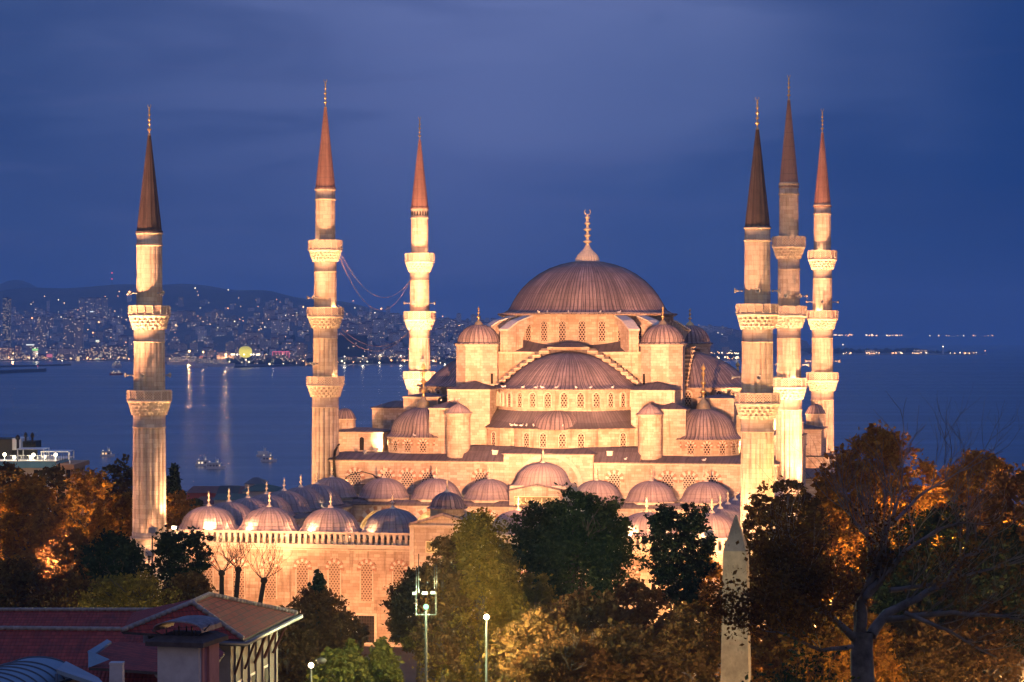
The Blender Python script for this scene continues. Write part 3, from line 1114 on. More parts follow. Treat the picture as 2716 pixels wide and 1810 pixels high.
# raised porch centre with its low gable and gilded inscription panel
b = MB()
b.slab([(-3.9, 8.4), (3.75, 8.4), (3.75, 14.75), (0, 15.55), (-3.9, 14.75)], YI1 - .35, YI1 + 1.2, 0)
b.slab([(-4.05, 14.72), (-4.05, 14.98), (-.05, 15.80), (3.9, 14.98), (3.9, 14.72), (-.05, 15.56)][::-1], YI1 - .55, YI1 + 1.2, 1)
pgab = cpart('porch_gable', b, [M['stone'], M['lead_roof']])


def script_panel(w, h, n, seed, mat_bg, mat_fg):
    """a framed panel of flowing gilt lettering: tall strokes, bowls and dots"""
    rnd = random.Random(seed)
    b = MB()
    b.box(-w / 2, w / 2, 0, .06, 0, h, 0)
    for x0, x1, z0, z1 in ((-w / 2 - .07, w / 2 + .07, -.07, 0), (-w / 2 - .07, w / 2 + .07, h, h + .07), (-w / 2 - .07, -w / 2, 0, h), (w / 2, w / 2 + .07, 0, h)):
        b.box(x0, x1, -.05, .06, z0, z1, 1)
    x = -w / 2 + .15
    while x < w / 2 - .2:
        k = rnd.random()
        if k < .40:
            b.tube([(x, -.03, h * .18), (x + .02, -.03, h * .88)], .07, .05, 4, 1)
            x += .14
        elif k < .75:
            r = h * rnd.uniform(.14, .2)
            zc = h * rnd.uniform(.25, .62)
            b.tube([(x + r + r * math.cos(R(q)), -.03, zc + r * .9 * math.sin(R(q))) for q in range(150, 420, 30)], .06, .06, 4, 1)
            x += 2 * r + .05
        else:
            z = h * rnd.uniform(.15, .8)
            b.tube([(x, -.03, z), (x + .16, -.03, z + .05), (x + .3, -.03, z - .06)], .07, .04, 4, 1)
            b.box(x + .1, x + .18, -.06, -.01, z + .16, z + .24, 1)
            x += .26
        if rnd.random() < .4:
            z = h * rnd.uniform(.1, .85)
            b.box(x, x + .07, -.06, -.01, z, z + .07, 1)
    return b.mesh('inscription', [mat_bg, mat_fg])


PANEL_GREEN = mat_plain('olive green panel', (.24, .23, .11), 0.6, 0.2)
GILT = mat_plain('gilt lettering', (.92, .80, .50), 0.5, 0.1)
inst('inscription', script_panel(6.1, 1.25, 30, 3, PANEL_GREEN, GILT), pgab, (-.1, YI1 - .42, 12.75))

# the domes: nine across, eight deep round the open court
CDOME = dome_mesh('court_dome', hemi(3.22, 2.45, 10, 0.46), 26, 0.055, 'lead_pale')
CBIG = dome_mesh('porch_dome', hemi(3.6, 2.75, 10, 0.42), 40, 0.05, 'lead_pale')
CFIN = finial_mesh(1.75, 0.17, (1.25, .85), 0.36, .42, True, 'gold_pale')
DB = MB()
DB.prism([(3.62 * math.cos(R(22.5 + 45 * i)), 3.62 * math.sin(R(22.5 + 45 * i))) for i in range(8)], -.75, -.22)
DBM = DB.mesh('dome_base', M['stone_trim'])
for j in range(8):
    for i in range(-4, 5):
        if 0 < j < 7 and abs(i) < 4:
            continue
        y = D0 + SPY * j if j < 7 else -7.2
        if i == 0 and j == 7:
            o = inst('porch_dome', CBIG, court, (0, -7.2, 15.7))
            inst('finial', CFIN, o, (0, 0, 2.72), scale=1.1)
            bb = MB()
            bb.box(-3.95, 3.95, -3.6, 4.2, -2.9, -.24)
            inst('dome_base', bb.mesh('dome_base', M['stone_trim']), o)
            continue
        z = 13.18 if j < 7 else 13.68
        o = inst('court_dome', CDOME, court, (i * SPX, y, z))
        inst('finial', CFIN, o, (0, 0, 2.40), rotz=-ROT)
        inst('dome_base', DBM, o)

# gatehouse
b = MB()
b.box(-3.9, 3.5, FW - .9, FW + 4.2, 0, 14.2)
b.slab([(-3.9, 14.2), (3.5, 14.2), (-.2, 15.35)], FW - .9, FW + 4.2)
b.box(-4.05, -3.55, FW - 1.05, FW - .9, 0, 13.9, 1)
b.box(3.15, 3.65, FW - 1.05, FW - .9, 0, 13.9, 1)
b.box(-4.15, 3.75, FW - 1.12, FW - .9, 13.9, 14.2, 1)
gate = cpart('gatehouse', b, [M['stone'], M['stone_trim']])
b = MB()
n = 26
for sgn in (0, 1):
    for i in range(n):
        s0, s1 = i / n, (i + 1) / n
        xa, xb = (-4.1 + 3.9 * s0, -4.1 + 3.9 * s1) if sgn == 0 else (-.2 + 3.9 * s0, -.2 + 3.9 * s1)
        za, zb = (14.25 + 1.2 * s0, 14.25 + 1.2 * s1) if sgn == 0 else (15.45 - 1.2 * s0, 15.45 - 1.2 * s1)
        b.slab([(xa, za - .12), (xa * .5 + xb * .5, (za + zb) / 2 - .22), (xb, zb - .12), (xb, zb + .12), (xa, za + .12)], FW - 1.25, FW + 4.3)
inst('gable_roof', b.mesh('gable_roof', M['lead_pale']), gate)
b = MB()
b.lathe([(1.95, 14.0), (1.95, 15.75), (2.05, 15.85), (2.05, 16.0), (1.8, 16.0)], 40)
gd = b.build('gate_drum', M['stone'], gate, (-.25, FW + 1.6, 0))
GD = MB()
inst('gate_dome', dome_mesh('gate_dome', [(2.32, -.10), (2.28, .02), (1.95, .10), (1.88, .42), (1.66, .92), (1.28, 1.34), (.78, 1.62), (.3, 1.74), (.02, 1.78)], 22, 0.05, 'lead'), gate, (-.25, FW + 1.6, 16.05))
inst('gate_finial', finial_mesh(1.6, 0.15, (1.25, .85), 0.30, .36, True, 'gold_pale'), gate, (-.25, FW + 1.6, 17.82), -ROT)
inst('gate_inscription', script_panel(2.4, 1.15, 12, 9, PANEL_GREEN, GILT), gate, (-.9, FW - .98, 11.1))
b = MB()
b.slab(arch_poly(3.0, 0, 7.5, .35), -.04, .05, 0)
inst('gate_door', b.mesh('gate_door', M['dark']), gate, (-.2, FW - .93, 0))


# =================================================================== MINARETS
def flute(n, d):
    def f(a, r, z):
        return r - d * (0.5 + 0.5 * math.cos(a * n)) ** 3
    return f


def balcony(b_ro, b_ri, z0, z1, zp, parent, pat, lean=0.0):
    """muqarnas corbel from the shaft out to the platform, then the pierced parapet"""
    H = z1 - z0
    b = MB()
    tiers = 4
    n = 20
    prof = []
    for t in range(tiers):
        s0, s1 = t / tiers, (t + 1) / tiers
        ra = b_ri + (b_ro - b_ri) * (0.30 + 0.70 * s0)
        rb = b_ri + (b_ro - b_ri) * (0.30 + 0.70 * s1)
        ph = 0.0 if t % 2 == 0 else math.pi / n

        def mod(a, r, z, ph=ph, za=z0 + H * s0):
            k = abs(math.cos((a + ph) * n / 2))
            return r - (0.30 * (1 - k) ** 0.8) * (1.0 if z < za + H / tiers * .75 else .25)
        b.lathe([(b_ri * .98, z0 + H * s0), (ra, z0 + H * s0 + .02), (ra + (rb - ra) * .3, z0 + H * (s0 + .16 / tiers * 2)), (ra + (rb - ra) * .55, z0 + H * (s0 + .7 / tiers)), (rb, z0 + H * s1), (b_ri, z0 + H * s1 + .01)], n * 6, mod=mod, smooth=False)
    b.lathe([(b_ro, z1), (b_ro + .10, z1 + .06), (b_ro + .10, z1 + .28), (b_ri * .9, z1 + .29)], 48)
    bal = b.build('balcony', M['stone_trim'], parent)
    n = 16
    b = MB()
    for k in range(n):
        a0, a1 = 2 * math.pi * k / n, 2 * math.pi * (k + 1) / n
        ro, ri = b_ro + .04, b_ro - .12
        p = [(ro * math.cos(a0), ro * math.sin(a0)), (ro * math.cos(a1), ro * math.sin(a1)), (ri * math.cos(a1), ri * math.sin(a1)), (ri * math.cos(a0), ri * math.sin(a0))]
        b.prism(p, z1 + .291, zp - .18, 0)
        b.prism([(x * 1.012, y * 1.012) for x, y in p], zp - .18, zp, 1)
        q = b_ro + .04
        c = (q * math.cos(a0), q * math.sin(a0))
        for zk in (0, 1, 2):
            b.ball((c[0] * 1.03, c[1] * 1.03, z1 + .45 + (zp - z1 - .7) * zk / 2), .09, 6, 1)
        b.prism([(c[0] * (1 + dx) - c[1] * dy, c[1] * (1 + dx) + c[0] * dy) for dx, dy in ((-.03, -.03), (.022, -.03), (.022, .03), (-.03, .03))], z1 + .291, zp - .002, 1)
    b.build('parapet', [M[pat], M['stone_trim']], bal)
    return bal


HORN = MB()
HORN.lathe([(.05, 0), (.06, .45), (.12, .70), (.30, .98), (.31, 1.0), (.24, .97), (.05, .6)], 12)
HORN.ball((0, 0, .12), .13, 8)
HORNM = HORN.mesh('loudspeaker', M['grey_metal'])
PAR2 = mat_lattice('square pierced parapet', (.60, .50, .41), (.20, .10, .06), 0.36, 0.22, 0.66)
M['parapet_square'] = PAR2


def minaret(label, a, d_, base, stages, spire, fin, spire_mat, pats, horns, seed, slim=1.0):
    """stages: [(r_low, r_top, z0, z1)] with a balcony at each joint given by (zc0, zc1, zp, ro)"""
    t = thing('minaret', label, 'minaret', L2W(a, d_, 0), ROT + R(seed * 7), 'minarets of the mosque')
    zb, rb = base
    rb *= slim
    stages = [(p_ * slim, q_ * slim, z0_, z1_, (b_[0], b_[1], b_[2], b_[3] * slim) if b_ else None) for p_, q_, z0_, z1_, b_ in stages]
    b = MB()
    o12 = [(math.cos(R(15 + 30 * i)), math.sin(R(15 + 30 * i))) for i in range(12)]
    b.prism([(x * rb * 1.32, y * rb * 1.32) for x, y in o12], 0, zb * .62)
    b.prism([(x * rb * 1.32, y * rb * 1.32) for x, y in o12], zb * .62, zb - .4, top=[(x * rb * 1.06, y * rb * 1.06) for x, y in o12])
    b.lathe([(rb * 1.04, zb - .4), (rb * 1.12, zb - .3), (rb * 1.12, zb - .05), (rb * 1.0, zb)], 36)
    b.build('pedestal', M['stone_shaft'], t)
    for k, (r0, r1, z0, z1, bal) in enumerate(stages):
        b = MB()
        fl = 16 if k == 0 else 16
        dep = 0.15 if k == 0 else (0.10 if k == 1 else 0.04)
        cap = 1.5
        H = z1 - z0
        prof = [(r0 * 1.02, z0), (r0 * 1.02, z0 + .5)]
        prof2 = [(r0 + (r1 - r0) * s, z0 + .5 + (H - .5 - cap) * s) for s in (0, .25, .5, .75, 1)]
        b.lathe(prof + [(r0, z0 + .5)], 64)
        b.lathe(prof2, 16 * 8, mod=flute(fl, dep), smooth=False)
        b.lathe([(r1, z1 - cap), (r1 * 1.025, z1 - cap + .02), (r1 * 1.025, z1 - cap + .18), (r1, z1 - cap + .2), (r1, z1)], 64)
        if bal is None:
            for zr in (z1 - .22, z1 - 1.6):
                b.lathe([(r1, zr - .12), (r1 + .10, zr - .08), (r1 + .10, zr + .10), (r1, zr + .14)], 48)
        b.build('shaft', M['stone_shaft'], t)
        if bal:
            zc0, zc1, zp, ro = bal
            balcony(ro, r1, zc0, zc1, zp, t, pats[k % len(pats)])
    z0, z1, rs = spire
    b = MB()
    n = 16
    prof = [(rs * 1.06, z0 - .12), (rs * 1.08, z0), (rs * .985, z0 + .15)] + [(rs * (1 - s) + .14 * s, z0 + .15 + (z1 - z0 - .15) * s) for s in (.1, .2, .3, .4, .5, .6, .7, .8, .9, 1.0)]

    def mod(q, r, z):
        k = (q / (2 * math.pi) * n * 4) % 4
        return r + (0.035 if (k < .5 or k > 3.5) else 0)
    b.lathe(prof, n * 4, mod=mod, smooth=False)
    b.build('spire', M[spire_mat], t)
    inst('finial', finial_mesh(fin, 0.19, (1.5, 1.05, 1.25, .95, .7), .16, .3, True, 'gold'), t, (0, 0, z1), -ROT - R(seed * 7))
    for (z, r, degs) in horns:
        for dg in degs:
            an = R(dg) - ROT - R(seed * 7)
            inst('loudspeaker', HORNM, t, (r * math.cos(an), r * math.sin(an), z), rot=(0, R(90), an))
    return t


M['lead_spire_dark'] = mat_lead('dark old lead spire', (.085, .062, .06), (.125, .092, .085), 0.5, 1.6)
M['lead_spire_smooth'] = mat_lead('smooth lead spire', (.26, .165, .14), (.29, .19, .165), 0.12, 1.9)
two = lambda: [(1.98, 1.90, 12.3, 26.5, (26.5, 28.05, 29.45, 2.54)), (1.87, 1.80, 28.3, 36.5, (36.5, 38.0, 39.35, 2.38)), (1.52, 1.49, 38.2, 48.0, None)]
mA = minaret('leftmost minaret, the nearer two-balcony one with a dark spire beside the forecourt wall', -35.7, -65.8, (12.3, 2.02), two(), (48.05, 59.4, 1.46), 3.55, 'lead_spire_dark', ('parapet', 'parapet'),
             [(31.2, 1.86, (200, 262, 335)), (40.8, 1.58, (215, 315, 190))], 1)
mA2 = minaret('two-balcony minaret with a patchy dark spire, nearest of the three at right', 35.7, -65.8, (12.3, 2.02), two(), (47.9, 58.9, 1.39), 3.55, 'lead_spire_dark', ('parapet', 'parapet'),
              [(31.2, 1.86, (180, 268, 350)), (40.8, 1.58, (185, 265, 355))], 3, .96)
three = lambda dz=0: [(1.97, 1.90, 13.0, 27.1, (27.1, 28.65, 30.1, 2.58)), (1.82, 1.74, 28.9, 36.9, (36.9, 38.45, 39.95, 2.52)), (1.64, 1.60, 38.7, 46.4, (46.4, 47.9, 49.5, 2.34)), (1.44, 1.41, 48.2, 56.9, None)]
mB = minaret('tall three-balcony minaret with red spire, second from the left, at the hall corner', -33, 0, (13.0, 2.0), three(), (56.95, 68.5, 1.38), 3.95, 'lead_spire', ('parapet_square', 'parapet', 'parapet_square'),
             [(31.9, 1.85, (196, 240)), (41.3, 1.64, (190, 235))], 2)
mB2 = minaret('tallest three-balcony minaret with smooth brown spire, middle of the three at right', 33, 0, (13.0, 2.0), three(), (56.3, 68.3, 1.30), 3.4, 'lead_spire_smooth', ('parapet', 'parapet_square', 'parapet_square'),
              [(41.3, 1.64, (255, 300, 340)), (31.9, 1.85, (200, 340))], 4, .94)
mC = minaret('distant three-balcony minaret with a ring of slots under its spire, left of the main dome', -33, 56.6, (13.0, 2.0), three(), (57.0, 68.2, 1.40), 3.8, 'lead_spire', ('parapet', 'parapet', 'parapet'),
             [(31.9, 1.85, (185, 280, 350)), (41.3, 1.64, (185, 250, 355))], 5)
mC2 = minaret('distant three-balcony minaret farthest right, against the dark sea', 33, 56.6, (13.0, 2.0), three(), (56.5, 68.3, 1.34), 3.8, 'lead_spire', ('parapet', 'parapet', 'parapet'),
              [(31.9, 1.85, (190, 350)), (41.3, 1.64, (262, 5, 185))], 6, .95)
# slots under the spire of the distant left minaret
b = MB()
for k in range(20):
    a = 2 * math.pi * k / 20
    b.add([(1.475 * math.cos(a + q), 1.475 * math.sin(a + q), z) for q, z in ((-.06, 55.7), (.06, 55.7), (.06, 56.35), (-.06, 56.35))], [(0, 1, 2, 3)])
b.build('slot_ring', M['dark'], mC)

# ropes of lamps slung between the two left minarets
def rope(name, label, p, q, sag, r=0.038):
    pts = []
    for i in range(33):
        s = i / 32
        x = p.lerp(q, s)
        x.z -= sag * 4 * s * (1 - s)
        pts.append(x)
    b = MB()
    b.tube(pts, r, n=5)
    o = b.build(name, M['cable'])
    tag(o, label, 'rope', 'ropes slung between the left minarets')


rope('lamp_rope', 'upper slack rope between second and third minarets from left, the deeper loop', L2W(-31, .5, 47.0), L2W(-33.6, 54.2, 45.9), 6.6)
rope('lamp_rope', 'upper slack rope between second and third minarets from left, the shallower loop', L2W(-30.8, 1.0, 47.2), L2W(-33.2, 54.2, 46.2), 4.9)
rope('lamp_rope', 'lower slack rope between second and third minarets from left, hanging lowest', L2W(-31, .5, 36.4), L2W(-33.6, 54.2, 37.4), 3.3)
rope('lamp_rope', 'lower slack rope between second and third minarets from left, just above its twin', L2W(-30.8, 1.0, 36.8), L2W(-33.2, 54.2, 37.6), 2.9)

# gulls resting on the roofs
GB = MB()
GB.lathe([(0.0, -.28), (.07, -.22), (.13, -.05), (.12, .10), (.05, .24), (0.0, .30)], 8)
gv = [(p[2], p[1], p[0] * .9 + .22) for p in GB.v]
GB.v = gv
GB.ball((.26, 0, .38), .085, 8, 0)
GB.lathe([(.03, 0), (.012, .10), (0, .13)], 5, (0, 0, 0), mat=2)
k0 = len(GB.v) - 15
GB.v[k0:] = [(.33 + p[2], p[1], .37 + p[0]) for p in GB.v[k0:]]
GB.add([(-.05, .11, .30), (.14, .12, .26), (-.42, .05, .24), (-.36, .02, .29)], [(0, 1, 2, 3)], 1)
GB.add([(-.05, -.11, .30), (.14, -.12, .26), (-.42, -.05, .24), (-.36, -.02, .29)], [(3, 2, 1, 0)], 1)
GB.tube([(0, .04, .12), (0.01, .04, 0)], .015, n=4, mat=2)
GB.tube([(0, -.04, .12), (0.01, -.04, 0)], .015, n=4, mat=2)
GULL = GB.mesh('gull', [M['gull'], M['gull_grey'], M['stone_red']])
rnd = random.Random(5)


def gull(a, d_, z, lab, sc=1.0):
    o = inst('gull', GULL, None, L2W(a, d_, z), rnd.uniform(0, 6.28), sc)
    tag(o, lab, 'gull', 'gulls resting on the mosque')


for k, a in enumerate((-112, -106, -72, -60, -92)):
    gull(13.4 * math.cos(R(a)), CD + 13.4 * math.sin(R(a)), 39.16, 'white gull perched on the eave below the main dome')
for k, x in enumerate((-5.0, -2.9, -1.9, .1, 2.9, 4.8, 7.6, -8.4, -8.0)):
    gull(x, 13.0 - math.sqrt(max(0, 10.85 ** 2 - x * x)), 28.38, 'white gull perched along the eave of the front half dome')
for x in (-6.2, -5.5, -4.7, -3.9, -2.8, 0.2, 1.4):
    th = math.asin(x / 12.7)
    gull(x, 13.0 - 12.95 * math.cos(th), 23.05, 'white gull on the lead above the row of bay windows')
gull(-13.65, .6, 26.6, 'white gull standing on the tip of the left round turret cap')
for x in (-17.2, -16.1):
    gull(x, 4.9, 26.4, 'white gull on the small hipped lead roof behind the left turret')
gull(-20.3, 1.7, 21.5, 'white gull on the eave of the left corner dome')
gull(10.6, -1.8, 18.6, 'white gull on the lead roof edge right of the raised front panel')
gull(21.5, -1.8, 18.55, 'white gull on the lead roof edge below the right corner dome')
# =================================================================== FLOODLIGHTS
def FL(a, d_, z, ta, td, tz, p, label, **k):
    return floodlight(L2W(a, d_, z), L2W(ta, td, tz), p, label, **k)


KW = 1000.0
# floodlights on masts among the trees before the forecourt throw light onto the prayer hall
def mast(u, D, z, ta, td, tz, p, label, size=30, color=WARM):
    q = at(u, 1000, D)
    loc = Vector((q.x, D, z))
    tg = L2W(ta, td, tz)
    fl = floodlight(loc, tg, p, label, color, size, .55, .35, 'floodlight masts among the trees', 1.3)
    b = MB()
    b.lathe([(.16, -z), (.13, -z + 1), (.07, -.06)], 10)
    inst('mast_pole', b.mesh('mast_pole', M['iron']), fl)


for u, D, z, ta, td, tz, p, lb, sz in (
        (1508, 256, 19.0, -15, 4, 23.5, 960, 'mast floodlight behind the largest dark green tree, aimed at the left end of the hall', 21), (1520, 256, 19.6, -2, 16, 32, 940, 'mast floodlight behind the largest dark green tree, aimed at the main dome', 23),
        (1532, 256, 19.0, 17, 4, 23.5, 860, 'mast floodlight behind the largest dark green tree, aimed at the right end of the hall', 21),
        (395, 258, 13.0, -18, 8, 25, 90, 'added fill floodlight behind the dark evergreens by the leftmost minaret', 33),  # this and the next three are added fill light
        (404, 258, 15.4, -25, -26, 18, 130, 'added fill floodlight behind the dark evergreens, aimed along the left row of court domes', 34),
        (1780, 252, 16.5, 27, -30, 15, 160, 'added fill floodlight behind the flat-topped dark tree, aimed along the right row of court domes', 30),
        (1880, 246, 16.0, 14, 10, 26, 90, 'added fill floodlight behind the orange tree left of the obelisk', 33)):
    mast(u, D, z, ta, td, tz, p * KW, lb, sz)
# floodlights behind the balustrade: they burn out the front domes and reach over the court
for a, ta, tz, p in ((-27.2, -12, 24, 14), (-19.6, -8, 27, 12), (-12.1, -2, 30, 9), (10.2, 4, 30, 8), (17.8, 10, 27, 12), (25.2, 16, 24, 10)):
    FL(a, -65.25, 12.0, ta, 5.0, tz + 6, p * KW, 'floodlight behind the balustrade in the gap between two front domes', size=50, blend=1.0, radius=.5)
for a, off, p in ((-30, 1.2, 3.6), (-22.5, -1.7, 2.0), (-15, -1.7, 1.7), (-7.5, -2.2, 1.1), (22.5, -1.7, 4.5), (30, -.4, 1.5)):
    FL(a + off, -65.15, 12.72, a + off * .6, -61, 14.4, p * KW, 'small floodlight glaring on a front dome from behind the balusters', size=110, blend=.8, radius=.2, color=GOLDEN, scale=.7)
FL(-33.1, -63.9, 12.65, -33.5, -64.8, 20, 2.5 * KW, 'glaring floodlight at the foot of the leftmost minaret', size=120, blend=.6, radius=.2, color=GOLDEN, scale=1.3)
# garden lamps on the outer wall
for a, p in ((-29, 12), (-17, 19), (-6, 18), (8, 16), (20, 18), (31, 16)):
    FL(a, -84, 0.2, a, -65.6, 7.0, p * KW, 'floodlight in the garden before the outer wall', color=SODIUM, size=95, blend=.9, radius=.4)
# under the arcades
for x in (-22.5, -15, -7.5, 0, 7.5, 15, 22.5):
    lamp('POINT', 'arcade_lamp', L2W(x, -6.5, 6.5), None, 2.2 * KW, (1.0, .62, .22), radius=.3)
for k in range(6):
    lamp('POINT', 'arcade_lamp', L2W(-30, -54 + 8 * k, 6.0), None, .9 * KW, (1.0, .62, .25), radius=.3)
# the minarets: groups of lamps some way off, each aimed at its own stage
for a, d_, groups in (
        (-35.7, -65.8, ((-9, -23, 0.05, (17, 22, 40, 55), .60), (-22, -6, 0.05, (20, 42), .35))),
        (35.7, -65.8, ((-12, -22, 0.05, (20, 40, 55), .30), (12, -20, 0.05, (38,), .12))),
        (-33, 0, ((6, -24, 13.0, (24, 33, 45, 59), .60), (-22, -10, 0.05, (22, 44), .30))),
        (33, 0, ((-6, -24, 13.0, (24, 33, 45, 59), .80), (16, -16, 0.05, (20, 36), .70))),
        (-33, 56.6, ((5, -25, 22.5, (26, 33, 45, 61), 1.25), (-22, -10, 0.05, (22, 44), .3))),
        (33, 56.6, ((-6, -22, 19.4, (26, 33, 45, 59), .55), (14, -18, 0.05, (22, 40), .45)))):
    for (da, dd, z, aims, k) in groups:
        r0 = math.hypot(da, dd)
        for q, tz in enumerate(aims):
            dist2 = r0 * r0 + (tz - z) ** 2
            p = (1.9 if tz < 23 else 1.0) * 122.0 * dist2 * math.sqrt(dist2) / r0 * k
            off = (q - len(aims) / 2) * .75
            FL(a + da + off, d_ + dd, z, a, d_, tz, p, 'floodlight aimed up a minaret from the ground or roof before it', size=36 if tz - z < 30 else 30, blend=1.0, radius=.3)
# glaring lamps close to the feet
for a, d_, da, dd, z, tz, p in ((-35.7, -65.8, 4.2, -.8, 12.65, 24, 16), (33, 0, 3.4, -4.2, 13.0, 26, 22), (-33, 0, 4.6, -2.4, 13.3, 30, 7)):
    FL(a + da, d_ + dd, z, a + .3 * da, d_, tz, p * KW, 'floodlight close against the foot of a minaret', size=75, blend=1.0, radius=.25, color=GOLDEN)
floodlight((46, 328, .05), (38, 262, 23), 380 * KW, 'added floodlight in the side garden aimed at the orange trees at right', AMBER, 50, .9, .4)  # this and the next are added to light the orange trees
floodlight((58, 318, .05), (52, 268, 22), 200 * KW, 'added floodlight in the side garden aimed at the far right orange tree', AMBER, 50, .9, .4)
FL(37.0, 30, 15.9, 31.5, 41.5, 19, 9 * KW, 'floodlight on the side gallery roof before the rightmost minaret', size=100, blend=.8, radius=.3)
# lamps on the balconies
for a, d_, z, da, dd, p, tz in (
        (-33, 0, 39.05, 1.95, -1.0, 5.0, 46), (-33, 0, 29.05, 2.1, -1.0, 5.0, 36), (-33, 0, 48.25, -1.6, -1.5, 1.2, 56),
        (33, 0, 29.05, .9, -2.1, 6.5, 36), (-33, 56.6, 48.25, 1.7, -1.0, 4.0, 56), (33, 56.6, 48.25, -.2, -2.0, 3.5, 56),
        (33, 56.6, 39.05, -.6, -2.2, 3.0, 46), (33, 56.6, 29.05, -1.9, -1.2, 1.6, 36), (33, 0, 48.25, .8, -1.7, 1.0, 56)):
    FL(a + da, d_ + dd, z, a + da * .45, d_ + dd * .45, tz, p * KW * .36, 'small floodlight on a minaret balcony', size=110, blend=.8, radius=.15, color=GOLDEN, scale=.7)
# lamps on the lead roofs for the drums, half domes and towers
for a, d_, z, ta, td, tz, p in ((26.5, 5, 19.2, 24, 22, 27, 9), (-26.5, 3.5, 19.2, -24, 22, 27, 8), (-27.4, .6, 19.0, -18, 9, 22, .25), (30.5, 19, 19.4, 22, 25, 27, 26)):
    FL(a, d_, z, ta, td, tz, p * KW, 'floodlight standing on the lead roof beside a corner dome', size=85, blend=.8, radius=.25, color=GOLDEN)


# =================================================================== GROUND, SEA, FAR SHORE
def smooth(a, b_, x):
    t = min(1, max(0, (x - a) / (b_ - a)))
    return t * t * (3 - 2 * t)


SEA = -30.0


def gz(x, y):
    z = -1.5 * smooth(430, 480, y) - 30.0 * smooth(480, 1050, y) - 6 * smooth(1050, 1300, y)
    return z


M['earth'] = mat_plain('dark earth and paving', (.05, .043, .035), 0.9, 0.35, 0.12)
b = MB()
ys = list(range(-160, 440, 40)) + list(range(440, 1340, 50)) + [1400]
xs = [-3000, -1600, -900, -500, -300, -200, -120, -60, 0, 60, 120, 200, 300, 500, 900, 1600, 3000]
v = [(x, y, gz(x, y)) for y in ys for x in xs]
f = [(j * len(xs) + i, j * len(xs) + i + 1, (j + 1) * len(xs) + i + 1, (j + 1) * len(xs) + i) for j in range(len(ys) - 1) for i in range(len(xs) - 1)]
b.add(v, f, 0, None, True)
tag(b.build('ground', M['earth']), kind='structure')

m, t = new_mat('sea water')
ob = t.coord('Object')
n1 = t.noise(t.scale(ob, (.0016, .010, 1)), 1.0, 4.0, 0.6, 0.4)
n2 = t.noise(t.scale(ob, (.030, .085, 1)), 1.0, 3.0, 0.6)
n3 = t.noise(t.scale(ob, (.00035, .0060, 1)), 1.0, 3.0, 0.55, 0.3)
h = t.math('ADD', t.math('MULTIPLY', n2, 0.55), t.math('MULTIPLY', n1, 3.2))
rg = t.math('MULTIPLY_ADD', t.ramp(n3, [(0.36, 0.0), (0.62, 1.0)]), 0.07, 0.19)
p = t.n('ShaderNodeBsdfPrincipled')
t.put(p, 'Base Color', (.060, .098, .160))
t.put(p, 'Roughness', rg)
t.put(p, 'IOR', 1.33)
t.put(p, 'Specular IOR Level', 0.5)
t.put(p, 'Normal', t.bump(h, 0.28, 1.6))
t.out(p.outputs[0])
M['sea'] = m
b = MB()
b.add([(-9000, 1000, SEA), (9000, 1000, SEA), (9000, 26000, SEA), (-9000, 26000, SEA)], [(0, 1, 2, 3)])
tag(b.build('sea', M['sea']), kind='structure')


def interp(x, tab):
    if x <= tab[0][0]:
        return tab[0][1]
    for (a, p_), (c, q) in zip(tab, tab[1:]):
        if x <= c:
            return p_ + (q - p_) * (x - a) / (c - a)
    return tab[-1][1]


SHORE = [(-900, 7300), (300, 7250), (450, 6650), (620, 6150), (760, 6000), (900, 6150), (1300, 6300), (1700, 7000), (1960, 7500), (2050, 8600), (2150, 10000)]
RIDGE = [(-900, 800), (0, 791), (76, 779), (134, 774), (210, 772), (287, 774), (360, 770), (429, 762), (478, 761), (517, 766), (556, 775), (595, 786), (634, 791), (674, 787),
         (713, 784), (752, 791), (791, 800), (830, 807), (898, 818), (994, 836), (1070, 846), (1147, 858), (1223, 868), (1500, 880), (1800, 884), (1877, 882), (1914, 877), (1952, 884),
         (2000, 893), (2048, 899), (2120, 908), (2200, 915)]
CITYTOP = [(-900, 868), (0, 866), (400, 864), (700, 868), (900, 872), (1250, 880), (1900, 900), (2050, 912)]


def Z_at(v_, D):
    return ZC - (v_ - HV) / F * D


def land(u, D):
    ds = interp(u, SHORE)
    zr = Z_at(interp(u, RIDGE), 11500)
    zc = Z_at(interp(u, CITYTOP), ds + 2400)
    s = D - ds
    if s <= 0:
        return SEA - 4
    z = SEA + 3.0 * smooth(0, 30, s)
    z += (max(zc, -20) - SEA - 3) * smooth(100, 2500, s) ** 1.1
    z += (zr - zc) * smooth(ds + 2300, 11500, D) ** 1.4
    z += 9 * math.sin(u * .021 + D * .0012) * smooth(400, 2500, s) * smooth(2200, 1900, u)
    if D > 11500:
        z = z + (Z_at(758, 16000) - z) * math.exp(-((u - 40) / 120.0) ** 2) * smooth(12000, 16000, D) - 140 * smooth(11500, 13500, D) * (1 - math.exp(-((u - 40) / 135.0) ** 2))
    return max(z, SEA - 5) if u < 2150 else SEA - 5


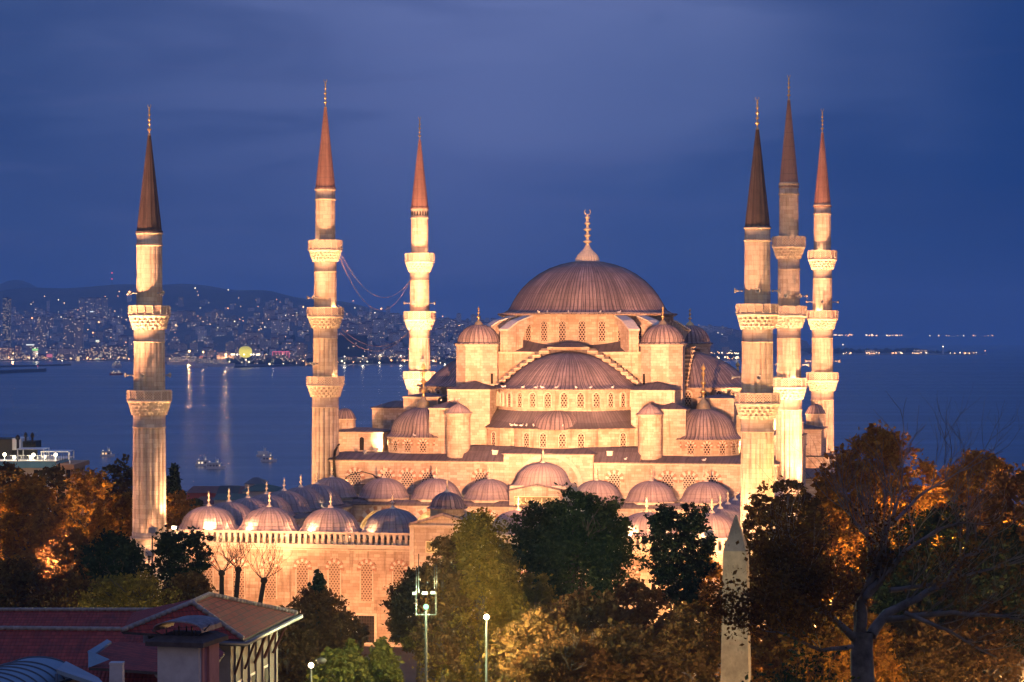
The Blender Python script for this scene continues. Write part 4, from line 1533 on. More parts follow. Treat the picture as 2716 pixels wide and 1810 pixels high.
m, t = new_mat('far hillside')
ob = t.coord('Object')
n = t.noise(ob, .0022, 5.0, 0.6)
n2 = t.noise(ob, .011, 4.0, 0.65)
c = t.mix(t.ramp(n, [(.38, 0.0), (.62, 1.0)]), (.11, .115, .12), (.20, .19, .185))
c = t.mix(t.math('MULTIPLY', n2, .5), c, (.06, .07, .08))
t.out(t.bsdf(c, 0.95))
M['hill'] = m
b = MB()
us = list(range(-900, 2260, 20))
ss = [0, .001, .006, .012, .03, .06, .09, .12, .16, .2, .25, .3, .36, .42, .48, .54, .6, .66, .74, .82, .9, 1.0]
v = []
for s in ss:
    for u in us:
        ds = interp(u, SHORE) - 20
        D = ds + (17000 - ds) * s
        v.append(((u - CU) / F * D, D, land(u, D)))
f = [(j * len(us) + i, j * len(us) + i + 1, (j + 1) * len(us) + i + 1, (j + 1) * len(us) + i) for j in range(len(ss) - 1) for i in range(len(us) - 1)]
b.add(v, f, 0, None, True)
tag(b.build('far_hills', M['hill']), kind='structure')


# =================================================================== CITY ON THE FAR SHORE
def mat_block(name, wall, lit=0.06, glass=(.05, .06, .08), wx=3.4, wz=3.1, estr=2.6):
    m, t = new_mat(name)
    ux, uz, _ = t.sep(t.coord('UV'))
    oi = t.n('ShaderNodeObjectInfo').outputs['Random']
    gx, gz_ = t.math('DIVIDE', ux, wx), t.math('DIVIDE', uz, wz)
    fx, fz = t.math('FRACT', gx), t.math('FRACT', gz_)
    inw = t.math('MULTIPLY', t.math('MULTIPLY', t.math('GREATER_THAN', fx, .22), t.math('LESS_THAN', fx, .78)),
                 t.math('MULTIPLY', t.math('GREATER_THAN', fz, .30), t.math('LESS_THAN', fz, .80)))
    nz = t.sep(t.n('ShaderNodeNewGeometry').outputs['Normal'])[2]
    inw = t.math('MULTIPLY', inw, t.math('LESS_THAN', t.math('ABSOLUTE', nz), .5))
    wn = t.n('ShaderNodeTexWhiteNoise', noise_dimensions='3D')
    t.put(wn, 'Vector', t.comb(t.math('FLOOR', gx), t.math('FLOOR', gz_), t.math('MULTIPLY', oi, 91.0)))
    on = t.math('MULTIPLY', t.math('LESS_THAN', wn.outputs[0], lit), inw)
    wallc = t.mix(t.math('MULTIPLY', oi, .45), wall, tuple(q * .5 for q in wall))
    col = t.mix(inw, wallc, glass)
    hue = t.mix(t.math('FRACT', t.math('MULTIPLY', wn.outputs[0], 777.0)), (1.0, .52, .20), (1.0, .86, .62))
    t.out(t.bsdf(col, 0.8, emit=hue, estr=t.math('MULTIPLY', on, estr)))
    return m


M['bl_pale'] = mat_block('pale apartment wall', (.80, .80, .80))
M['bl_grey'] = mat_block('grey apartment wall', (.48, .48, .50))
M['bl_tan'] = mat_block('tan apartment wall', (.62, .52, .45))
M['bl_lit'] = mat_block('waterfront wall', (.36, .29, .24), .26, estr=2.2)
for k_, c_ in (('far_pale', (.70, .70, .72)), ('far_grey', (.42, .42, .44)), ('far_tan', (.50, .44, .40))):
    M[k_] = mat_block('distant ' + k_, c_, .02)
M['bl_glass'] = mat_block('dark glass curtain wall', (.035, .05, .06), .02, (.025, .04, .05), 2.4, 4.0)
M['roof_red'] = mat_plain('red roof', (.13, .055, .05), .9, .2, .05)
M['roof_grey'] = mat_plain('grey roof', (.12, .12, .13), .9, .2, .05)


def block_mesh(w_, d_, h, wall, roof, kind):
    b = MB()
    b.box(-w_ / 2, w_ / 2, -d_ / 2, d_ / 2, -8, h, 0, False)
    if kind == 'hip':
        e = .8
        rh = min(w_, d_) * .22
        i = max(0, (w_ - d_) / 2)
        q = [(-w_ / 2 - e, -d_ / 2 - e, h), (w_ / 2 + e, -d_ / 2 - e, h), (w_ / 2 + e, d_ / 2 + e, h), (-w_ / 2 - e, d_ / 2 + e, h), (-i - .1, 0, h + rh), (i + .1, 0, h + rh)]
        b.add(q, [(0, 1, 5, 4), (1, 2, 5), (2, 3, 4, 5), (3, 0, 4)], 1)
        b.add([(x, y, z - .4) for x, y, z in q[:4]], [(3, 2, 1, 0)], 1)
    else:
        b.box(-w_ / 2 - .3, w_ / 2 + .3, -d_ / 2 - .3, d_ / 2 + .3, h, h + .7, 1)
        b.box(-w_ * .18, w_ * .22, -d_ * .2, d_ * .2, h + .7, h + 3.6, 0)
    return b.mesh('apartment_block', [wall, roof])


RB = random.Random(21)
kinds = []
for wall, wn_ in (('bl_pale', 'pale'), ('bl_grey', 'grey'), ('bl_tan', 'tan')):
    for (w_, d_, h, kd) in ((18, 14, 16, 'hip'), (24, 15, 22, 'flat'), (16, 14, 26, 'hip'), (30, 14, 19, 'hip'), (22, 18, 34, 'flat'), (14, 12, 13, 'hip')):
        kinds.append((wn_, kd, h, block_mesh(w_, d_, h, M[wall], M['roof_red'] if kd == 'hip' else M['roof_grey'], kd)))
front_kinds = []
for (w_, d_, h, kd) in ((44, 16, 17, 'flat'), (30, 15, 13, 'hip'), (24, 15, 20, 'flat'), (60, 16, 10, 'flat'), (20, 14, 15, 'hip')):
    front_kinds.append(('lamplit', kd, h, block_mesh(w_, d_, h, M['bl_lit'], M['roof_red'] if kd == 'hip' else M['roof_grey'], kd)))

ZONES = [(-20, 338, 'left of leftmost minaret'), (452, 812, 'right of leftmost minaret'), (900, 1070, 'right of second minaret'), (1140, 1215, 'right of third minaret')]


def zone(u):
    for a, c, s in ZONES:
        if a - 8 <= u <= c + 8:
            return s
    return None


def row_word(s):
    return 'in middle rows' if s < 1100 else 'in rear rows'


count = 0
spots = []
for zi, (u0, u1, zn) in enumerate(ZONES):
    share = (92, 112, 62, 26)[zi]
    for k in range(share):
        u = u0 + (u1 - u0) * ((k * .61803) % 1.0)
        ds = interp(u, SHORE)
        if k % 6 == 0:
            s = RB.uniform(60, 130)
        else:
            s = 180 + 2400 * (RB.random() ** 0.85)
        spots.append((ds + s, u, s, zn))
spots.sort(reverse=True)
for D, u, s, zn in spots:
    z = land(u, D)
    wn_, kd, h, me = RB.choice(front_kinds if s < 140 else kinds)
    x = (u - CU) / F * D
    o = inst('apartment_block', me, None, (x, D, z), math.radians(RB.uniform(-35, 35)) if s > 140 else math.radians(RB.uniform(-6, 6)), (1, 1, RB.uniform(.85, 1.25) if s > 140 else 1.0))
    if s < 140:
        lab = 'lamplit waterfront building on the far shore, ' + zn
    else:
        lab = '%s %s-roofed block %s of far city, %s' % (wn_, 'red' if kd == 'hip' else 'flat', row_word(s), zn)
    tag(o, lab, 'apartment block', lab.split(',')[0] + ' ' + zn)
    count += 1

# houses beyond counting on the slopes behind
b = MB()
RS = random.Random(4)
for k in range(1300):
    u = RS.uniform(-60, 1320) if k % 5 else RS.uniform(1560, 2040)
    ds = interp(u, SHORE)
    D = ds + 300 + 2500 * RS.random() if k % 3 == 0 else RS.uniform(ds + 2200, 10300)
    if D > ds + 2400 and RS.random() < (.85 if 330 < u < 560 else (.65 if u < 700 else .2)):
        continue
    z = land(u, D)
    x = (u - CU) / F * D
    ww, dd_, hh = RS.uniform(9, 24), RS.uniform(9, 16), RS.uniform(8, 24)
    if RS.random() < .03:
        hh *= 2.2
    b.box(x - ww / 2, x + ww / 2, D - dd_ / 2, D + dd_ / 2, z - 6, z + hh, RS.choice((0, 0, 1, 2)), False)
    if RS.random() < .6:
        b.add([(x - ww / 2 - .5, D - dd_ / 2 - .5, z + hh + .02), (x + ww / 2 + .5, D - dd_ / 2 - .5, z + hh + .02), (x + ww / 2 + .5, D + dd_ / 2 + .5, z + hh + .02), (x - ww / 2 - .5, D + dd_ / 2 + .5, z + hh + .02), (x, D, z + hh + 3)],
              [(0, 1, 4), (1, 2, 4), (2, 3, 4), (3, 0, 4)], 3)
tag(b.build('distant_houses', [M['far_pale'], M['far_grey'], M['far_tan'], M['roof_red']]), 'distant houses massed over the slopes behind the far city', 'houses', kind='stuff')

# dark tree belt along parts of the far shore
m, t = new_mat('far trees')
c = t.mix(t.noise(t.coord('Object'), .06, 4.0), (.022, .030, .022), (.055, .055, .035))
t.out(t.bsdf(c, .95))
M['far_trees'] = m
b = MB()
for k in range(900):
    q = RS.random()
    if q < .45:
        u = RS.uniform(640, 1240)
        D = interp(u, SHORE) + RS.choice((RS.uniform(40, 120), RS.uniform(200, 1500)))
    elif q < .6:
        u = RS.uniform(470, 660)
        D = interp(u, SHORE) + RS.uniform(40, 80)
    else:
        u = RS.uniform(1560, 2030)
        D = interp(u, SHORE) + RS.uniform(120, 700)
    x, z, r = (u - CU) / F * D, land(u, D), RS.uniform(5, 11)
    b.lathe([(r * .5, 0), (r * RS.uniform(.85, 1.1), r * .55), (r * .8, r * 1.05), (r * .35, r * 1.45), (.1, r * 1.55)], 7, (x, D, z - 1), smooth=True,
            mod=lambda a, rr, zz, k=k: rr * (1 + .22 * math.sin(a * 3 + k) + .15 * math.sin(a * 5 + k * 2 + zz)))
tag(b.build('far_woods', M['far_trees']), 'dark belt of trees along the far shore', 'trees', kind='stuff')

# scattered lamps of the far city
warm_l, white_l, amber_l, green_l = mat_emit('warm street light', (1.0, .56, .25), 5.0), mat_emit('white street light', (1.0, .80, .50), 5.5), mat_emit('amber street light', (1.0, .42, .16), 6.0), mat_emit('green light', (.5, 1.0, .35), 1.6)
red_l = mat_emit('red light', (1.0, .10, .10), 2.4)


def dot(b, x, y, z, r, mat):
    b.add([(x - r, y, z), (x + r, y, z), (x, y - r, z), (x, y + r, z), (x, y, z - r), (x, y, z + r)],
          [(0, 2, 5), (2, 1, 5), (1, 3, 5), (3, 0, 5), (2, 0, 4), (1, 2, 4), (3, 1, 4), (0, 3, 4)], mat)


b = MB()
for k in range(430):
    q = RS.random()
    u = RS.uniform(-20, 1240) if q < .9 else RS.uniform(1570, 2050)
    ds = interp(u, SHORE)
    D = RS.uniform(ds + 60, ds + 2600) if RS.random() < .55 else RS.uniform(ds + 2600, 10800)
    if D > ds + 2600 and ((u > 330 and u < 500) or RS.random() < .25):
        continue
    r = RS.choice((.9, 1.2, 1.6)) * D / 7000
    if RS.random() < .1:
        r *= 1.7
    dot(b, (u - CU) / F * D, D, land(u, D) + RS.uniform(5, 22), r, RS.choice((0, 0, 0, 1, 1, 2, 2)))
for k in range(130):                          # along the water's edge
    u = RS.uniform(-20, 1240) if k % 3 else RS.uniform(1840, 1962)
    D = interp(u, SHORE) + RS.uniform(12, 70)
    dot(b, (u - CU) / F * D, D, land(u, D) + RS.uniform(2, 9), RS.choice((1.3, 1.7, 2.4)), RS.choice((0, 1, 1, 0, 2)))
for (u0, u1, v_, D, n) in ((1860, 2120, 907, 14500, 26), (2205, 2260, 904, 15500, 12), (2290, 2330, 903.5, 15500, 14), (2350, 2400, 904, 15500, 16), (2440, 2640, 905, 15500, 13), (1860, 1960, 951, 7700, 22), (2150, 2260, 903, 15000, 24)):
    for k in range(n):
        u = RS.uniform(u0, u1)
        dot(b, (u - CU) / F * D, D, Z_at(v_ + RS.uniform(-1.2, 1.2), D), RS.choice((1.5, 2.2, 3.2)) * D / 11000, RS.choice((0, 0, 1, 2)))
tag(b.build('city_lights', [warm_l, white_l, amber_l]), 'countless street lights dotted over the far city and coast', 'lights', kind='stuff')

# landmark blocks
def landmark(u, v0, v1, u0, u1, D, wall, roof, label, cat='tower block', depth=18, name='tower_block', cap=None):
    z1, x0, x1 = Z_at(v0, D), (u0 - CU) / F * D, (u1 - CU) / F * D
    z0 = min(Z_at(v1, D), land((u0 + u1) / 2, D))
    tt = thing(name, label, cat, ((x0 + x1) / 2, D, z0))
    b = MB()
    hw = (x1 - x0) / 2
    b.box(-hw, hw, 0, depth, 0, z1 - z0, 0, False)
    b.build('facade', [wall], tt)
    b = MB()
    b.box(-hw - .4, hw + .4, -.4, depth + .4, z1 - z0 + .01, z1 - z0 + 1.6)
    b.box(-hw * .4, hw * .3, depth * .3, depth * .7, z1 - z0 + 1.61, z1 - z0 + 5)
    b.build('roof', [roof], tt)
    return tt


G_, P_, T_, RG = M['bl_grey'], M['bl_pale'], M['bl_tan'], M['roof_grey']
M['bl_office'] = mat_block('blue green office tower', (.16, .20, .22), .28, (.06, .09, .10), 3, 3.4, 1.1)
landmark(0, 806, 850, 7, 27, 8300, M['bl_office'], RG, 'slim blue-green office tower at the far left edge, some floors lit')
landmark(0, 857, 890, 93, 104, 7900, G_, RG, 'narrow dark twin tower left of the leftmost minaret, the left one')
landmark(0, 856, 890, 106, 121, 7900, G_, RG, 'wide dark tower just right of the narrow one, left of the leftmost minaret')
landmark(0, 858, 922, 167, 197, 7750, G_, RG, 'tall dark slab tower beside the leftmost minaret with vertical stripes')
landmark(0, 864, 914, 197, 219, 7700, T_, RG, 'slightly lower brown tower attached right of the tall dark slab')
for k, (u0, u1) in enumerate(((209, 224), (229, 250), (251, 268), (269, 285))):
    landmark(0, 806 - (k % 2), 832, u0, u1, 9800, G_, RG, 'row tower on the hillside left of the leftmost minaret, number of four in line', group if False else 'tower block') if False else tag(
        landmark(0, 806 - (k % 2), 832, u0, u1, 9800, G_, RG, 'grey tower in a row of four on the hillside left of the leftmost minaret'), group='four hillside towers in a row')
landmark(0, 785, 806, 336, 348, 10500, P_, RG, 'pale slab high on the hill touching the leftmost minaret')
landmark(0, 838, 866, 700, 728, 8500, T_, RG, 'tall brown tower block rising behind the city between the first two minarets')
landmark(0, 864, 892, 720, 740, 7600, P_, M['roof_red'], 'pale blue tower block, left of a similar one near the second minaret')
landmark(0, 867, 892, 741, 761, 7600, P_, M['roof_red'], 'pale blue tower block, right of a similar one near the second minaret')
landmark(0, 856, 892, 803, 818, 7500, G_, RG, 'dark tower touching the left side of the second minaret')
landmark(0, 841, 858, 497, 517, 8600, T_, RG, 'tan block on the hill just right of the leftmost minaret')
landmark(0, 862, 888, 990, 1018, 7800, P_, RG, 'white and blue tower block between the second and third minarets')
landmark(0, 874, 892, 951, 979, 7700, T_, RG, 'pair-like tan blocks left of the white and blue tower')
dg = landmark(0, 905, 958, 893, 973, 6350, M['bl_glass'], RG, 'large dark glass office building just right of the second minaret', 'office building', 40, 'glass_office')
# waterfront landmarks
M['bl_orange'] = mat_block('floodlit waterfront wall', (.55, .36, .24), .22, estr=2.0)
def glow(u, v_, D, p, col):
    lamp('POINT', 'quay_lamp', at(u, v_, D), None, p, col, radius=2.2)


landmark(0, 937, 962, -4, 34, 7330, M['bl_orange'], RG, 'floodlit orange palace-like building at the far left edge of the waterfront', 'waterfront building', 20, 'waterfront_hall')
landmark(0, 932, 961, 40, 54, 7335, M['bl_orange'], RG, 'tall narrow floodlit building beside the orange one on the left waterfront', 'waterfront building', 18, 'waterfront_hall')
landmark(0, 940, 962, 153, 201, 7320, M['bl_tan'], RG, 'long pale hall with blank wall on the waterfront left of the leftmost minaret', 'waterfront building', 20, 'waterfront_hall')
landmark(0, 935, 965, 238, 269, 7310, M['bl_lit'], RG, 'lit colonnaded building on the waterfront beside the leftmost minaret', 'waterfront building', 18, 'waterfront_hall')
landmark(0, 934, 953, 272, 336, 7420, M['bl_lit'], RG, 'long low lit building behind the leftmost minaret on the waterfront', 'waterfront building', 18, 'waterfront_hall')
pk = thing('pink_pavilion', 'building with glowing pink columns on the far waterfront left of the second minaret', 'building', at(745, 963, 6120))
b = MB()
b.box(-20.5, 20.5, 0, 14, -2, 14.5, 0, False)
b.build('facade', T_, pk)
pinkm = mat_emit('pink-lit column glow', (1.0, .16, .26), 1.5)  # emission stands for the pink light falling on the columns
b = MB()
for k in range(8):
    x = -20 + 40 * k / 7 if k > 3 else -20 + 8 * k
    b.box(x - .45, x + .45, -1.2, -.3, 0, 14, 0)
b.box(-20.4, 20.4, -1.3, -.2, 14.01, 15.2, 0)
b.build('pink_lit_columns', pinkm, pk)

# yellow balloon moored on the far quay
bl = thing('balloon', 'large glowing yellow tethered balloon above the far quay', 'balloon', at(651, 985, 6020))
zc_ = Z_at(948, 6020) - Z_at(985, 6020)
m, t = new_mat('glowing yellow balloon')
gv_ = t.sep(t.coord('Object'))[2]
t.out(t.bsdf((.75, .68, .08), .7, emit=(1.0, .78, .12), estr=t.math('MULTIPLY', t.ramp(t.math('MULTIPLY_ADD', gv_, 1 / 30.0, -.55), [(0.0, 1.0), (.6, .95), (1.0, .45)]), 1.15)))
b = MB()
b.lathe([(5, -13.5), (9.5, -12), (13, -9), (15, -4.5), (15.6, 0), (15.2, 4.5), (13.6, 8.6), (10.2, 11.6), (5.5, 13.2), (.05, 13.8)], 28, (0, 0, zc_), mod=lambda a, r, z: r * (1 + .012 * math.cos(a * 14)))
b.build('envelope', m, bl)
b = MB()
for k in range(12):
    a = math.pi * 2 * k / 12
    b.tube([(7 * math.cos(a), 7 * math.sin(a), 4), (33 * math.cos(a), 33 * math.sin(a), zc_ - 7)], .35, n=4)
b.tube([(0, 0, 0), (0, 0, 6)], 1.6, n=6)
b.build('lamp_frame', M['white_paint'], bl)
for k in range(12):
    a = math.pi * 2 * k / 12
    bb = MB()
    bb.ball((33 * math.cos(a), 33 * math.sin(a), zc_ - 6), 1.9, 8)
    bb.build('lamp', white_l, bl)

# quay lamps that throw streaks on the water
lamp_m = {'w': mat_emit('quay lamp white', (1.0, .90, .70), 5.0), 'a': mat_emit('quay lamp orange', (1.0, .55, .22), 9.0)}
for u, v_, D, k, r, p, lab in ((502, 946, 6560, 'a', 4.0, 9e5, 'brightest orange quay lamp, left of three between the first two minarets'), (539, 948, 6500, 'a', 3.0, 3.5e5, 'orange quay lamp in the middle of three between the first two minarets'),
                               (599, 955, 6260, 'a', 4.4, 1.1e6, 'orange quay lamp left of the yellow balloon'), (726, 974, 6090, 'w', 2.6, 2.2e5, 'white quay lamp right of the balloon, left of a pair'), (739, 974, 6090, 'w', 2.6, 2.2e5, 'white quay lamp right of the balloon, right of a pair'),
                               (802, 960, 6140, 'w', 2.2, 1.5e5, 'white quay lamp close to the left side of the second minaret'), (914, 960, 6200, 'w', 2.2, 1.5e5, 'white quay lamp before the dark glass office, left one'),
                               (963, 959, 6220, 'w', 2.0, 1.5e5, 'white quay lamp before the dark glass office, right one'), (1008, 956, 6300, 'w', 2.3, 1.0e5, 'white quay lamp right of the dark glass office'),
                               (1063, 958, 6300, 'w', 2.6, 1.2e5, 'white quay lamp close to the left side of the third minaret'), (1180, 980, 6280, 'w', 2.0, 1.0e5, 'white quay lamp between the third minaret and the domes'),
                               (470, 964, 6760, 'w', 2.6, 1.5e5, 'white quay lamp at the right edge of the leftmost minaret'), (35, 952, 7240, 'a', 3.0, 2.5e5, 'orange quay lamp by the floodlit building at far left'),
                               (99, 952, 7240, 'w', 2.6, 1.2e5, 'white quay lamp among the waterfront lights at left')):
    p0 = at(u, v_, D)
    z0 = max(land(u, D), SEA)
    tt = thing('quay_lamp', lab, 'street lamp', (p0.x, p0.y, z0), group='lamps along the far quay')
    b = MB()
    b.tube([(0, 0, 0), (0, 0, p0.z - z0)], .35, .25, 5)
    b.build('pole', M['grey_metal'], tt)
    b = MB()
    b.ball((0, 0, p0.z - z0), r * .62, 8)
    b.build('lamp_head', lamp_m[k], tt)
    lamp('POINT', 'quay_light', (p0.x, p0.y - 7, p0.z), None, p * (.10 if k == 'w' else .32), (1.0, .86, .62) if k == 'w' else (1.0, .50, .20), radius=3.0)
# green glow and pink sign among the waterfront lights
for u, v_, D, w_, h_, col, s_, lab in ((93, 942, 7240, 16, 6, (.45, 1.0, .30), 1.2, 'bright green illuminated sign on the left waterfront'), (131, 958, 7200, 16, 9, (1.0, .25, .35), .8, 'pink illuminated shopfront on the left waterfront'),
                                       (207, 966, 7200, 8, 12, (1.0, .66, .34), 1.1, 'small bright orange kiosk at the water edge left of the leftmost minaret'), (80, 929, 7500, 24, 3.5, (1.0, 1.0, .92), 1.4, 'white lit rooftop sign above the left waterfront'),
                                       (243, 841, 8600, 12, 3.5, (.85, .95, 1.0), 1.6, 'bluish white lit sign on the hillside left of the leftmost minaret'), (258, 919, 7500, 10, 6, (.95, 1.0, .80), 1.4, 'bright white lit rooftop beside the leftmost minaret'),
                                       (258, 966, 7200, 12, 3, (.9, 1.0, .6), 1.0, 'yellow lit ground floor beside the leftmost minaret')):
    p0 = at(u, v_, D)
    b = MB()
    b.box(-w_ / 2, w_ / 2, 0, 2, -h_ / 2, h_ / 2)
    if 'rooftop' in lab or 'hillside' in lab:
        b.box(-w_ / 2, w_ / 2, .6, 1.4, -h_ / 2 - 20, -h_ / 2 - .01, 1)
    else:
        b.box(-w_ / 2, w_ / 2, .6, 1.4, -h_ / 2 - 20, -h_ / 2 - .01, 1)
    tag(b.build('lit_sign', [mat_emit('lit sign', col, s_), T_], None, p0), lab, 'sign')

# radio mast on the ridge
p0 = at(297, 774, 11300)
ms = thing('radio_mast', 'thin radio mast with red warning lights on the far ridge', 'mast', p0)
b = MB()
b.tube([(0, 0, -20), (0, 0, 62)], 1.1, .7, 4)
b.build('pole', M['iron'], ms)
for z in (33, 60):
    bb = MB()
    bb.ball((0, 0, z), 3.0, 6)
    bb.build('warning_light', red_l, ms)

# breakwaters
M['rock'] = mat_plain('wet rock', (.06, .058, .055), .9, .4, .05, bump=.6)


def breakwater(pts, label, w_=14, h=4.0):
    b = MB()
    n = len(pts)
    L = []
    for i, (x, y) in enumerate(pts):
        k = 0.4 if i in (0, n - 1) else 1.0
        jit = RS.uniform(-.5, .5)
        L.append([(x, y - w_ * k, SEA - 2), (x, y - w_ * .35 * k, SEA + h + jit), (x, y + w_ * .35 * k, SEA + h + jit), (x, y + w_ * k, SEA - 2)])
    v = [p for q in L for p in q]
    f = [(i * 4 + j, i * 4 + 4 + j, i * 4 + 5 + j, i * 4 + 1 + j) for i in range(n - 1) for j in range(3)]
    b.add(v, f)
    o = b.build('breakwater', M['rock'])
    return tag(o, label, 'breakwater')


def seg(u0, u1, v0, v1, n=14):
    out = []
    for i in range(n + 1):
        u, v_ = u0 + (u1 - u0) * i / n, v0 + (v1 - v0) * i / n
        D = (ZC - SEA) * F / (v_ - HV)
        out.append(((u - CU) / F * D, D))
    return out


breakwater(seg(-60, 188, 990.5, 984), 'long low breakwater at left, farther of two')
breakwater(seg(-60, 122, 1008, 1000), 'low rocky breakwater at the left edge, nearer of two', 16, 6)
breakwater(seg(622, 850, 990, 984), 'dark breakwater with a lighthouse below the yellow balloon', 14, 4)


def beacon(u, v0, D, h, lightm, label, r=1.6):
    p0 = at(u, v0, D)
    tt = thing('lighthouse', label, 'lighthouse', p0)
    b = MB()
    b.lathe([(r * 1.3, -3), (r, 0), (r * .72, h * .8), (r * 1.05, h * .81), (r * 1.05, h * .84), (r * .6, h * .85), (r * .6, h * .95), (.05, h * 1.04)], 12)
    b.build('tower', M['white_paint'], tt)
    bb = MB()
    bb.ball((0, -r * .3, h * .92), r * .75, 8)
    bb.build('beacon_light', lightm, tt)


beacon(652, 985, 6010, 16, white_l, 'white lighthouse at the end of the breakwater under the yellow balloon', 2.4)
beacon(100, 996, 5250, 9, red_l, 'small beacon with a red light at the end of the near left breakwater', 1.0)
beacon(165, 983, 6200, 12, white_l, 'white beacon tower on the far left breakwater', 1.8)

# cape with a lighthouse far right
b = MB()
cape = []
for i in range(41):
    s = i / 40
    u = 1900 + 715 * s
    cape.append((u, 10150 + 60 * math.sin(s * 6)))
v, f = [], []
for i, (u, D) in enumerate(cape):
    k = max(.0, 1 - max(0, (i - 30) / 10.0))
    h = 3.5 + 3.5 * k
    for dd_, z in ((0, SEA - 3), (14, SEA + h * .5), (160, SEA + h), (420, SEA - 3)):
        v.append(((u - CU) / F * D, D + dd_, z))
f = [(i * 4 + j, i * 4 + 4 + j, i * 4 + 5 + j, i * 4 + 1 + j) for i in range(40) for j in range(3)]
b.add(v, f)
tag(b.build('cape_land', M['hill']), kind='structure')
b = MB()
for k in range(230):
    u = 1900 + 620 * RS.random()
    D = 10240 + RS.uniform(0, 120)
    r = RS.uniform(8, 17) * (1.0 if u < 2440 else .6)
    b.lathe([(r * .6, 0), (r, r * .5), (r * .8, r), (r * .3, r * 1.35), (.1, r * 1.4)], 7, ((u - CU) / F * D, D, SEA + 4), mod=lambda a, rr, zz, k=k: rr * (1 + .2 * math.sin(a * 3 + k)))
tag(b.build('cape_woods', M['far_trees']), 'dark trees along the low cape at right', 'trees', kind='stuff')
for (u0, u1, h, lab) in ((2296, 2330, 14, 'lit low house on the cape, leftmost'), (2424, 2462, 16, 'wide pale building on the cape with a stepped roof'), (2370, 2392, 9, 'small lamplit house in the middle of the cape'), (2556, 2585, 8, 'small lit house near the tip of the cape')):
    D = 10160
    x0, x1 = (u0 - CU) / F * D, (u1 - CU) / F * D
    tt = thing('cape_house', lab, 'house', ((x0 + x1) / 2, D, SEA + 3))
    b = MB()
    b.box((x0 - x1) / 2, (x1 - x0) / 2, 0, 16, 0, h, 0, False)
    b.build('wall', M['bl_lit'], tt)
    b = MB()
    b.box((x0 - x1) / 2 - 1, (x1 - x0) / 2 + 1, -1, 17, h + .01, h + 2)
    b.build('roof', M['roof_grey'], tt)
beacon(2501, 951, 10150, 28, white_l, 'white lighthouse with a bright light on the cape at far right', 3.4)
b = MB()
for k in range(46):
    u = RS.choice((RS.uniform(2230, 2275), RS.uniform(2296, 2335), RS.uniform(2365, 2395), RS.uniform(2420, 2470), RS.uniform(2520, 2590)))
    dot(b, (u - CU) / F * 10140, 10140, SEA + RS.uniform(4, 9), RS.choice((1.6, 2.2, 2.8)), RS.choice((0, 1, 2, 0)))
dot(b, (2613 - CU) / F * 10140, 10140, SEA + 16, 2.2, 2)
dot(b, (2236 - CU) / F * 10140, 10140, SEA + 40, 2.6, 1)
tag(b.build('cape_lights', [warm_l, white_l, amber_l]), 'small lights strung along the low cape', 'lights', kind='stuff')


# =================================================================== BOATS
HULL_W = mat_plain('white hull', (.62, .62, .62), .5, .06, .5)
HULL_R = mat_plain('red hull', (.28, .05, .05), .5, .06, .5)
CABIN = mat_block('boat cabin', (.5, .5, .5), .35, (.1, .1, .12), 1.6, 2.6, 1.4)
BOATLIGHT = mat_emit('boat light', (1.0, .84, .60), 1.6)


def boat(u, v_, L, label, hull=HULL_W, rz=0.0, decks=1, lights=True, group=None):
    D = (ZC - SEA) * F / (v_ - HV)
    t = thing('boat' if decks == 1 else 'ferry', label, 'boat' if decks == 1 else 'ferry', ((u - CU) / F * D, D, SEA), rz, group)
    B = L * .24 if decks == 1 else L * .2
    b = MB()
    st = [(-.5, .75), (-.3, .95), (0, 1.0), (.25, .85), (.42, .4), (.5, .03)]
    v = []
    hh = L * .085 + .4
    for s, wd in st:
        rise = hh * (1 + .35 * max(0, s) * 2)
        v += [(s * L, -wd * B / 2 * .7, -.4), (s * L * 1.02, -wd * B / 2, rise), (s * L * 1.02, wd * B / 2, rise), (s * L, wd * B / 2 * .7, -.4)]
    f = [(i * 4 + j, i * 4 + 4 + j, i * 4 + 5 + j, i * 4 + 1 + j) for i in range(len(st) - 1) for j in range(3)] + [(3, 2, 1, 0)]
    b.add(v, f)
    b.build('hull', hull, t)
    z = hh
    for k in range(decks):
        b = MB()
        l0, l1 = (-.42 + .05 * k) * L, (.26 - .07 * k) * L
        b.box(l0, l1, -B * .40, B * .40, z + .01, z + L * .07 + 1.0)
        b.box(l0 - .3, l1 + .5, -B * .43, B * .43, z + L * .07 + 1.01, z + L * .07 + 1.25)
        b.build('cabin', CABIN if lights else M['white_paint'], t)
        z += L * .07 + 1.25
    b = MB()
    b.box(.02 * L, .16 * L, -B * .25, B * .25, z + .01, z + 1.9)
    b.tube([(0, 0, z), (-.02 * L, 0, z + L * .14 + 1.5)], .12, .06, 5)
    b.build('wheelhouse', HULL_W, t)
    if lights:
        for q in (-.3, .12):
            bb = MB()
            bb.ball((q * L, -B * .3, z + .5), .22 if L < 26 else .9, 8)
            bb.build('deck_light', BOATLIGHT, t)
    return t


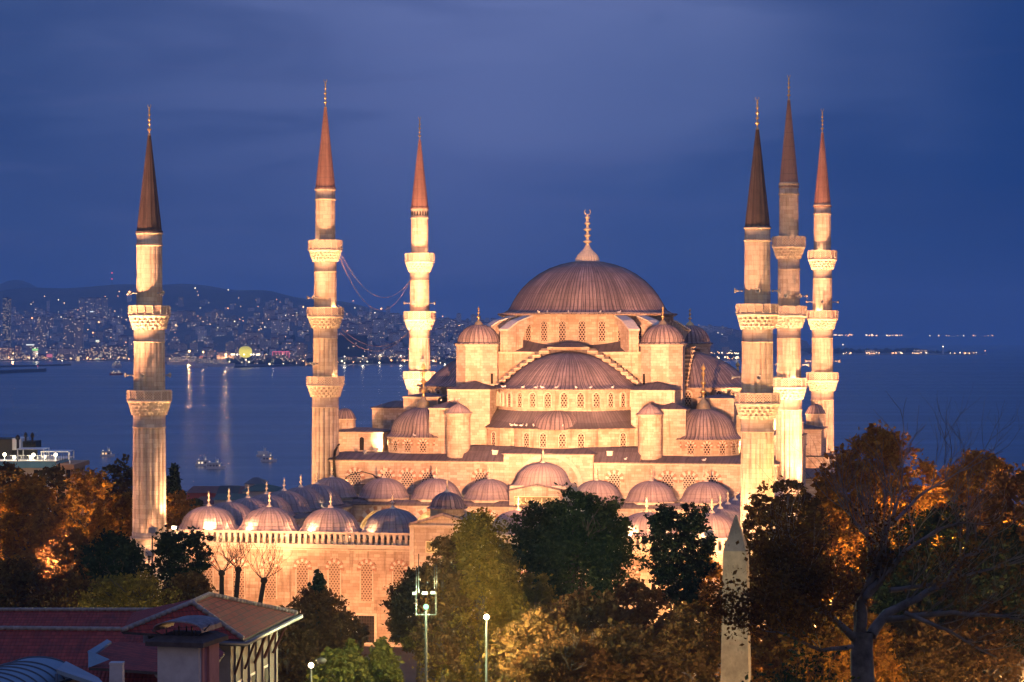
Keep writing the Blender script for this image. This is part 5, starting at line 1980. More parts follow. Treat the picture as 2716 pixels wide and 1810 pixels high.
boat(311, 990, 46, 'passenger ferry with bright deck lights near the far shore, left of the leftmost minaret', decks=2, rz=1.3)
boat(309, 1009, 30, 'red-hulled boat nearer than the ferry, left of the leftmost minaret', HULL_R, .9)
boat(525, 990, 42, 'fast white passenger catamaran crossing right of the leftmost minaret', decks=1, rz=.1, lights=False)
boat(285, 1225, 8, 'small white boat with bluish light left of the leftmost minaret, above the trees', rz=.1)
boat(540, 1250, 8.5, 'white motor boat, left of the pair right of the leftmost minaret', rz=.2)
boat(572, 1258, 9.5, 'white motor boat with bright lights, right of a pair beyond the leftmost minaret', rz=-.1)
boat(700, 1225, 8, 'small white boat farther of two beside the second minaret', rz=.1, lights=False)
boat(713, 1239, 8.5, 'small white boat, nearer of two beside the second minaret')
for k, (u, v_, L) in enumerate(((480, 980.5, 70), (510, 980, 66), (588, 986, 60), (548, 983, 58))):
    boat(u, v_, L, 'white passenger ferry moored at the quay between the first two minarets', decks=2, rz=.05 * k, group='ferries moored at the far quay')


# =================================================================== HOTEL AND HOUSES BEHIND THE LEFT TREES
HD = 400.0
def hx(u): return (u - CU) / F * HD
def hz(v_): return Z_at(v_, HD)


M['blue_paint'] = mat_plain('turquoise fascia', (.13, .33, .42), .7, .12, .8)
M['cream'] = mat_plain('cream render', (.46, .42, .38), .85, .15, .7)
M['orange_render'] = mat_plain('orange render', (.42, .24, .13), .85, .15, .7)
M['lamp_globe'] = mat_emit('terrace lamp', (1.0, .90, .66), 5.0)
m, t = new_mat('glass balustrade')
p = t.n('ShaderNodeBsdfPrincipled')
t.put(p, 'Base Color', (.55, .62, .62))
t.put(p, 'Roughness', .08)
t.put(p, 'Alpha', .22)
t.out(p.outputs[0])
M['glass'] = m
hotel = thing('hotel', 'hotel with a lamplit roof terrace and turquoise fascia behind the left trees', 'hotel', (0, HD, 0))
b = MB()
b.box(hx(-60), hx(140), 0, 14, 0, hz(1256))
b.build('wall', M['cream'], hotel)
b = MB()
b.box(hx(142), hx(186), .5, 14, 0, hz(1258))
b.box(hx(141), hx(198), -.6, 14, hz(1258), hz(1246))
b.build('wing', M['orange_render'], hotel)
b = MB()
b.box(hx(-60), hx(151), -.9, 14.2, hz(1255), hz(1238))
b.build('fascia', M['blue_paint'], hotel)
b = MB()
b.box(hx(-60), hx(152), -1.0, 14.2, hz(1237.9), hz(1236))
b.build('terrace_edge', M['white_paint'], hotel)
for k in range(7):
    bb = MB()
    u = 92 + 9.5 * k if k < 5 else 166 + 12 * (k - 5)
    bb.box(hx(u), hx(u + 5), -.06 if k < 5 else .44, .05, hz(1282), hz(1262))
    bb.box(hx(u) - .12, hx(u + 5) + .12, -.03 if k < 5 else .47, .04, hz(1283), hz(1261))
    bb.build('window', M['white_paint'] if k % 2 else M['dark'], hotel)
b = MB()
for (u0, u1, v_, y0) in ((44, 116, 1207, 0), (98, 174, 1216, 3)):
    b.box(hx(u0), hx(u1), y0, y0 + 5, hz(v_) , hz(v_ - 2.2))
    for u in (u0 + 1, u1 - 2):
        for y in (y0 + .1, y0 + 4.7):
            b.box(hx(u), hx(u + 2.2), y, y + .15, hz(1236), hz(v_) - .01)
b.tube([(hx(176), 3, hz(1216)), (hx(177), 3, hz(1280))], .12, n=5)
b.build('pergola', M['white_paint'], hotel)
b = MB()
b.box(hx(-60), hx(14), 5, 12, hz(1236), hz(1182), 0)
b.box(hx(36), hx(72), 7, 12, hz(1214), hz(1190), 0)
b.box(hx(-4), hx(80), 6, 6.2, hz(1236), hz(1208), 0)
b.build('penthouse', M['iron'], hotel)
b = MB()
b.box(hx(13), hx(38), 5.5, 12, hz(1212), hz(1181))
b.build('stair_box', M['white_paint'], hotel)
for u, v_, r in ((34, 1183, .22), (73, 1177, .18), (55, 1176, .16)):
    bb = MB()
    bb.tube([(hx(u), 4, hz(1236 if u < 40 else 1195)), (hx(u), 4, hz(v_))], r, n=8)
    bb.lathe([(r * 1.5, 0), (r * 1.9, .25), (r * 1.2, .6), (.02, .8)], 10, (hx(u), 4, hz(v_)))
    bb.build('chimney_pipe', M['iron'], hotel)
b = MB()
for u0, u1 in ((20, 150), (152, 197)):
    n = 7
    for k in range(n):
        a, c = hx(u0 + (u1 - u0) * k / n) + .06, hx(u0 + (u1 - u0) * (k + 1) / n) - .06
        b.box(a, c, -.75, -.72, hz(1236) + .01, hz(1236) + .95)
b.build('glass_balustrade', M['glass'], hotel)
for k, (u, v_) in enumerate(((7, 1221), (33, 1229), (77, 1230), (84, 1222), (113, 1227), (143, 1222))):
    bb = MB()
    bb.ball((hx(u), 1.5, hz(v_)), .30, 10)
    bb.tube([(hx(u), 1.5, hz(1236)), (hx(u), 1.5, hz(v_) - .3)], .03, n=4)
    bb.build('terrace_lamp', M['lamp_globe'], hotel)
    lamp('POINT', 'terrace_light', (hx(u), HD + .6, hz(v_) + .2), None, 110, (1.0, .80, .5), radius=.3)
b = MB()
for k in range(6):
    u = 22 + 22 * k
    b.box(hx(u), hx(u) + .9, 1.0, 1.9, hz(1236) + .7, hz(1236) + .76)
    b.box(hx(u) + .4, hx(u) + .5, 1.4, 1.5, hz(1236) + .01, hz(1236) + .7)
b.build('terrace_table', M['white_paint'], hotel)

# roofs down the slope beyond the forecourt
HD2 = 540.0

def lowhouse(u0, u1, v0, v1, label, wall, roof, style='flat', dep=11, y=0.0):
    DD = HD2 + y

    def kx(u):
        return (u - CU) / F * DD

    def kz(v_):
        return Z_at(v_, DD)
    t_ = thing('town_house', label, 'house', ((kx(u0) + kx(u1)) / 2, HD2 + y, -6))
    hw = (kx(u1) - kx(u0)) / 2
    zt = kz(v1) + 6
    b = MB()
    b.box(-hw, hw, 0, dep, -14, zt)
    b.build('wall', wall, t_)
    b = MB()
    zr = kz(v0) + 6
    if style == 'hip':
        b.add([(-hw - .4, -.4, zt + .01), (hw + .4, -.4, zt + .01), (hw + .4, dep + .4, zt + .01), (-hw - .4, dep + .4, zt + .01), (-hw * .3, dep / 2, zr), (hw * .3, dep / 2, zr)], [(0, 1, 5, 4), (1, 2, 5), (2, 3, 4, 5), (3, 0, 4)])
    else:
        b.add([(-hw - .3, -.4, zt + .01), (hw + .3, -.4, zt + .01), (hw + .3, dep + .3, zr), (-hw - .3, dep + .3, zr)], [(0, 1, 2, 3)])
    b.build('roof', roof, t_)
    return t_


M['green_roof'] = mat_plain('green sheet roof', (.075, .11, .085), .8, .15, .5)
M['red_wall'] = mat_plain('red wall', (.30, .05, .06), .8, .15, .5)
M['tile_dim'] = mat_plain('dim red tiles', (.16, .06, .05), .9, .3, 1.2)
lowhouse(496, 640, 1313, 1322, 'long low house with a dark red roof below the sea, behind the forecourt domes', M['red_wall'], M['tile_dim'], 'flat', 14, 60)
lowhouse(500, 570, 1336, 1352, 'house with a dull purple-red roof behind the first forecourt domes', M['cream'], M['tile_dim'], 'hip', 12, -20)
lowhouse(573, 624, 1309, 1334, 'small white house with a red end wall behind the forecourt domes', M['white_paint'], M['iron'], 'flat', 9, 10)
lowhouse(568, 640, 1331, 1341, 'low building with a green sheet roof behind the second forecourt dome', M['cream'], M['green_roof'], 'flat', 9, -30)
lowhouse(643, 730, 1303, 1318, 'building with a wide green gabled roof behind the forecourt domes', M['cream'], M['green_roof'], 'hip', 14, 0)
lowhouse(649, 698, 1284, 1299, 'highest of the houses behind the forecourt, with a hipped roof and yellow wall', M['cream'], M['roof_grey'], 'hip', 10, 40)


# =================================================================== OBELISK
OD = 190.0
ob_ = thing('obelisk', 'tall weathered granite obelisk with a pointed tip among the trees at right', 'obelisk', (at(1952, 1500, OD).x, OD, 0), R(-11))
b = MB()
zt, zk = Z_at(1380, OD), Z_at(1474, OD)
h1, h0 = .88, 1.18
b.prism([(-h0, -h0), (h0, -h0), (h0, h0), (-h0, h0)], 2.5, zk, 0, top=[(-h1, -h1), (h1, -h1), (h1, h1), (-h1, h1)])
m, t = new_mat('grey granite')
obc = t.coord('Object')
n1 = t.noise(obc, .8, 5, .65)
n2 = t.noise(t.scale(obc, (1.0, 1.0, .25)), 5.0, 4, .7)
c = t.mix(t.ramp(n1, [(.3, 0.0), (.7, 1.0)]), (.085, .08, .076), (.19, .178, .17))
vv = t.n('ShaderNodeTexVoronoi')
t.put(vv, 'Vector', t.scale(obc, (2.6, 2.6, 1.5)))
t.put(vv, 'Scale', 1.0)
gl = t.ramp(vv.outputs[0], [(.18, 1.0), (.25, 0.0)])
c = t.mix(t.math('MULTIPLY', gl, .6), c, (.10, .09, .085))
t.out(t.bsdf(c, .85, normal=t.bump(t.math('ADD', n2, t.math('MULTIPLY', gl, -.8)), .35, .05)))
M['granite'] = m
b.build('shaft', m, ob_)
b = MB()
b.add([(-h1, -h1, zk), (h1, -h1, zk), (h1, h1, zk), (-h1, h1, zk), (-.06, -.06, zt), (.06, -.06, zt), (.06, .06, zt), (-.06, .06, zt)], [(0, 1, 5, 4), (1, 2, 6, 5), (2, 3, 7, 6), (3, 0, 4, 7), (4, 5, 6, 7)])
b.build('pyramid_tip', m, ob_)
b = MB()
b.box(-1.8, 1.8, -1.8, 1.8, 0, 2.5)
b.box(-2.2, 2.2, -2.2, 2.2, -.3, .35)
b.build('plinth', M['stone_trim'], ob_)


# =================================================================== LAMPS IN THE SQUARE
M['pole'] = mat_plain('dull pole', (.06, .065, .06), .7, .15, 2.0)


def square_lamp(u, v_, D, label, globe, col, power, kind):
    p0 = at(u, v_, D)
    t_ = thing('street_lamp', label, 'street lamp', (p0.x, D, 0))
    z = p0.z
    b = MB()
    b.lathe([(.20, 0), (.17, .4), (.10, .6), (.085, z - .4), (.06, z - .25)], 10)
    if kind == 'mast':
        for k in range(12):
            zz = z - 1.6 - k * .75
            b.box(-.20, -.08, -.02, .02, zz, zz + .03)
    b.build('pole', M['pole'], t_)
    b = MB()
    b.ball((0, 0, z), .21 if kind != 'mast' else .20, 12)
    b.build('lamp_head', mat_emit('square lamp', globe, 2.0 if kind == 'mast' else 12.0), t_)
    if kind == 'mast':
        b = MB()
        b.box(-.75, .75, -.02, .02, z - .60, z - .55)
        b.box(-.75, -.71, -.02, .02, z - .55, z + 1.3)
        b.box(.71, .75, -.02, .02, z - .55, z + 1.3)
        b.build('frame', M['pole'], t_)
        for x, zz, h in ((-.72, 1.1, 1.9), (-.55, 1.0, 2.9), (.62, 1.3, 1.7), (.78, 1.3, 1.8)):
            bb = MB()
            bb.tube([(x, .1, z + zz), (x, .1, z + zz + h)], .035, n=5)
            bb.build('antenna', M['pole'], t_)
        for x, zz, w_ in ((-.28, .95, .40), (.35, .97, .32), (-1.0, .92, .26)):
            bb = MB()
            bb.box(x, x + w_, -.25, .05, z + zz, z + zz + .18)
            bb.build('camera_box', M['grey_metal'], t_)
    if kind == 'disk':
        b = MB()
        b.tube([(0, 0, z - .35), (.75, 0, z + .25)], .04, n=5)
        b.lathe([(.02, -.25), (.28, -.18), (.40, 0), (.28, .18), (.02, .25)], 14, (.78, 0, z + .35))
        b.build('unlit_head', M['iron'], t_)
    lamp('POINT', 'square_light', (p0.x, D - 1.1, z + .2), None, power * .10, col, radius=.3)
    lamp('POINT', 'square_light', (p0.x, D + 1.6, z + .1), None, power * 1.3, col, radius=.3)


square_lamp(1130, 1624, 186, 'tall floodlight mast with antennas and a greenish white lamp before the broad yellowing tree', (.42, 1.0, .62), (.80, 1.0, .55), 16000, 'mast')
square_lamp(1290.5, 1651, 190, 'tall street lamp with a warm white glare, right of the antenna mast', (1.0, .88, .58), (1.0, .60, .21), 25000, 'post')
square_lamp(825, 1779, 192, 'street lamp with a glaring orange-white head at the bottom, beside an unlit round head', (1.0, .80, .50), (1.0, .70, .34), 700, 'disk')
square_lamp(1716, 1860, 158, 'added lamp below the frame that lights the obelisk front', (1.0, .85, .60), (1.0, .90, .80), 350, 'post')  # unseen lamp, added to warm the obelisk
# low sodium lamps hidden under the trees (garden and street lighting), some added to light the orange trees at right
for x, y, z, p, col, lab in ((-79, 330, 3.2, 40, AMBER, 'amber street lamp under the left trees, deepest'), (-66, 322, 3.0, 34, AMBER, 'amber street lamp under the left trees, nearer the leftmost minaret'), (-52, 335, 3.2, 34, AMBER, 'amber street lamp behind the leftmost minaret'),
                             (30, 250, 7, 18, AMBER, 'added amber lamp under the yellow-orange tree by the rightmost minaret'), (35, 255, 9, 26, AMBER, 'added amber lamp at the left side of the largest orange tree'), (43, 266, 9, 26, AMBER, 'added amber lamp behind the largest orange tree'), (38, 187, 4, 13, (1.0, .55, .18), 'street lamp under the low trees right of the obelisk'),
                             (50, 188, 4, 13, (1.0, .52, .16), 'street lamp under the low trees at the bottom right'), (12, 180, 4, 9, (1.0, .60, .22), 'street lamp under the low brown trees at bottom centre'), (-22, 205, 4.2, 5, (1.0, .68, .28), 'street lamp behind the brown bush near the house eave'), (30, 184, 4, 11, (1.0, .54, .17), 'street lamp before the low trees at the foot of the obelisk'), (62, 192, 4, 18, (1.0, .5, .16), 'street lamp before the low trees in the bottom right corner'), (49, 260, 9, 24, AMBER, 'added amber lamp under the orange tree at the right edge'),
                             (-36, 228, 4.2, 3.5, (1.0, .75, .32), 'street lamp in the shrubbery above the tiled roofs')):
    t_ = thing('street_lamp', lab, 'street lamp', (x, y, 0), group='low lamps under the trees')
    b = MB()
    b.lathe([(.14, 0), (.12, .4), (.06, .6), (.05, z - .2)], 8)
    b.build('pole', M['iron'], t_)
    b = MB()
    b.ball((0, 0, z), .2, 10)
    b.build('lamp_head', mat_emit('street globe', col, 25.0), t_)
    lamp('POINT', 'street_light', (x, y - .6, z), None, p * (1.5 if x < -30 else (3.4 if y > 255 else 1.5)) * KW, col, radius=.35)
# =================================================================== TREES
def mat_leaf(name, cols, trans=0.35, clump=.35):
    m, t = new_mat(name)
    g = t.n('ShaderNodeNewGeometry')
    ob = t.coord('Object')
    n = t.noise(ob, clump, 3.0, .6)
    k = t.math('ADD', t.math('MULTIPLY', g.outputs['Random Per Island'], .55), t.math('MULTIPLY', t.math('SUBTRACT', n, .28), 1.0), clamp=True)
    c = t.ramp(k, [(i / (len(cols) - 1), q) for i, q in enumerate(cols)])
    df = t.n('ShaderNodeBsdfDiffuse')
    t.put(df, 'Color', c)
    tr = t.n('ShaderNodeBsdfTranslucent')
    t.put(tr, 'Color', t.mix(.5, c, t.mix(1.0, c, (1.6, 1.3, .8), 'MULTIPLY')))
    mx = t.n('ShaderNodeMixShader')
    t.put(mx, 0, trans)
    t.t.links.new(df.outputs[0], mx.inputs[1])
    t.t.links.new(tr.outputs[0], mx.inputs[2])
    t.out(mx.outputs[0])
    return m


LEAF = {
    'dark': mat_leaf('dark green leaves', [(.016, .028, .014), (.030, .048, .020), (.055, .075, .030)], .22),
    'black': mat_leaf('blackish evergreen leaves', [(.010, .017, .012), (.018, .028, .016), (.030, .042, .022)], .15),
    'olive': mat_leaf('olive yellow leaves', [(.060, .052, .014), (.115, .092, .020), (.19, .145, .030)], .32),
    'bronze': mat_leaf('bronze leaves', [(.035, .024, .012), (.065, .042, .017), (.105, .070, .024)], .30),
    'brown': mat_leaf('brown red leaves', [(.042, .025, .013), (.075, .045, .019), (.115, .072, .027)], .35),
    'orange': mat_leaf('amber-lit orange leaves', [(.090, .042, .010), (.18, .092, .016), (.30, .165, .026)], .42),  # the lamps' amber light is put into this leaf colour
    'lime': mat_leaf('light green leaves', [(.034, .040, .011), (.060, .066, .016), (.098, .098, .022)], .38),
}
M['bark'] = mat_plain('dark bark', (.055, .045, .038), .95, .35, 2.0, bump=.5)
M['bark_dark'] = mat_plain('blackish bark', (.018, .014, .012), .95, .3, 2.0)
M['bark_grey'] = mat_plain('grey plane bark', (.085, .085, .08), .9, .55, 1.4, bump=.5)


def leaf_mesh(name, pts, size, mat, rng, flat=0.0, stretch=1.0):
    """one small leaf-shaped face (four corners, folded at the middle) at each point"""
    n = len(pts)
    a = rng.normal(size=(n, 3))
    a[:, 2] *= 0.8
    a /= np.linalg.norm(a, axis=1)[:, None]
    q = rng.normal(size=(n, 3))
    b_ = np.cross(a, q)
    b_ /= np.linalg.norm(b_, axis=1)[:, None] + 1e-9
    s = size * (0.45 + 1.35 * rng.random((n, 1)) ** 2.2)
    a, b_ = a * s * stretch, b_ * s * .62
    v = np.empty((n, 4, 3), np.float32)
    v[:, 0] = pts - a
    v[:, 1] = pts + b_ * 1.0 + a * .1
    v[:, 2] = pts + a
    v[:, 3] = pts - b_ * 1.0 + a * .1
    me = bpy.data.meshes.new(name)
    me.vertices.add(4 * n)
    me.vertices.foreach_set('co', v.reshape(-1))
    me.loops.add(4 * n)
    me.loops.foreach_set('vertex_index', np.arange(4 * n, dtype=np.int32))
    me.polygons.add(n)
    me.polygons.foreach_set('loop_start', np.arange(0, 4 * n, 4, dtype=np.int32))
    me.polygons.foreach_set('loop_total', np.full(n, 4, np.int32))
    me.materials.append(mat)
    me.update()
    me.validate()
    return me


def crown_points(n, h, r, shape, clumps, rng, csize=0.26, gap=0.0):
    """points gathered in many small clumps through a crown of height h and half-width r with an uneven skin"""
    clumps = int(clumps * 3.2)
    ph = rng.random(6) * 6.28
    out = []
    per = max(6, n // clumps)
    k = 0
    while k < clumps:
        t = rng.random()
        if rng.random() > 0.15 + 0.85 * shape(t):
            continue
        k += 1
        a = rng.random() * 2 * math.pi
        env = 1 + .20 * math.sin(3 * a + ph[0] + 5 * t) + .11 * math.sin(5 * a + ph[1] - 7 * t) + .08 * math.sin(9 * a + ph[2] + 11 * t) + rng.normal() * .05
        w_ = shape(t) * r * env * .93
        rr = w_ * (1 - 0.62 * rng.random() ** 1.7)
        cs = r * (0.075 + 0.085 * rng.random()) * (csize / .24)
        c = np.array([rr * math.cos(a), rr * math.sin(a), (t + .04 * math.sin(4 * a + ph[3])) * h])
        m_ = int(per * (0.4 + 1.2 * rng.random()))
        d_ = rng.normal(size=(m_, 3)) * .62
        d_[:, 2] *= .8
        out.append(c + d_ * cs)
    return np.concatenate(out)


SHAPES = {
    'round': lambda t: math.sqrt(max(0, 1 - (2 * t - 0.92) ** 2 / 1.16)) ,
    'dome': lambda t: math.sqrt(max(0.02, 1 - (max(0, t - .25) / .76) ** 2)) * (0.72 + .28 * min(1, t * 4)),
    'cone': lambda t: max(.05, (1 - t) ** 0.78) * (0.75 + .25 * min(1, t * 5)),
    'column': lambda t: max(.06, (1 - t ** 3.2)) * (0.78 + .22 * min(1, t * 5)),
    'egg': lambda t: (1 - t) ** .42 * (.80 + .20 * min(1, t * 4)) * (1.0 if t < .5 else 1.0),
    'flat': lambda t: (1.0 if t < .82 else .86) * (0.62 + .38 * min(1, t * 2.2)),
    'vase': lambda t: (0.45 + .55 * min(1, t * 1.5)) * math.sqrt(max(.03, 1 - (max(0, t - .5) / .52) ** 2)),
}


def branches(b, p, d, length, r, depth, rng, spread=.55, up=.15, n=4, mat=0, tips=None, kids=(2, 3)):
    """one bending limb and, from it, smaller ones"""
    pts = [Vector(p)]
    dirv = Vector(d).normalized()
    for i in range(n):
        dirv = (dirv + Vector((rng.uniform(-.22, .22), rng.uniform(-.22, .22), rng.uniform(-.14, .16) + up * .25))).normalized()
        pts.append(pts[-1] + dirv * (length / n))
    b.tube(pts, r, r * .55, 6 if r > .1 else 4, mat, False)
    if depth <= 0:
        if tips is not None:
            tips.extend(pts[1:])
        return
    for k in range(rng.randint(*kids) + (1 if depth > 1 else 0)):
        i = rng.randint(max(1, n // 2), n)
        ax = Vector((rng.uniform(-1, 1), rng.uniform(-1, 1), rng.uniform(-.25, .7)))
        nd = (dirv + ax.normalized() * spread * rng.uniform(.8, 1.6)).normalized()
        branches(b, pts[i], nd, length * rng.uniform(.55, .82), r * .52, depth - 1, rng, spread, up, n, mat, tips, kids)


SEED = [100]


def tree(u, vtop, D, wpx, hpx, shape, leaf, label, n=9000, size=.22, clumps=90, cat='tree', name='tree', group=None, csize=.26, lobes=None, lshape='round', stretch=1.0):
    """crown top at pixel row vtop, wpx wide and hpx high at distance D; stands on the ground"""
    SEED[0] += 1
    rng = np.random.default_rng(SEED[0])
    rg = random.Random(SEED[0])
    top = at(u, vtop, D)
    g = gz(top.x, D)
    h = hpx / F * D
    r = wpx / 2 / F * D
    zb = top.z - h
    t_ = thing(name, label, cat, (top.x, D, g), rg.uniform(0, 6.28), group)
    zb -= g
    b = MB()
    tr = max(.12, min(.45, r * .06 + h * .012))
    b.tube([(0, 0, -.2), (rg.uniform(-.1, .1), rg.uniform(-.1, .1), max(.4, zb * .6)), (rg.uniform(-.2, .2), rg.uniform(-.2, .2), zb + h * .35), (0, 0, zb + h * .8)], tr, tr * .25, 8)
    for k in range(5):
        a = rg.uniform(0, 6.28)
        z0 = zb + h * rg.uniform(.0, .45)
        branches(b, (0, 0, z0), (math.cos(a), math.sin(a), rg.uniform(.4, 1.1)), min(r, h) * .52, tr * .45, 2 if r > 3 else 1, rg)
    b.build('trunk', M['bark'], t_)
    f = SHAPES[shape]
    if lobes:
        pts = []
        tot = sum(q[3] ** 2 for q in lobes)
        for (lx, ly, lz, lr, ls) in lobes:
            p = crown_points(int(n * lr ** 2 / tot), h * lr * ls, r * lr, SHAPES[lshape], max(6, int(clumps * lr ** 2 / tot)), rng, csize * 1.4)
            pts.append(p + np.array([lx * r, ly * r, lz * h]))
        # the lobes keep to the view's left and right, whatever the trunk's turn
        pts = np.concatenate(pts)
        c_, s_ = math.cos(-t_.rotation_euler[2]), math.sin(-t_.rotation_euler[2])
        x, y = pts[:, 0].copy(), pts[:, 1].copy()
        pts[:, 0], pts[:, 1] = c_ * x - s_ * y, s_ * x + c_ * y
    else:
        pts = crown_points(n, h, r, f, clumps, rng, csize)
    pts[:, 2] += zb
    inst('crown', leaf_mesh('crown', pts, size, LEAF[leaf], rng, stretch=stretch), t_)
    return t_


# --- centre
tree(1522, 1318, 232, 350, 330, 'round', 'dark', 'largest dark green tree in front of the porch, with a lumpy triple top', 42000, .17, 240, csize=.24,
     lobes=[(-.50, 0, .36, .50, 1.15), (.02, 0, .46, .54, 1.0), (.46, .1, .36, .50, 1.1), (0, 0, .06, .92, .80)])
tree(1795, 1366, 228, 172, 245, 'flat', 'black', 'dense blackish tree clipped flat on top, left of the obelisk', 22000, .14, 170, csize=.22)
tree(1268, 1392, 212, 345, 450, 'egg', 'olive', 'tall broad yellowing tree behind the two lit lamps, tapering to its top', 60000, .135, 150, csize=.25)
tree(1175, 1450, 209, 170, 330, 'egg', 'bronze', 'slender bronze tree leaning against the left of the broad yellowing tree', 15000, .15, 90, csize=.26)
tree(1340, 1465, 219, 150, 300, 'cone', 'olive', 'narrow olive tree between the broad yellowing tree and the largest dark tree', 9000, .19, 90, csize=.24)
tree(1112, 1530, 226, 185, 205, 'round', 'bronze', 'dark rounded bronze tree at the end of the lit outer wall', 13000, .19, 100)
tree(1430, 1640, 198, 260, 220, 'dome', 'bronze', 'low golden-brown tree at bottom centre', 10000, .20, 90)
tree(1560, 1590, 208, 300, 260, 'dome', 'brown', 'wide brown-leaved tree under the largest dark tree', 14000, .20, 120)
tree(1690, 1565, 214, 220, 280, 'dome', 'brown', 'reddish brown tree below the flat-topped dark tree', 11000, .20, 100)
tree(1640, 1690, 190, 300, 180, 'dome', 'bronze', 'low bronze shrub along the bottom left of the obelisk', 11000, .20, 100, 'shrub', 'shrub')
tree(1830, 1620, 200, 190, 230, 'dome', 'bronze', 'dull bronze tree just left of the obelisk at the bottom', 9000, .19, 90)
tree(1868, 1470, 236, 150, 300, 'column', 'orange', 'brightly backlit orange tree left of the obelisk', 9000, .20, 90)
tree(1975, 1520, 232, 160, 320, 'column', 'orange', 'brightly backlit orange tree behind the obelisk, on its right', 9000, .20, 90)

tree(1420, 1545, 222, 170, 260, 'dome', 'olive', 'dull olive tree between the broad yellowing tree and the largest dark tree, low down', 9000, .18, 100)
tree(1500, 1720, 186, 260, 130, 'dome', 'brown', 'low brown shrub at the bottom edge under the dark tree', 8000, .18, 90, 'shrub', 'shrub')
tree(2680, 1420, 205, 200, 300, 'round', 'black', 'dark evergreen cut by the right edge', 11000, .19, 110)
tree(2330, 1480, 222, 300, 240, 'round', 'bronze', 'dark bronze tree behind the limbs of the plane tree', 13000, .20, 120)
# --- along the wall at left
tree(845, 1522, 236, 100, 200, 'cone', 'black', 'dark pointed cypress with several spires before the lit wall', 20000, .16, 130, csize=.30,
     lshape='column', lobes=[(-.40, 0, .0, .42, 2.0), (.0, 0, .0, .50, 2.0), (.40, 0, .0, .40, 1.7), (-.18, .2, .0, .36, 2.2), (.2, .1, 0, .36, 2.0)])
tree(838, 1585, 231, 230, 240, 'dome', 'brown', 'red-brown leafy tree around the foot of the pointed cypress', 14000, .19, 120)
tree(905, 1640, 226, 150, 180, 'vase', 'brown', 'thin red-brown tree right of the pointed cypress', 5000, .18, 60)
tree(760, 1640, 222, 190, 200, 'dome', 'bronze', 'bronze bush at the corner of the tiled eave', 9000, .19, 80, 'shrub', 'shrub')
tree(930, 1720, 205, 150, 130, 'cone', 'lime', 'light green feathery shrub at the bottom, left of a pair', 6000, .18, 60, 'shrub', 'shrub')
tree(1012, 1712, 206, 150, 140, 'cone', 'lime', 'light green feathery shrub at the bottom, right of a pair', 6000, .18, 60, 'shrub', 'shrub')
tree(880, 1745, 200, 150, 110, 'dome', 'lime', 'low green bush behind the glaring lamp at the bottom', 5000, .18, 50, 'shrub', 'shrub')
tree(300, 1437, 250, 205, 190, 'dome', 'black', 'dark evergreen hiding the foot of the leftmost minaret on its left', 15000, .17, 120)
tree(482, 1428, 252, 145, 190, 'flat', 'black', 'dark evergreen hiding the foot of the leftmost minaret on its right', 12000, .17, 90)
tree(345, 1548, 232, 280, 120, 'dome', 'olive', 'low olive hedge-like shrub above the ridge of the long tiled roof', 9000, .18, 90, 'shrub', 'shrub')
tree(500, 1535, 236, 140, 120, 'dome', 'brown', 'brown shrub right of the olive one above the tiled roofs', 7000, .18, 60, 'shrub', 'shrub')
tree(180, 1540, 240, 220, 140, 'dome', 'brown', 'brown shrub at left above the tiled roof', 7000, .18, 70, 'shrub', 'shrub')
tree(40, 1500, 245, 190, 180, 'dome', 'bronze', 'dark bronze tree at the lower left edge above the roof', 9000, .18, 80)
# --- behind, lit by amber lamps
tree(75, 1290, 312, 210, 290, 'vase', 'orange', 'amber-lit tree with upright bare twigs at the left edge', 14000, .26, 120)
tree(20, 1252, 345, 170, 200, 'dome', 'bronze', 'dark-topped tree at the left edge below the hotel terrace', 9000, .28, 80)
tree(140, 1262, 350, 160, 260, 'dome', 'bronze', 'dark-topped tree beside the hotel wall', 9000, .28, 80)
tree(235, 1268, 345, 190, 290, 'dome', 'orange', 'orange-brown tree left of the leftmost minaret', 12000, .28, 110)
tree(318, 1240, 362, 170, 260, 'dome', 'bronze', 'dark tree touching the left side of the leftmost minaret, its top dark', 10000, .28, 90)
tree(325, 1330, 318, 130, 190, 'vase', 'orange', 'amber-lit tree touching the left side of the leftmost minaret, lower down', 7000, .24, 70)
tree(262, 1360, 292, 130, 200, 'cone', 'orange', 'bright amber-lit conifer with layered limbs', 8000, .22, 60, csize=.30)
tree(180, 1420, 285, 160, 150, 'dome', 'brown', 'shadowed brown tree between the amber conifer and the left edge', 8000, .22, 70)
tree(462, 1250, 372, 90, 190, 'cone', 'black', 'dark conifer rising right of the leftmost minaret', 8000, .26, 70)
tree(470, 1330, 330, 120, 150, 'dome', 'orange', 'amber-lit tree in the gap right of the leftmost minaret', 7000, .24, 70)
tree(520, 1340, 420, 60, 40, 'dome', 'dark', 'small dark bush between the roofs and the first forecourt dome', 2000, .24, 30, 'shrub', 'shrub')

# --- right
tree(2085, 1300, 214, 250, 330, 'round', 'bronze', 'dark leafy tree right of the obelisk with light sparkling through', 15000, .20, 130, csize=.22)
tree(2330, 1163, 262, 330, 420, 'round', 'orange', 'largest orange tree at right, its crown lit from within', 24000, .26, 150, csize=.22)
tree(2200, 1290, 255, 180, 320, 'round', 'orange', 'yellow-orange tree close to the rightmost minaret', 10000, .24, 90)
tree(2590, 1232, 268, 330, 350, 'round', 'orange', 'orange tree at the right edge of the photo', 18000, .27, 130, csize=.22)
tree(2690, 1270, 235, 260, 420, 'round', 'brown', 'shadowed brown tree cut by the right edge', 11000, .24, 100)
tree(2500, 1380, 206, 360, 400, 'round', 'black', 'near-black evergreen mass at right below the orange trees', 20000, .20, 130)
tree(2250, 1640, 198, 300, 220, 'dome', 'orange', 'low orange tree right of the obelisk at the bottom', 12000, .20, 110)
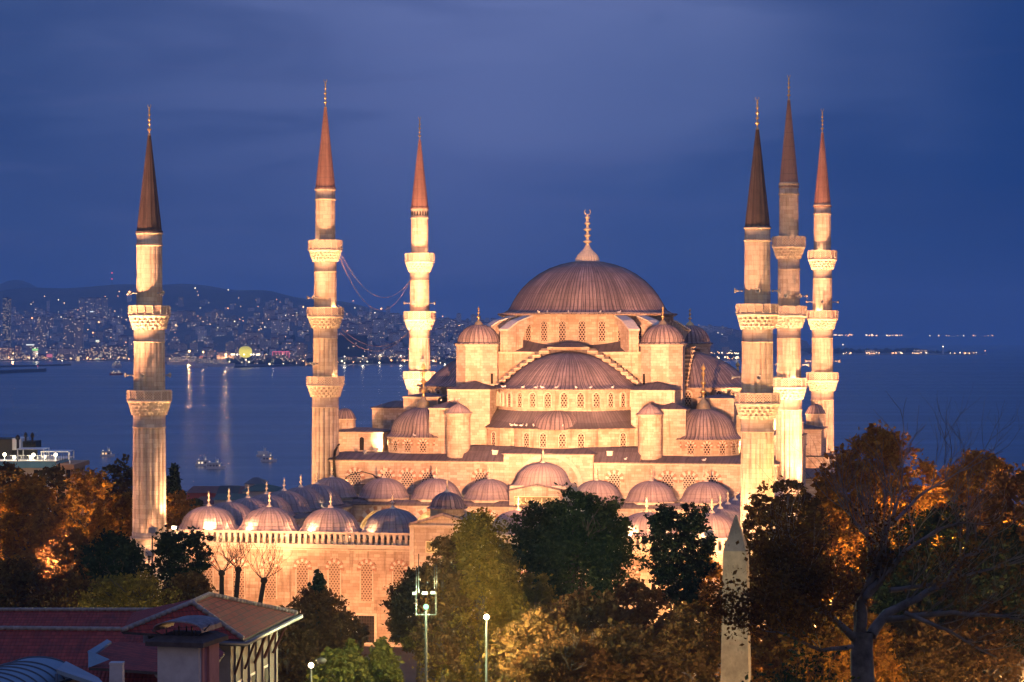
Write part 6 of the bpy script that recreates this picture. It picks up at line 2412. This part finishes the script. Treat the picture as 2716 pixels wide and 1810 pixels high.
tree(2430, 1640, 200, 260, 220, 'dome', 'bronze', 'bronze low tree at the bottom right of the plane trunk', 10000, .20, 90)
tree(2580, 1600, 204, 320, 260, 'dome', 'brown', 'brown low tree in the bottom right corner', 11000, .20, 100)
tree(2090, 1640, 204, 220, 210, 'dome', 'orange', 'low orange tree directly right of the obelisk foot', 9000, .20, 90)


# --- bare pollards before the wall
def bare(u, vtop, D, vfork, label, lean=0.0, seed=1):
    rg = random.Random(seed)
    top, fk = at(u, vtop, D), at(u, vfork, D)
    t_ = thing('bare_tree', label, 'tree', (top.x - lean * fk.z, D, 0), group='bare pollarded trees before the wall')
    b = MB()
    b.tube([(0, 0, -.2), (lean * fk.z * .4, 0, fk.z * .5), (lean * fk.z, 0, fk.z)], .32, .22, 8)
    h = top.z - fk.z
    b.ball((lean * fk.z, 0, fk.z), .34, 8)
    for k in range(8):
        a = rg.uniform(0, 6.28)
        branches(b, (lean * fk.z, 0, fk.z), (math.cos(a) * 1.25 + lean, math.sin(a) * .6, 1.0), h * .52, .042, 3, rg, .55, .22, 5, kids=(2, 3))
    b.build('trunk', M['bark_dark'], t_)
    return t_


bare(588, 1440, 250, 1535, 'bare dark pollard before the lit wall, leftmost of three', 0, 11)
bare(632, 1430, 250, 1525, 'bare dark pollard before the lit wall, middle of three', .06, 12)
bare(700, 1440, 248, 1555, 'bare leaning pollard before the lit wall, just above the tiled roof', .14, 13)

# --- the big plane tree in front at right
PD = 132.0
def pp(u, v_, dy=0.0):
    q = at(u, v_, PD + dy)
    return q


plane = thing('plane_tree', 'large half-bare plane tree with grey branching limbs in the right foreground', 'tree', (pp(2290, 1810).x, PD, 0))
o0 = plane.location
b = MB()
tips = []
rg = random.Random(77)


def limb(pts, r0, r1, kids=3, depth=2, ln=3.0):
    P = [pp(*q) - o0 for q in pts]
    # round the corners
    Q = [P[0]]
    for a, c in zip(P, P[1:]):
        for s in (1 / 3, 2 / 3, 1):
            q = a.lerp(c, s)
            Q.append(q + Vector((rg.uniform(-.06, .06), rg.uniform(-.1, .1), rg.uniform(-.05, .05))))
    b.tube(Q, r0, r1, 8, 0, False)
    for k in range(kids * 2):
        i = rg.randint(len(Q) // 3, len(Q) - 1)
        d_ = (Q[min(i + 1, len(Q) - 1)] - Q[i - 1]).normalized()
        ax = Vector((rg.uniform(-1, 1), rg.uniform(-1, 1), rg.uniform(-.1, 1.0))).normalized()
        branches(b, Q[i], (d_ + ax * .8), ln * rg.uniform(.5, 1.1), max(.03, r1 * .8), depth, rg, .5, .2, 4, 0, tips, (2, 3))


trunk_base = [(2290, 2620), (2292, 1900), (2285, 1740), (2290, 1690)]
P = [pp(*q) - o0 for q in trunk_base]
P[0] = Vector((0, 0, -.3))
b.tube(P[:1] + [P[0].lerp(P[1], .5)] + P[1:], .80, .52, 14, 0, False)
limb([(2280, 1700), (2285, 1610, -.5), (2330, 1560, -1), (2345, 1480, -1), (2350, 1420, 0), (2380, 1350, 1)], 0.330, 0.070, 5, 2, 3.2)
limb([(2285, 1710), (2275, 1640), (2290, 1580, -.5), (2335, 1520, -1)], 0.317, 0.140, 2, 2, 2.5)
limb([(2310, 1700), (2350, 1640, 1), (2430, 1600, 2), (2510, 1560, 3), (2560, 1490, 3), (2620, 1470, 4)], 0.304, 0.070, 5, 2, 3.2)
limb([(2330, 1660, 1), (2420, 1650, 0), (2530, 1640, -1), (2650, 1650, -1), (2760, 1670, -2)], 0.198, 0.049, 5, 2, 2.8)
limb([(2360, 1580, 2), (2450, 1570, 3), (2570, 1540, 3), (2720, 1500, 5)], 0.145, 0.042, 4, 2, 2.6)
limb([(2400, 1640, -1), (2520, 1690, -2), (2640, 1760, -3)], 0.132, 0.035, 3, 2, 2.4)
limb([(2275, 1720), (2230, 1670, -1), (2190, 1640, -2), (2140, 1620, -2), (2080, 1590, -1)], 0.224, 0.056, 4, 2, 2.8)
limb([(2190, 1640, -2), (2140, 1560, 1), (2120, 1490, 2), (2090, 1430, 2)], 0.145, 0.042, 4, 2, 2.6)
limb([(2345, 1480, -1), (2270, 1400, 2), (2220, 1340, 2)], 0.119, 0.035, 4, 2, 2.6)
limb([(2350, 1420, 0), (2440, 1330, 3), (2540, 1270, 4)], 0.112, 0.035, 4, 2, 2.6)
limb([(2260, 1730, -1), (2180, 1740, -3), (2090, 1700, -3), (2000, 1680, -3)], 0.132, 0.035, 3, 2, 2.4)
limb([(2330, 1560, -1), (2400, 1480, -2), (2480, 1420, -2), (2560, 1400, -3)], 0.132, 0.042, 4, 2, 2.6)
b.build('trunk', M['bark_grey'], plane)
rng = np.random.default_rng(55)
T = np.array([tuple(p) for p in tips])
left = T[(T[:, 0] < 2.5) & (T[:, 2] < T[:, 2].max() * .74)]
pts = left[rng.integers(0, len(left), 9000)] + rng.normal(size=(9000, 3)) * .5
low = T[T[:, 2] < T[:, 2].max() * .80]
few = low[rng.integers(0, len(low), 5200)] + rng.normal(size=(5200, 3)) * .45
inst('crown', leaf_mesh('crown', np.concatenate([pts, few]), .11, LEAF['bronze'], rng), plane)

# spray of leaves from a near branch across the obelisk
spray = thing('plane_tree', 'nearer plane tree whose thin leafy sprays cross the obelisk shaft', 'tree', (13.9, 119, 0))
b = MB()
tips = []
rg = random.Random(31)
b.tube([(0, 0, -.3), (.1, 0, 8), (-.1, 0, 15.5), (-.2, 0, 17.5)], .28, .10, 8)
for k in range(26):
    a = rg.uniform(-2.2, 2.2) - math.pi / 2
    z = rg.uniform(13.0, 20.4)
    branches(b, (-.1 - rg.uniform(0, .3), 0, min(z, 17.5)), (math.cos(a) * .55, math.sin(a) * .3, rg.uniform(.2, 1.2)), rg.uniform(1.0, 2.4), .035, 2, rg, .5, .25, 4, 0, tips, (1, 2))
b.build('trunk', M['bark'], spray)
rng = np.random.default_rng(8)
T = np.array([tuple(p) for p in tips])
pts = T[rng.integers(0, len(T), 1500)] + rng.normal(size=(1500, 3)) * .22
inst('crown', leaf_mesh('crown', pts, .10, LEAF['dark'], rng), spray)
# =================================================================== TILED HOUSES IN THE FOREGROUND
def mat_tiles(name, c1, c2, pitch=.24, row=.40):
    m, t = new_mat(name)
    u, v_, _ = t.sep(t.coord('UV'))
    gu, gv = t.math('DIVIDE', u, pitch), t.math('DIVIDE', v_, row)
    wave = t.math('ABSOLUTE', t.math('SINE', t.math('MULTIPLY', gu, math.pi)))
    fv = t.math('FRACT', gv)
    wn = t.n('ShaderNodeTexWhiteNoise', noise_dimensions='2D')
    t.put(wn, 'Vector', t.comb(t.math('FLOOR', gu), t.math('FLOOR', gv), 0.0))
    n = t.noise(t.coord('Object'), .9, 4, .6)
    c = t.mix(wn.outputs[0], c1, c2)
    c = t.mix(t.math('MULTIPLY', t.ramp(n, [(.5, 0.0), (.7, 1.0)]), .55), c, (.055, .03, .03))
    c = t.mix(t.math('MULTIPLY', t.math('LESS_THAN', fv, .13), .75), c, (.02, .012, .012))
    h = t.math('ADD', t.math('MULTIPLY', wave, .6), t.math('MULTIPLY', fv, -.7))
    t.out(t.bsdf(c, .85, normal=t.bump(h, .9, .10)))
    return m


M['tiles'] = mat_tiles('red roof tiles', (.19, .028, .022), (.29, .046, .032))
M['ridge'] = mat_plain('mortared ridge tiles', (.20, .19, .18), .9, .3, 3.0)
M['house_wall'] = mat_plain('pale boarded wall', (.15, .145, .138), .85, .15, 1.0)
M['gutter'] = mat_plain('blue grey gutter', (.06, .08, .11), .55, .15, 1.0, metal=.3)
M['wood'] = mat_plain('dark red wood', (.09, .035, .03), .8, .3, 2.0)
M['chim'] = mat_plain('whitewashed chimney', (.36, .36, .37), .9, .18, 1.3)
M['chim_pink'] = mat_plain('pink render', (.34, .15, .15), .9, .18, 1.3)
M['sheet_blue'] = mat_plain('blue polycarbonate sheet', (.11, .19, .27), .5, .12, .8)
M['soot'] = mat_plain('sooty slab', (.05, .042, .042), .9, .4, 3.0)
M['hood'] = mat_plain('weathered metal hood', (.14, .12, .13), .6, .55, 3.0, metal=.3)

house = thing('tiled_house', 'old house with red tiled hipped roof, blue gutter and timber braces at lower left', 'house', (-19.7, 158, 0))
O = Vector((-19.7, 158, 0))


def hp(u, v_, D=None, z=None):
    if D is None:
        D = (ZC - z) * F / (v_ - HV)
    return at(u, v_, D) - O


def roof_face(b, pts, mat=0, thick=.16):
    """a tiled slope: sheet with tile coordinates running along its eave"""
    P = [Vector(p) for p in pts]
    nrm = (P[1] - P[0]).cross(P[2] - P[0]).normalized()
    if nrm.z < 0:
        P.reverse()
        nrm = -nrm
    ex = Vector((0, 0, 1)).cross(nrm).normalized()
    ey = nrm.cross(ex)
    uv = [(p.dot(ex), p.dot(ey)) for p in P]
    b.add(P, [tuple(range(len(P)))], mat, [uv])
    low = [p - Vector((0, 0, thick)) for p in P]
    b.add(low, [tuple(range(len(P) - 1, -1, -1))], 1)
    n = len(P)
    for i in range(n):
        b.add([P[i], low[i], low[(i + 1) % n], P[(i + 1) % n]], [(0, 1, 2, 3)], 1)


def ridge(b, p, q, r=.17):
    p, q = Vector(p), Vector(q)
    n = max(2, int((q - p).length / .42))
    for i in range(n):
        a, c = p.lerp(q, i / n), p.lerp(q, (i + 1.08) / n)
        b.tube([a + Vector((0, 0, .05)), c + Vector((0, 0, .09))], r, r * .82, 7)


R1, R0 = hp(554.8, 1593.4, z=19.2), hp(508.7, 1614.2, z=19.2)
E1, E3 = hp(645, 1711, z=17.0), hp(786, 1642, z=17.0)
E2 = hp(322, 1689, z=17.9)
E4 = Vector((-5.9, 12.5, 17.0))
b = MB()
roof_face(b, [E1, E3, R1, R0])
roof_face(b, [E2, E1, R0])
roof_face(b, [E4, E2, R0, R1])
roof_face(b, [E3, E4, R1])
rf = b.build('roof', [M['tiles'], M['soot']], house)
b = MB()
for p, q in ((R0, R1), (R0, E1), (R0, E2), (R1, E3)):
    ridge(b, p, q)
inst('ridge_tiles', b.mesh('ridge_tiles', M['ridge']), rf)
b = MB()
dn = Vector((0, 0, -.22))
b.tube([E2 + dn + Vector((2.6, -.15, -.32)), E1 + dn + Vector((.15, -.15, -.05)), E3 + dn + Vector((.3, .3, 0))], .15, n=7)
inst('gutter', b.mesh('gutter', M['gutter']), rf)
# walls set back under the eaves
w0, w1, w2, w3 = E2 + Vector((1.6, 1.5, 0)), E1 + Vector((-.9, 1.2, 0)), E3 + Vector((-1.2, -.4, 0)), E4 + Vector((.8, -.8, 0))
b = MB()
b.prism([(q.x, q.y) for q in (w0, w1, w2, w3)], 0, 16.62)
wl = b.build('wall', M['house_wall'], house)
b = MB()
for k in range(7):
    q = w1.lerp(w2, (k + .5) / 7)
    b.box(q.x - .01, q.x + .10, q.y - .05, q.y + .05, 9, 16.6)
inst('batten', b.mesh('batten', M['house_wall']), wl)
for k in range(5):
    s = (k + .35) / 5
    a = w1.lerp(w2, s)
    c = E1.lerp(E3, s)
    bb = MB()
    bb.tube([(a.x + .05, a.y, 14.6), (c.x - .12, c.y, 16.72)], .09, n=4, smooth=False)
    bb.build('brace', M['wood'], house)
for k in range(3):
    s = (k + .6) / 3.6
    q = w1.lerp(w2, s)
    bb = MB()
    d_ = (w2 - w1).normalized()
    n_ = Vector((d_.y, -d_.x, 0))
    for (sa, sb_, za, zb, off, mm) in ((-.55, .55, 11.0, 13.9, .06, 0), (-.68, .68, 10.85, 14.05, .03, 1)):
        p1, p2 = q + d_ * sa + n_ * off, q + d_ * sb_ + n_ * off
        bb.add([(p1.x, p1.y, za), (p2.x, p2.y, za), (p2.x, p2.y, zb), (p1.x, p1.y, zb)], [(0, 1, 2, 3)], mm)
    bb.build('window', [M['dark'], M['white_paint']], house)

# two long wings to the left
wing = thing('tiled_wing', 'long low house with a dark tiled roof and pale ridge running off the left edge', 'house', (-40, 176, 0))
O2 = Vector((-40, 176, 0))
b = MB()
zr = 16.6
Dr = (ZC - zr) * F / (1634 - HV)
A, B_ = at(-40, 1634, Dr) - O2, at(442, 1634, Dr) - O2
C_, D_ = A + Vector((0, -7.0, -2.6)), B_ + Vector((0, -7.0, -2.6))
G_1, G_2 = A + Vector((0, 6, -2.4)), B_ + Vector((0, 6, -2.4))
roof_face(b, [C_, D_, B_, A])
roof_face(b, [G_2, G_1, A, B_])
rw = b.build('roof', [M['tiles'], M['soot']], wing)
b = MB()
ridge(b, A, B_, .15)
inst('ridge_tiles', b.mesh('ridge_tiles', M['ridge']), rw)
b = MB()
b.box(A.x, B_.x, -6.4, 5.2, 0, zr - 2.75)
b.build('wall', M['house_wall'], wing)

wing2 = thing('tiled_wing', 'nearer tiled roof at lower left, below the long ridge, with loose dark tiles', 'house', (-30, 146, 0))
O3 = Vector((-30, 146, 0))
zr = 18.3
Dr = (ZC - zr) * F / (1683 - HV)
A, B_ = at(-40, 1683, Dr) - O3, at(318, 1686, Dr) - O3
C_, D_ = A + Vector((0, -9.0, -3.9)), B_ + Vector((5.2, -9.0, -3.9))
b = MB()
roof_face(b, [C_, D_, B_, A])
roof_face(b, [B_ + Vector((0, 5, -2.4)), A + Vector((0, 5, -2.4)), A, B_])
# cross gable slope toward the chimney
X0, X1, X2 = at(283, 1690, 150.0) - O3, at(350, 1735, 147.0) - O3, at(420, 1700, 146) - O3
roof_face(b, [at(236, 1784, 139.0) - O3, at(470, 1800, 139) - O3, at(470, 1722, 147.5) - O3, at(283, 1716, 147.0) - O3])
rw = b.build('roof', [M['tiles'], M['soot']], wing2)
b = MB()
ridge(b, A, B_, .15)

inst('ridge_tiles', b.mesh('ridge_tiles', M['ridge']), rw)
b = MB()
q = [at(234, 1740, 140) - O3, at(290, 1764, 139.5) - O3, at(234, 1786, 139) - O3]
b.add(q + [p + Vector((0, .12, 0)) for p in q], [(0, 2, 1), (3, 4, 5), (0, 1, 4, 3), (1, 2, 5, 4), (2, 0, 3, 5)])
q = [at(232, 1742, 140) - O3, at(284, 1710, 143.5) - O3, at(296, 1716, 143.5) - O3, at(246, 1752, 140) - O3]
b.add(q + [p + Vector((0, .05, -.12)) for p in q], [(0, 3, 2, 1), (4, 5, 6, 7), (0, 1, 5, 4), (3, 0, 4, 7), (2, 3, 7, 6), (1, 2, 6, 5)])
inst('flashing', b.mesh('flashing', M['sheet_blue']), rw)
b = MB()
b.box(A.x, B_.x + 5, -8.3, 4.2, 0, zr - 4.15)
b.build('wall', M['house_wall'], wing2)
bb = MB()
p0 = at(575, 1752, 140) - O3
b = MB()
roof_face(b, [at(556, 1800, 138) - O3, at(596, 1745, 142) - O3, at(570, 1725, 145) - O3, at(480, 1745, 144) - O3])
b.build('porch_roof', [M['tiles'], M['soot']], wing2)

# chimney
CDp = 110.0
s = CDp / F
c0 = at(472, 1733, CDp)
ch = thing('chimney', 'broad whitewashed chimney with sooty slab and arched metal hood', 'chimney', (c0.x, CDp, 8), R(-14))
hw = 58 * s
zt = Z_at(1728, CDp) - 8
b = MB()
b.box(-hw, hw, 0, 2.4, 0, zt)
b.build('stack', M['chim'], ch)
b = MB()
b.box(hw, hw + .05, .35, 2.4, 0, zt - .1)
b.box(hw + .02, hw + .16, .9, 1.25, 0, zt + .1)
b.build('side_render', M['chim_pink'], ch)
b = MB()
b.prism([(-hw - .42, -.38), (hw + .36, -.38), (hw + .36, 2.75), (-hw - .42, 2.75)], zt, zt + .20)
b.prism([(-hw - .42, -.38), (hw + .36, -.38), (hw + .36, 2.75), (-hw - .42, 2.75)], zt + .2, zt + .42, top=[(-hw - .05, .1), (hw + .02, .1), (hw + .02, 2.3), (-hw - .05, 2.3)])
b.build('slab', M['soot'], ch)
b = MB()
for x in (-hw + .25, -.35, -.1, .5, hw - .3):
    b.tube([(x, .4, zt + .4), (x, .4, zt + .66)], .035, n=5)
    b.tube([(x, 1.9, zt + .4), (x, 1.9, zt + .66)], .035, n=5)
b.tube([(-hw + .1, .3, zt + .42), (-hw - .35, .2, zt + .62)], .03, n=4)
b.tube([(hw - .1, .3, zt + .42), (hw + .45, .2, zt + .95)], .03, n=4)
b.build('hood_post', M['iron'], ch)
b = MB()
n = 14
v, f = [], []
for i in range(n + 1):
    a = math.pi * i / n
    x, z = (hw + .18) * -math.cos(a), .44 * math.sin(a) ** .7
    for y in (-.1, 2.4):
        for dz in (0, .05):
            v.append((x, y, zt + .60 + z + dz))
for i in range(n):
    p, q = 4 * i, 4 * i + 4
    f += [(p + 1, q + 1, q + 3, p + 3), (p + 2, q + 2, q, p), (p, q, q + 1, p + 1), (p + 3, q + 3, q + 2, p + 2)]
b.add(v, f)
b.build('hood', M['hood'], ch)

# blue barrel roof, parapets and a post at the lower left corner
VD = 92.0
q0 = at(20, 1838, VD)
vault = thing('barrel_roof', 'blue ribbed barrel roof in the lower left corner', 'roof', (q0.x, VD, q0.z), R(-12))
b = MB()
n = 18
v, f = [], []
Rv = 1.7
for i in range(n + 1):
    a = R(20) + R(140) * i / n
    for y in (-1.5, 0, 1.5, 3.0, 4.5):
        v.append((-Rv * math.cos(a) * 1.0 - .6, y, Rv * .56 * math.sin(a) - .42))
for i in range(n):
    for j in range(4):
        f.append((i * 5 + j, i * 5 + j + 1, i * 5 + 6 + j, i * 5 + 5 + j))
b.add(v, f, 0, None, True)
b.build('sheet', M['sheet_blue'], vault)
b = MB()
for y in (-1.45, -.7, 0, .75, 1.5, 2.25, 3.0, 4.45):
    b.tube([(-Rv * math.cos(R(20) + R(140) * i / n) - .6, y, Rv * .56 * math.sin(R(20) + R(140) * i / n) - .40) for i in range(n + 1)], .035, n=4)
b.build('rib', M['gutter'], vault)
b = MB()
b.box(-2.2, 1.0, -1.5, 4.5, -9, -.2)
b.build('wall', M['soot'], vault)
sl = thing('sheet_canopy', 'sloping blue sheet canopy beside the barrel roof', 'canopy', at(215, 1800, 94.0))
b = MB()
P = [at(150, 1790, 92) , at(282, 1835, 92), at(262, 1812, 95.5), at(175, 1768, 95.5)]
P = [p - Vector(sl.location) for p in P]
b.add(P + [p - Vector((0, 0, .15)) for p in P], [(0, 1, 2, 3), (7, 6, 5, 4), (0, 4, 5, 1), (1, 5, 6, 2), (2, 6, 7, 3), (3, 7, 4, 0)])
b.build('sheet', M['sheet_blue'], sl)
b = MB()
for p in (P[0], P[1]):
    b.tube([p - Vector((0, 0, .16)), p - Vector((0, 0, 9))], .06, n=5)
b.build('post', M['gutter'], sl)
c0 = at(310, 1776, 96.0)
pc = thing('roof_post', 'stubby tapered concrete post on the near roof', 'post', (c0.x, 96, c0.z - 3))
b = MB()
b.prism([(-.45, -.45), (.45, -.45), (.45, .45), (-.45, .45)], -6, 3, top=[(-.24, -.24), (.24, -.24), (.24, .24), (-.24, .24)])
b.prism([(-.26, -.26), (.26, -.26), (.26, .26), (-.26, .26)], 3.001, 3.08)
b.build('shaft', M['chim'], pc)
HAZE_DENSITY = 7e-5
# =================================================================== EVENING HAZE OVER THE STRAIT
m, t = new_mat('evening haze')
pv = t.n('ShaderNodeVolumePrincipled')
t.put(pv, 'Color', (.34, .62, 1.0))
t.put(pv, 'Density', HAZE_DENSITY)
t.put(pv, 'Anisotropy', 0.0)
t.out(pv.outputs[0], 'Volume')
b = MB()
b.box(-9500, 9500, -400, 27000, -60, 520)
hz_ = b.build('haze', m)
tag(hz_, 'thin blue evening haze over the water and the far shore', 'haze', kind='stuff')
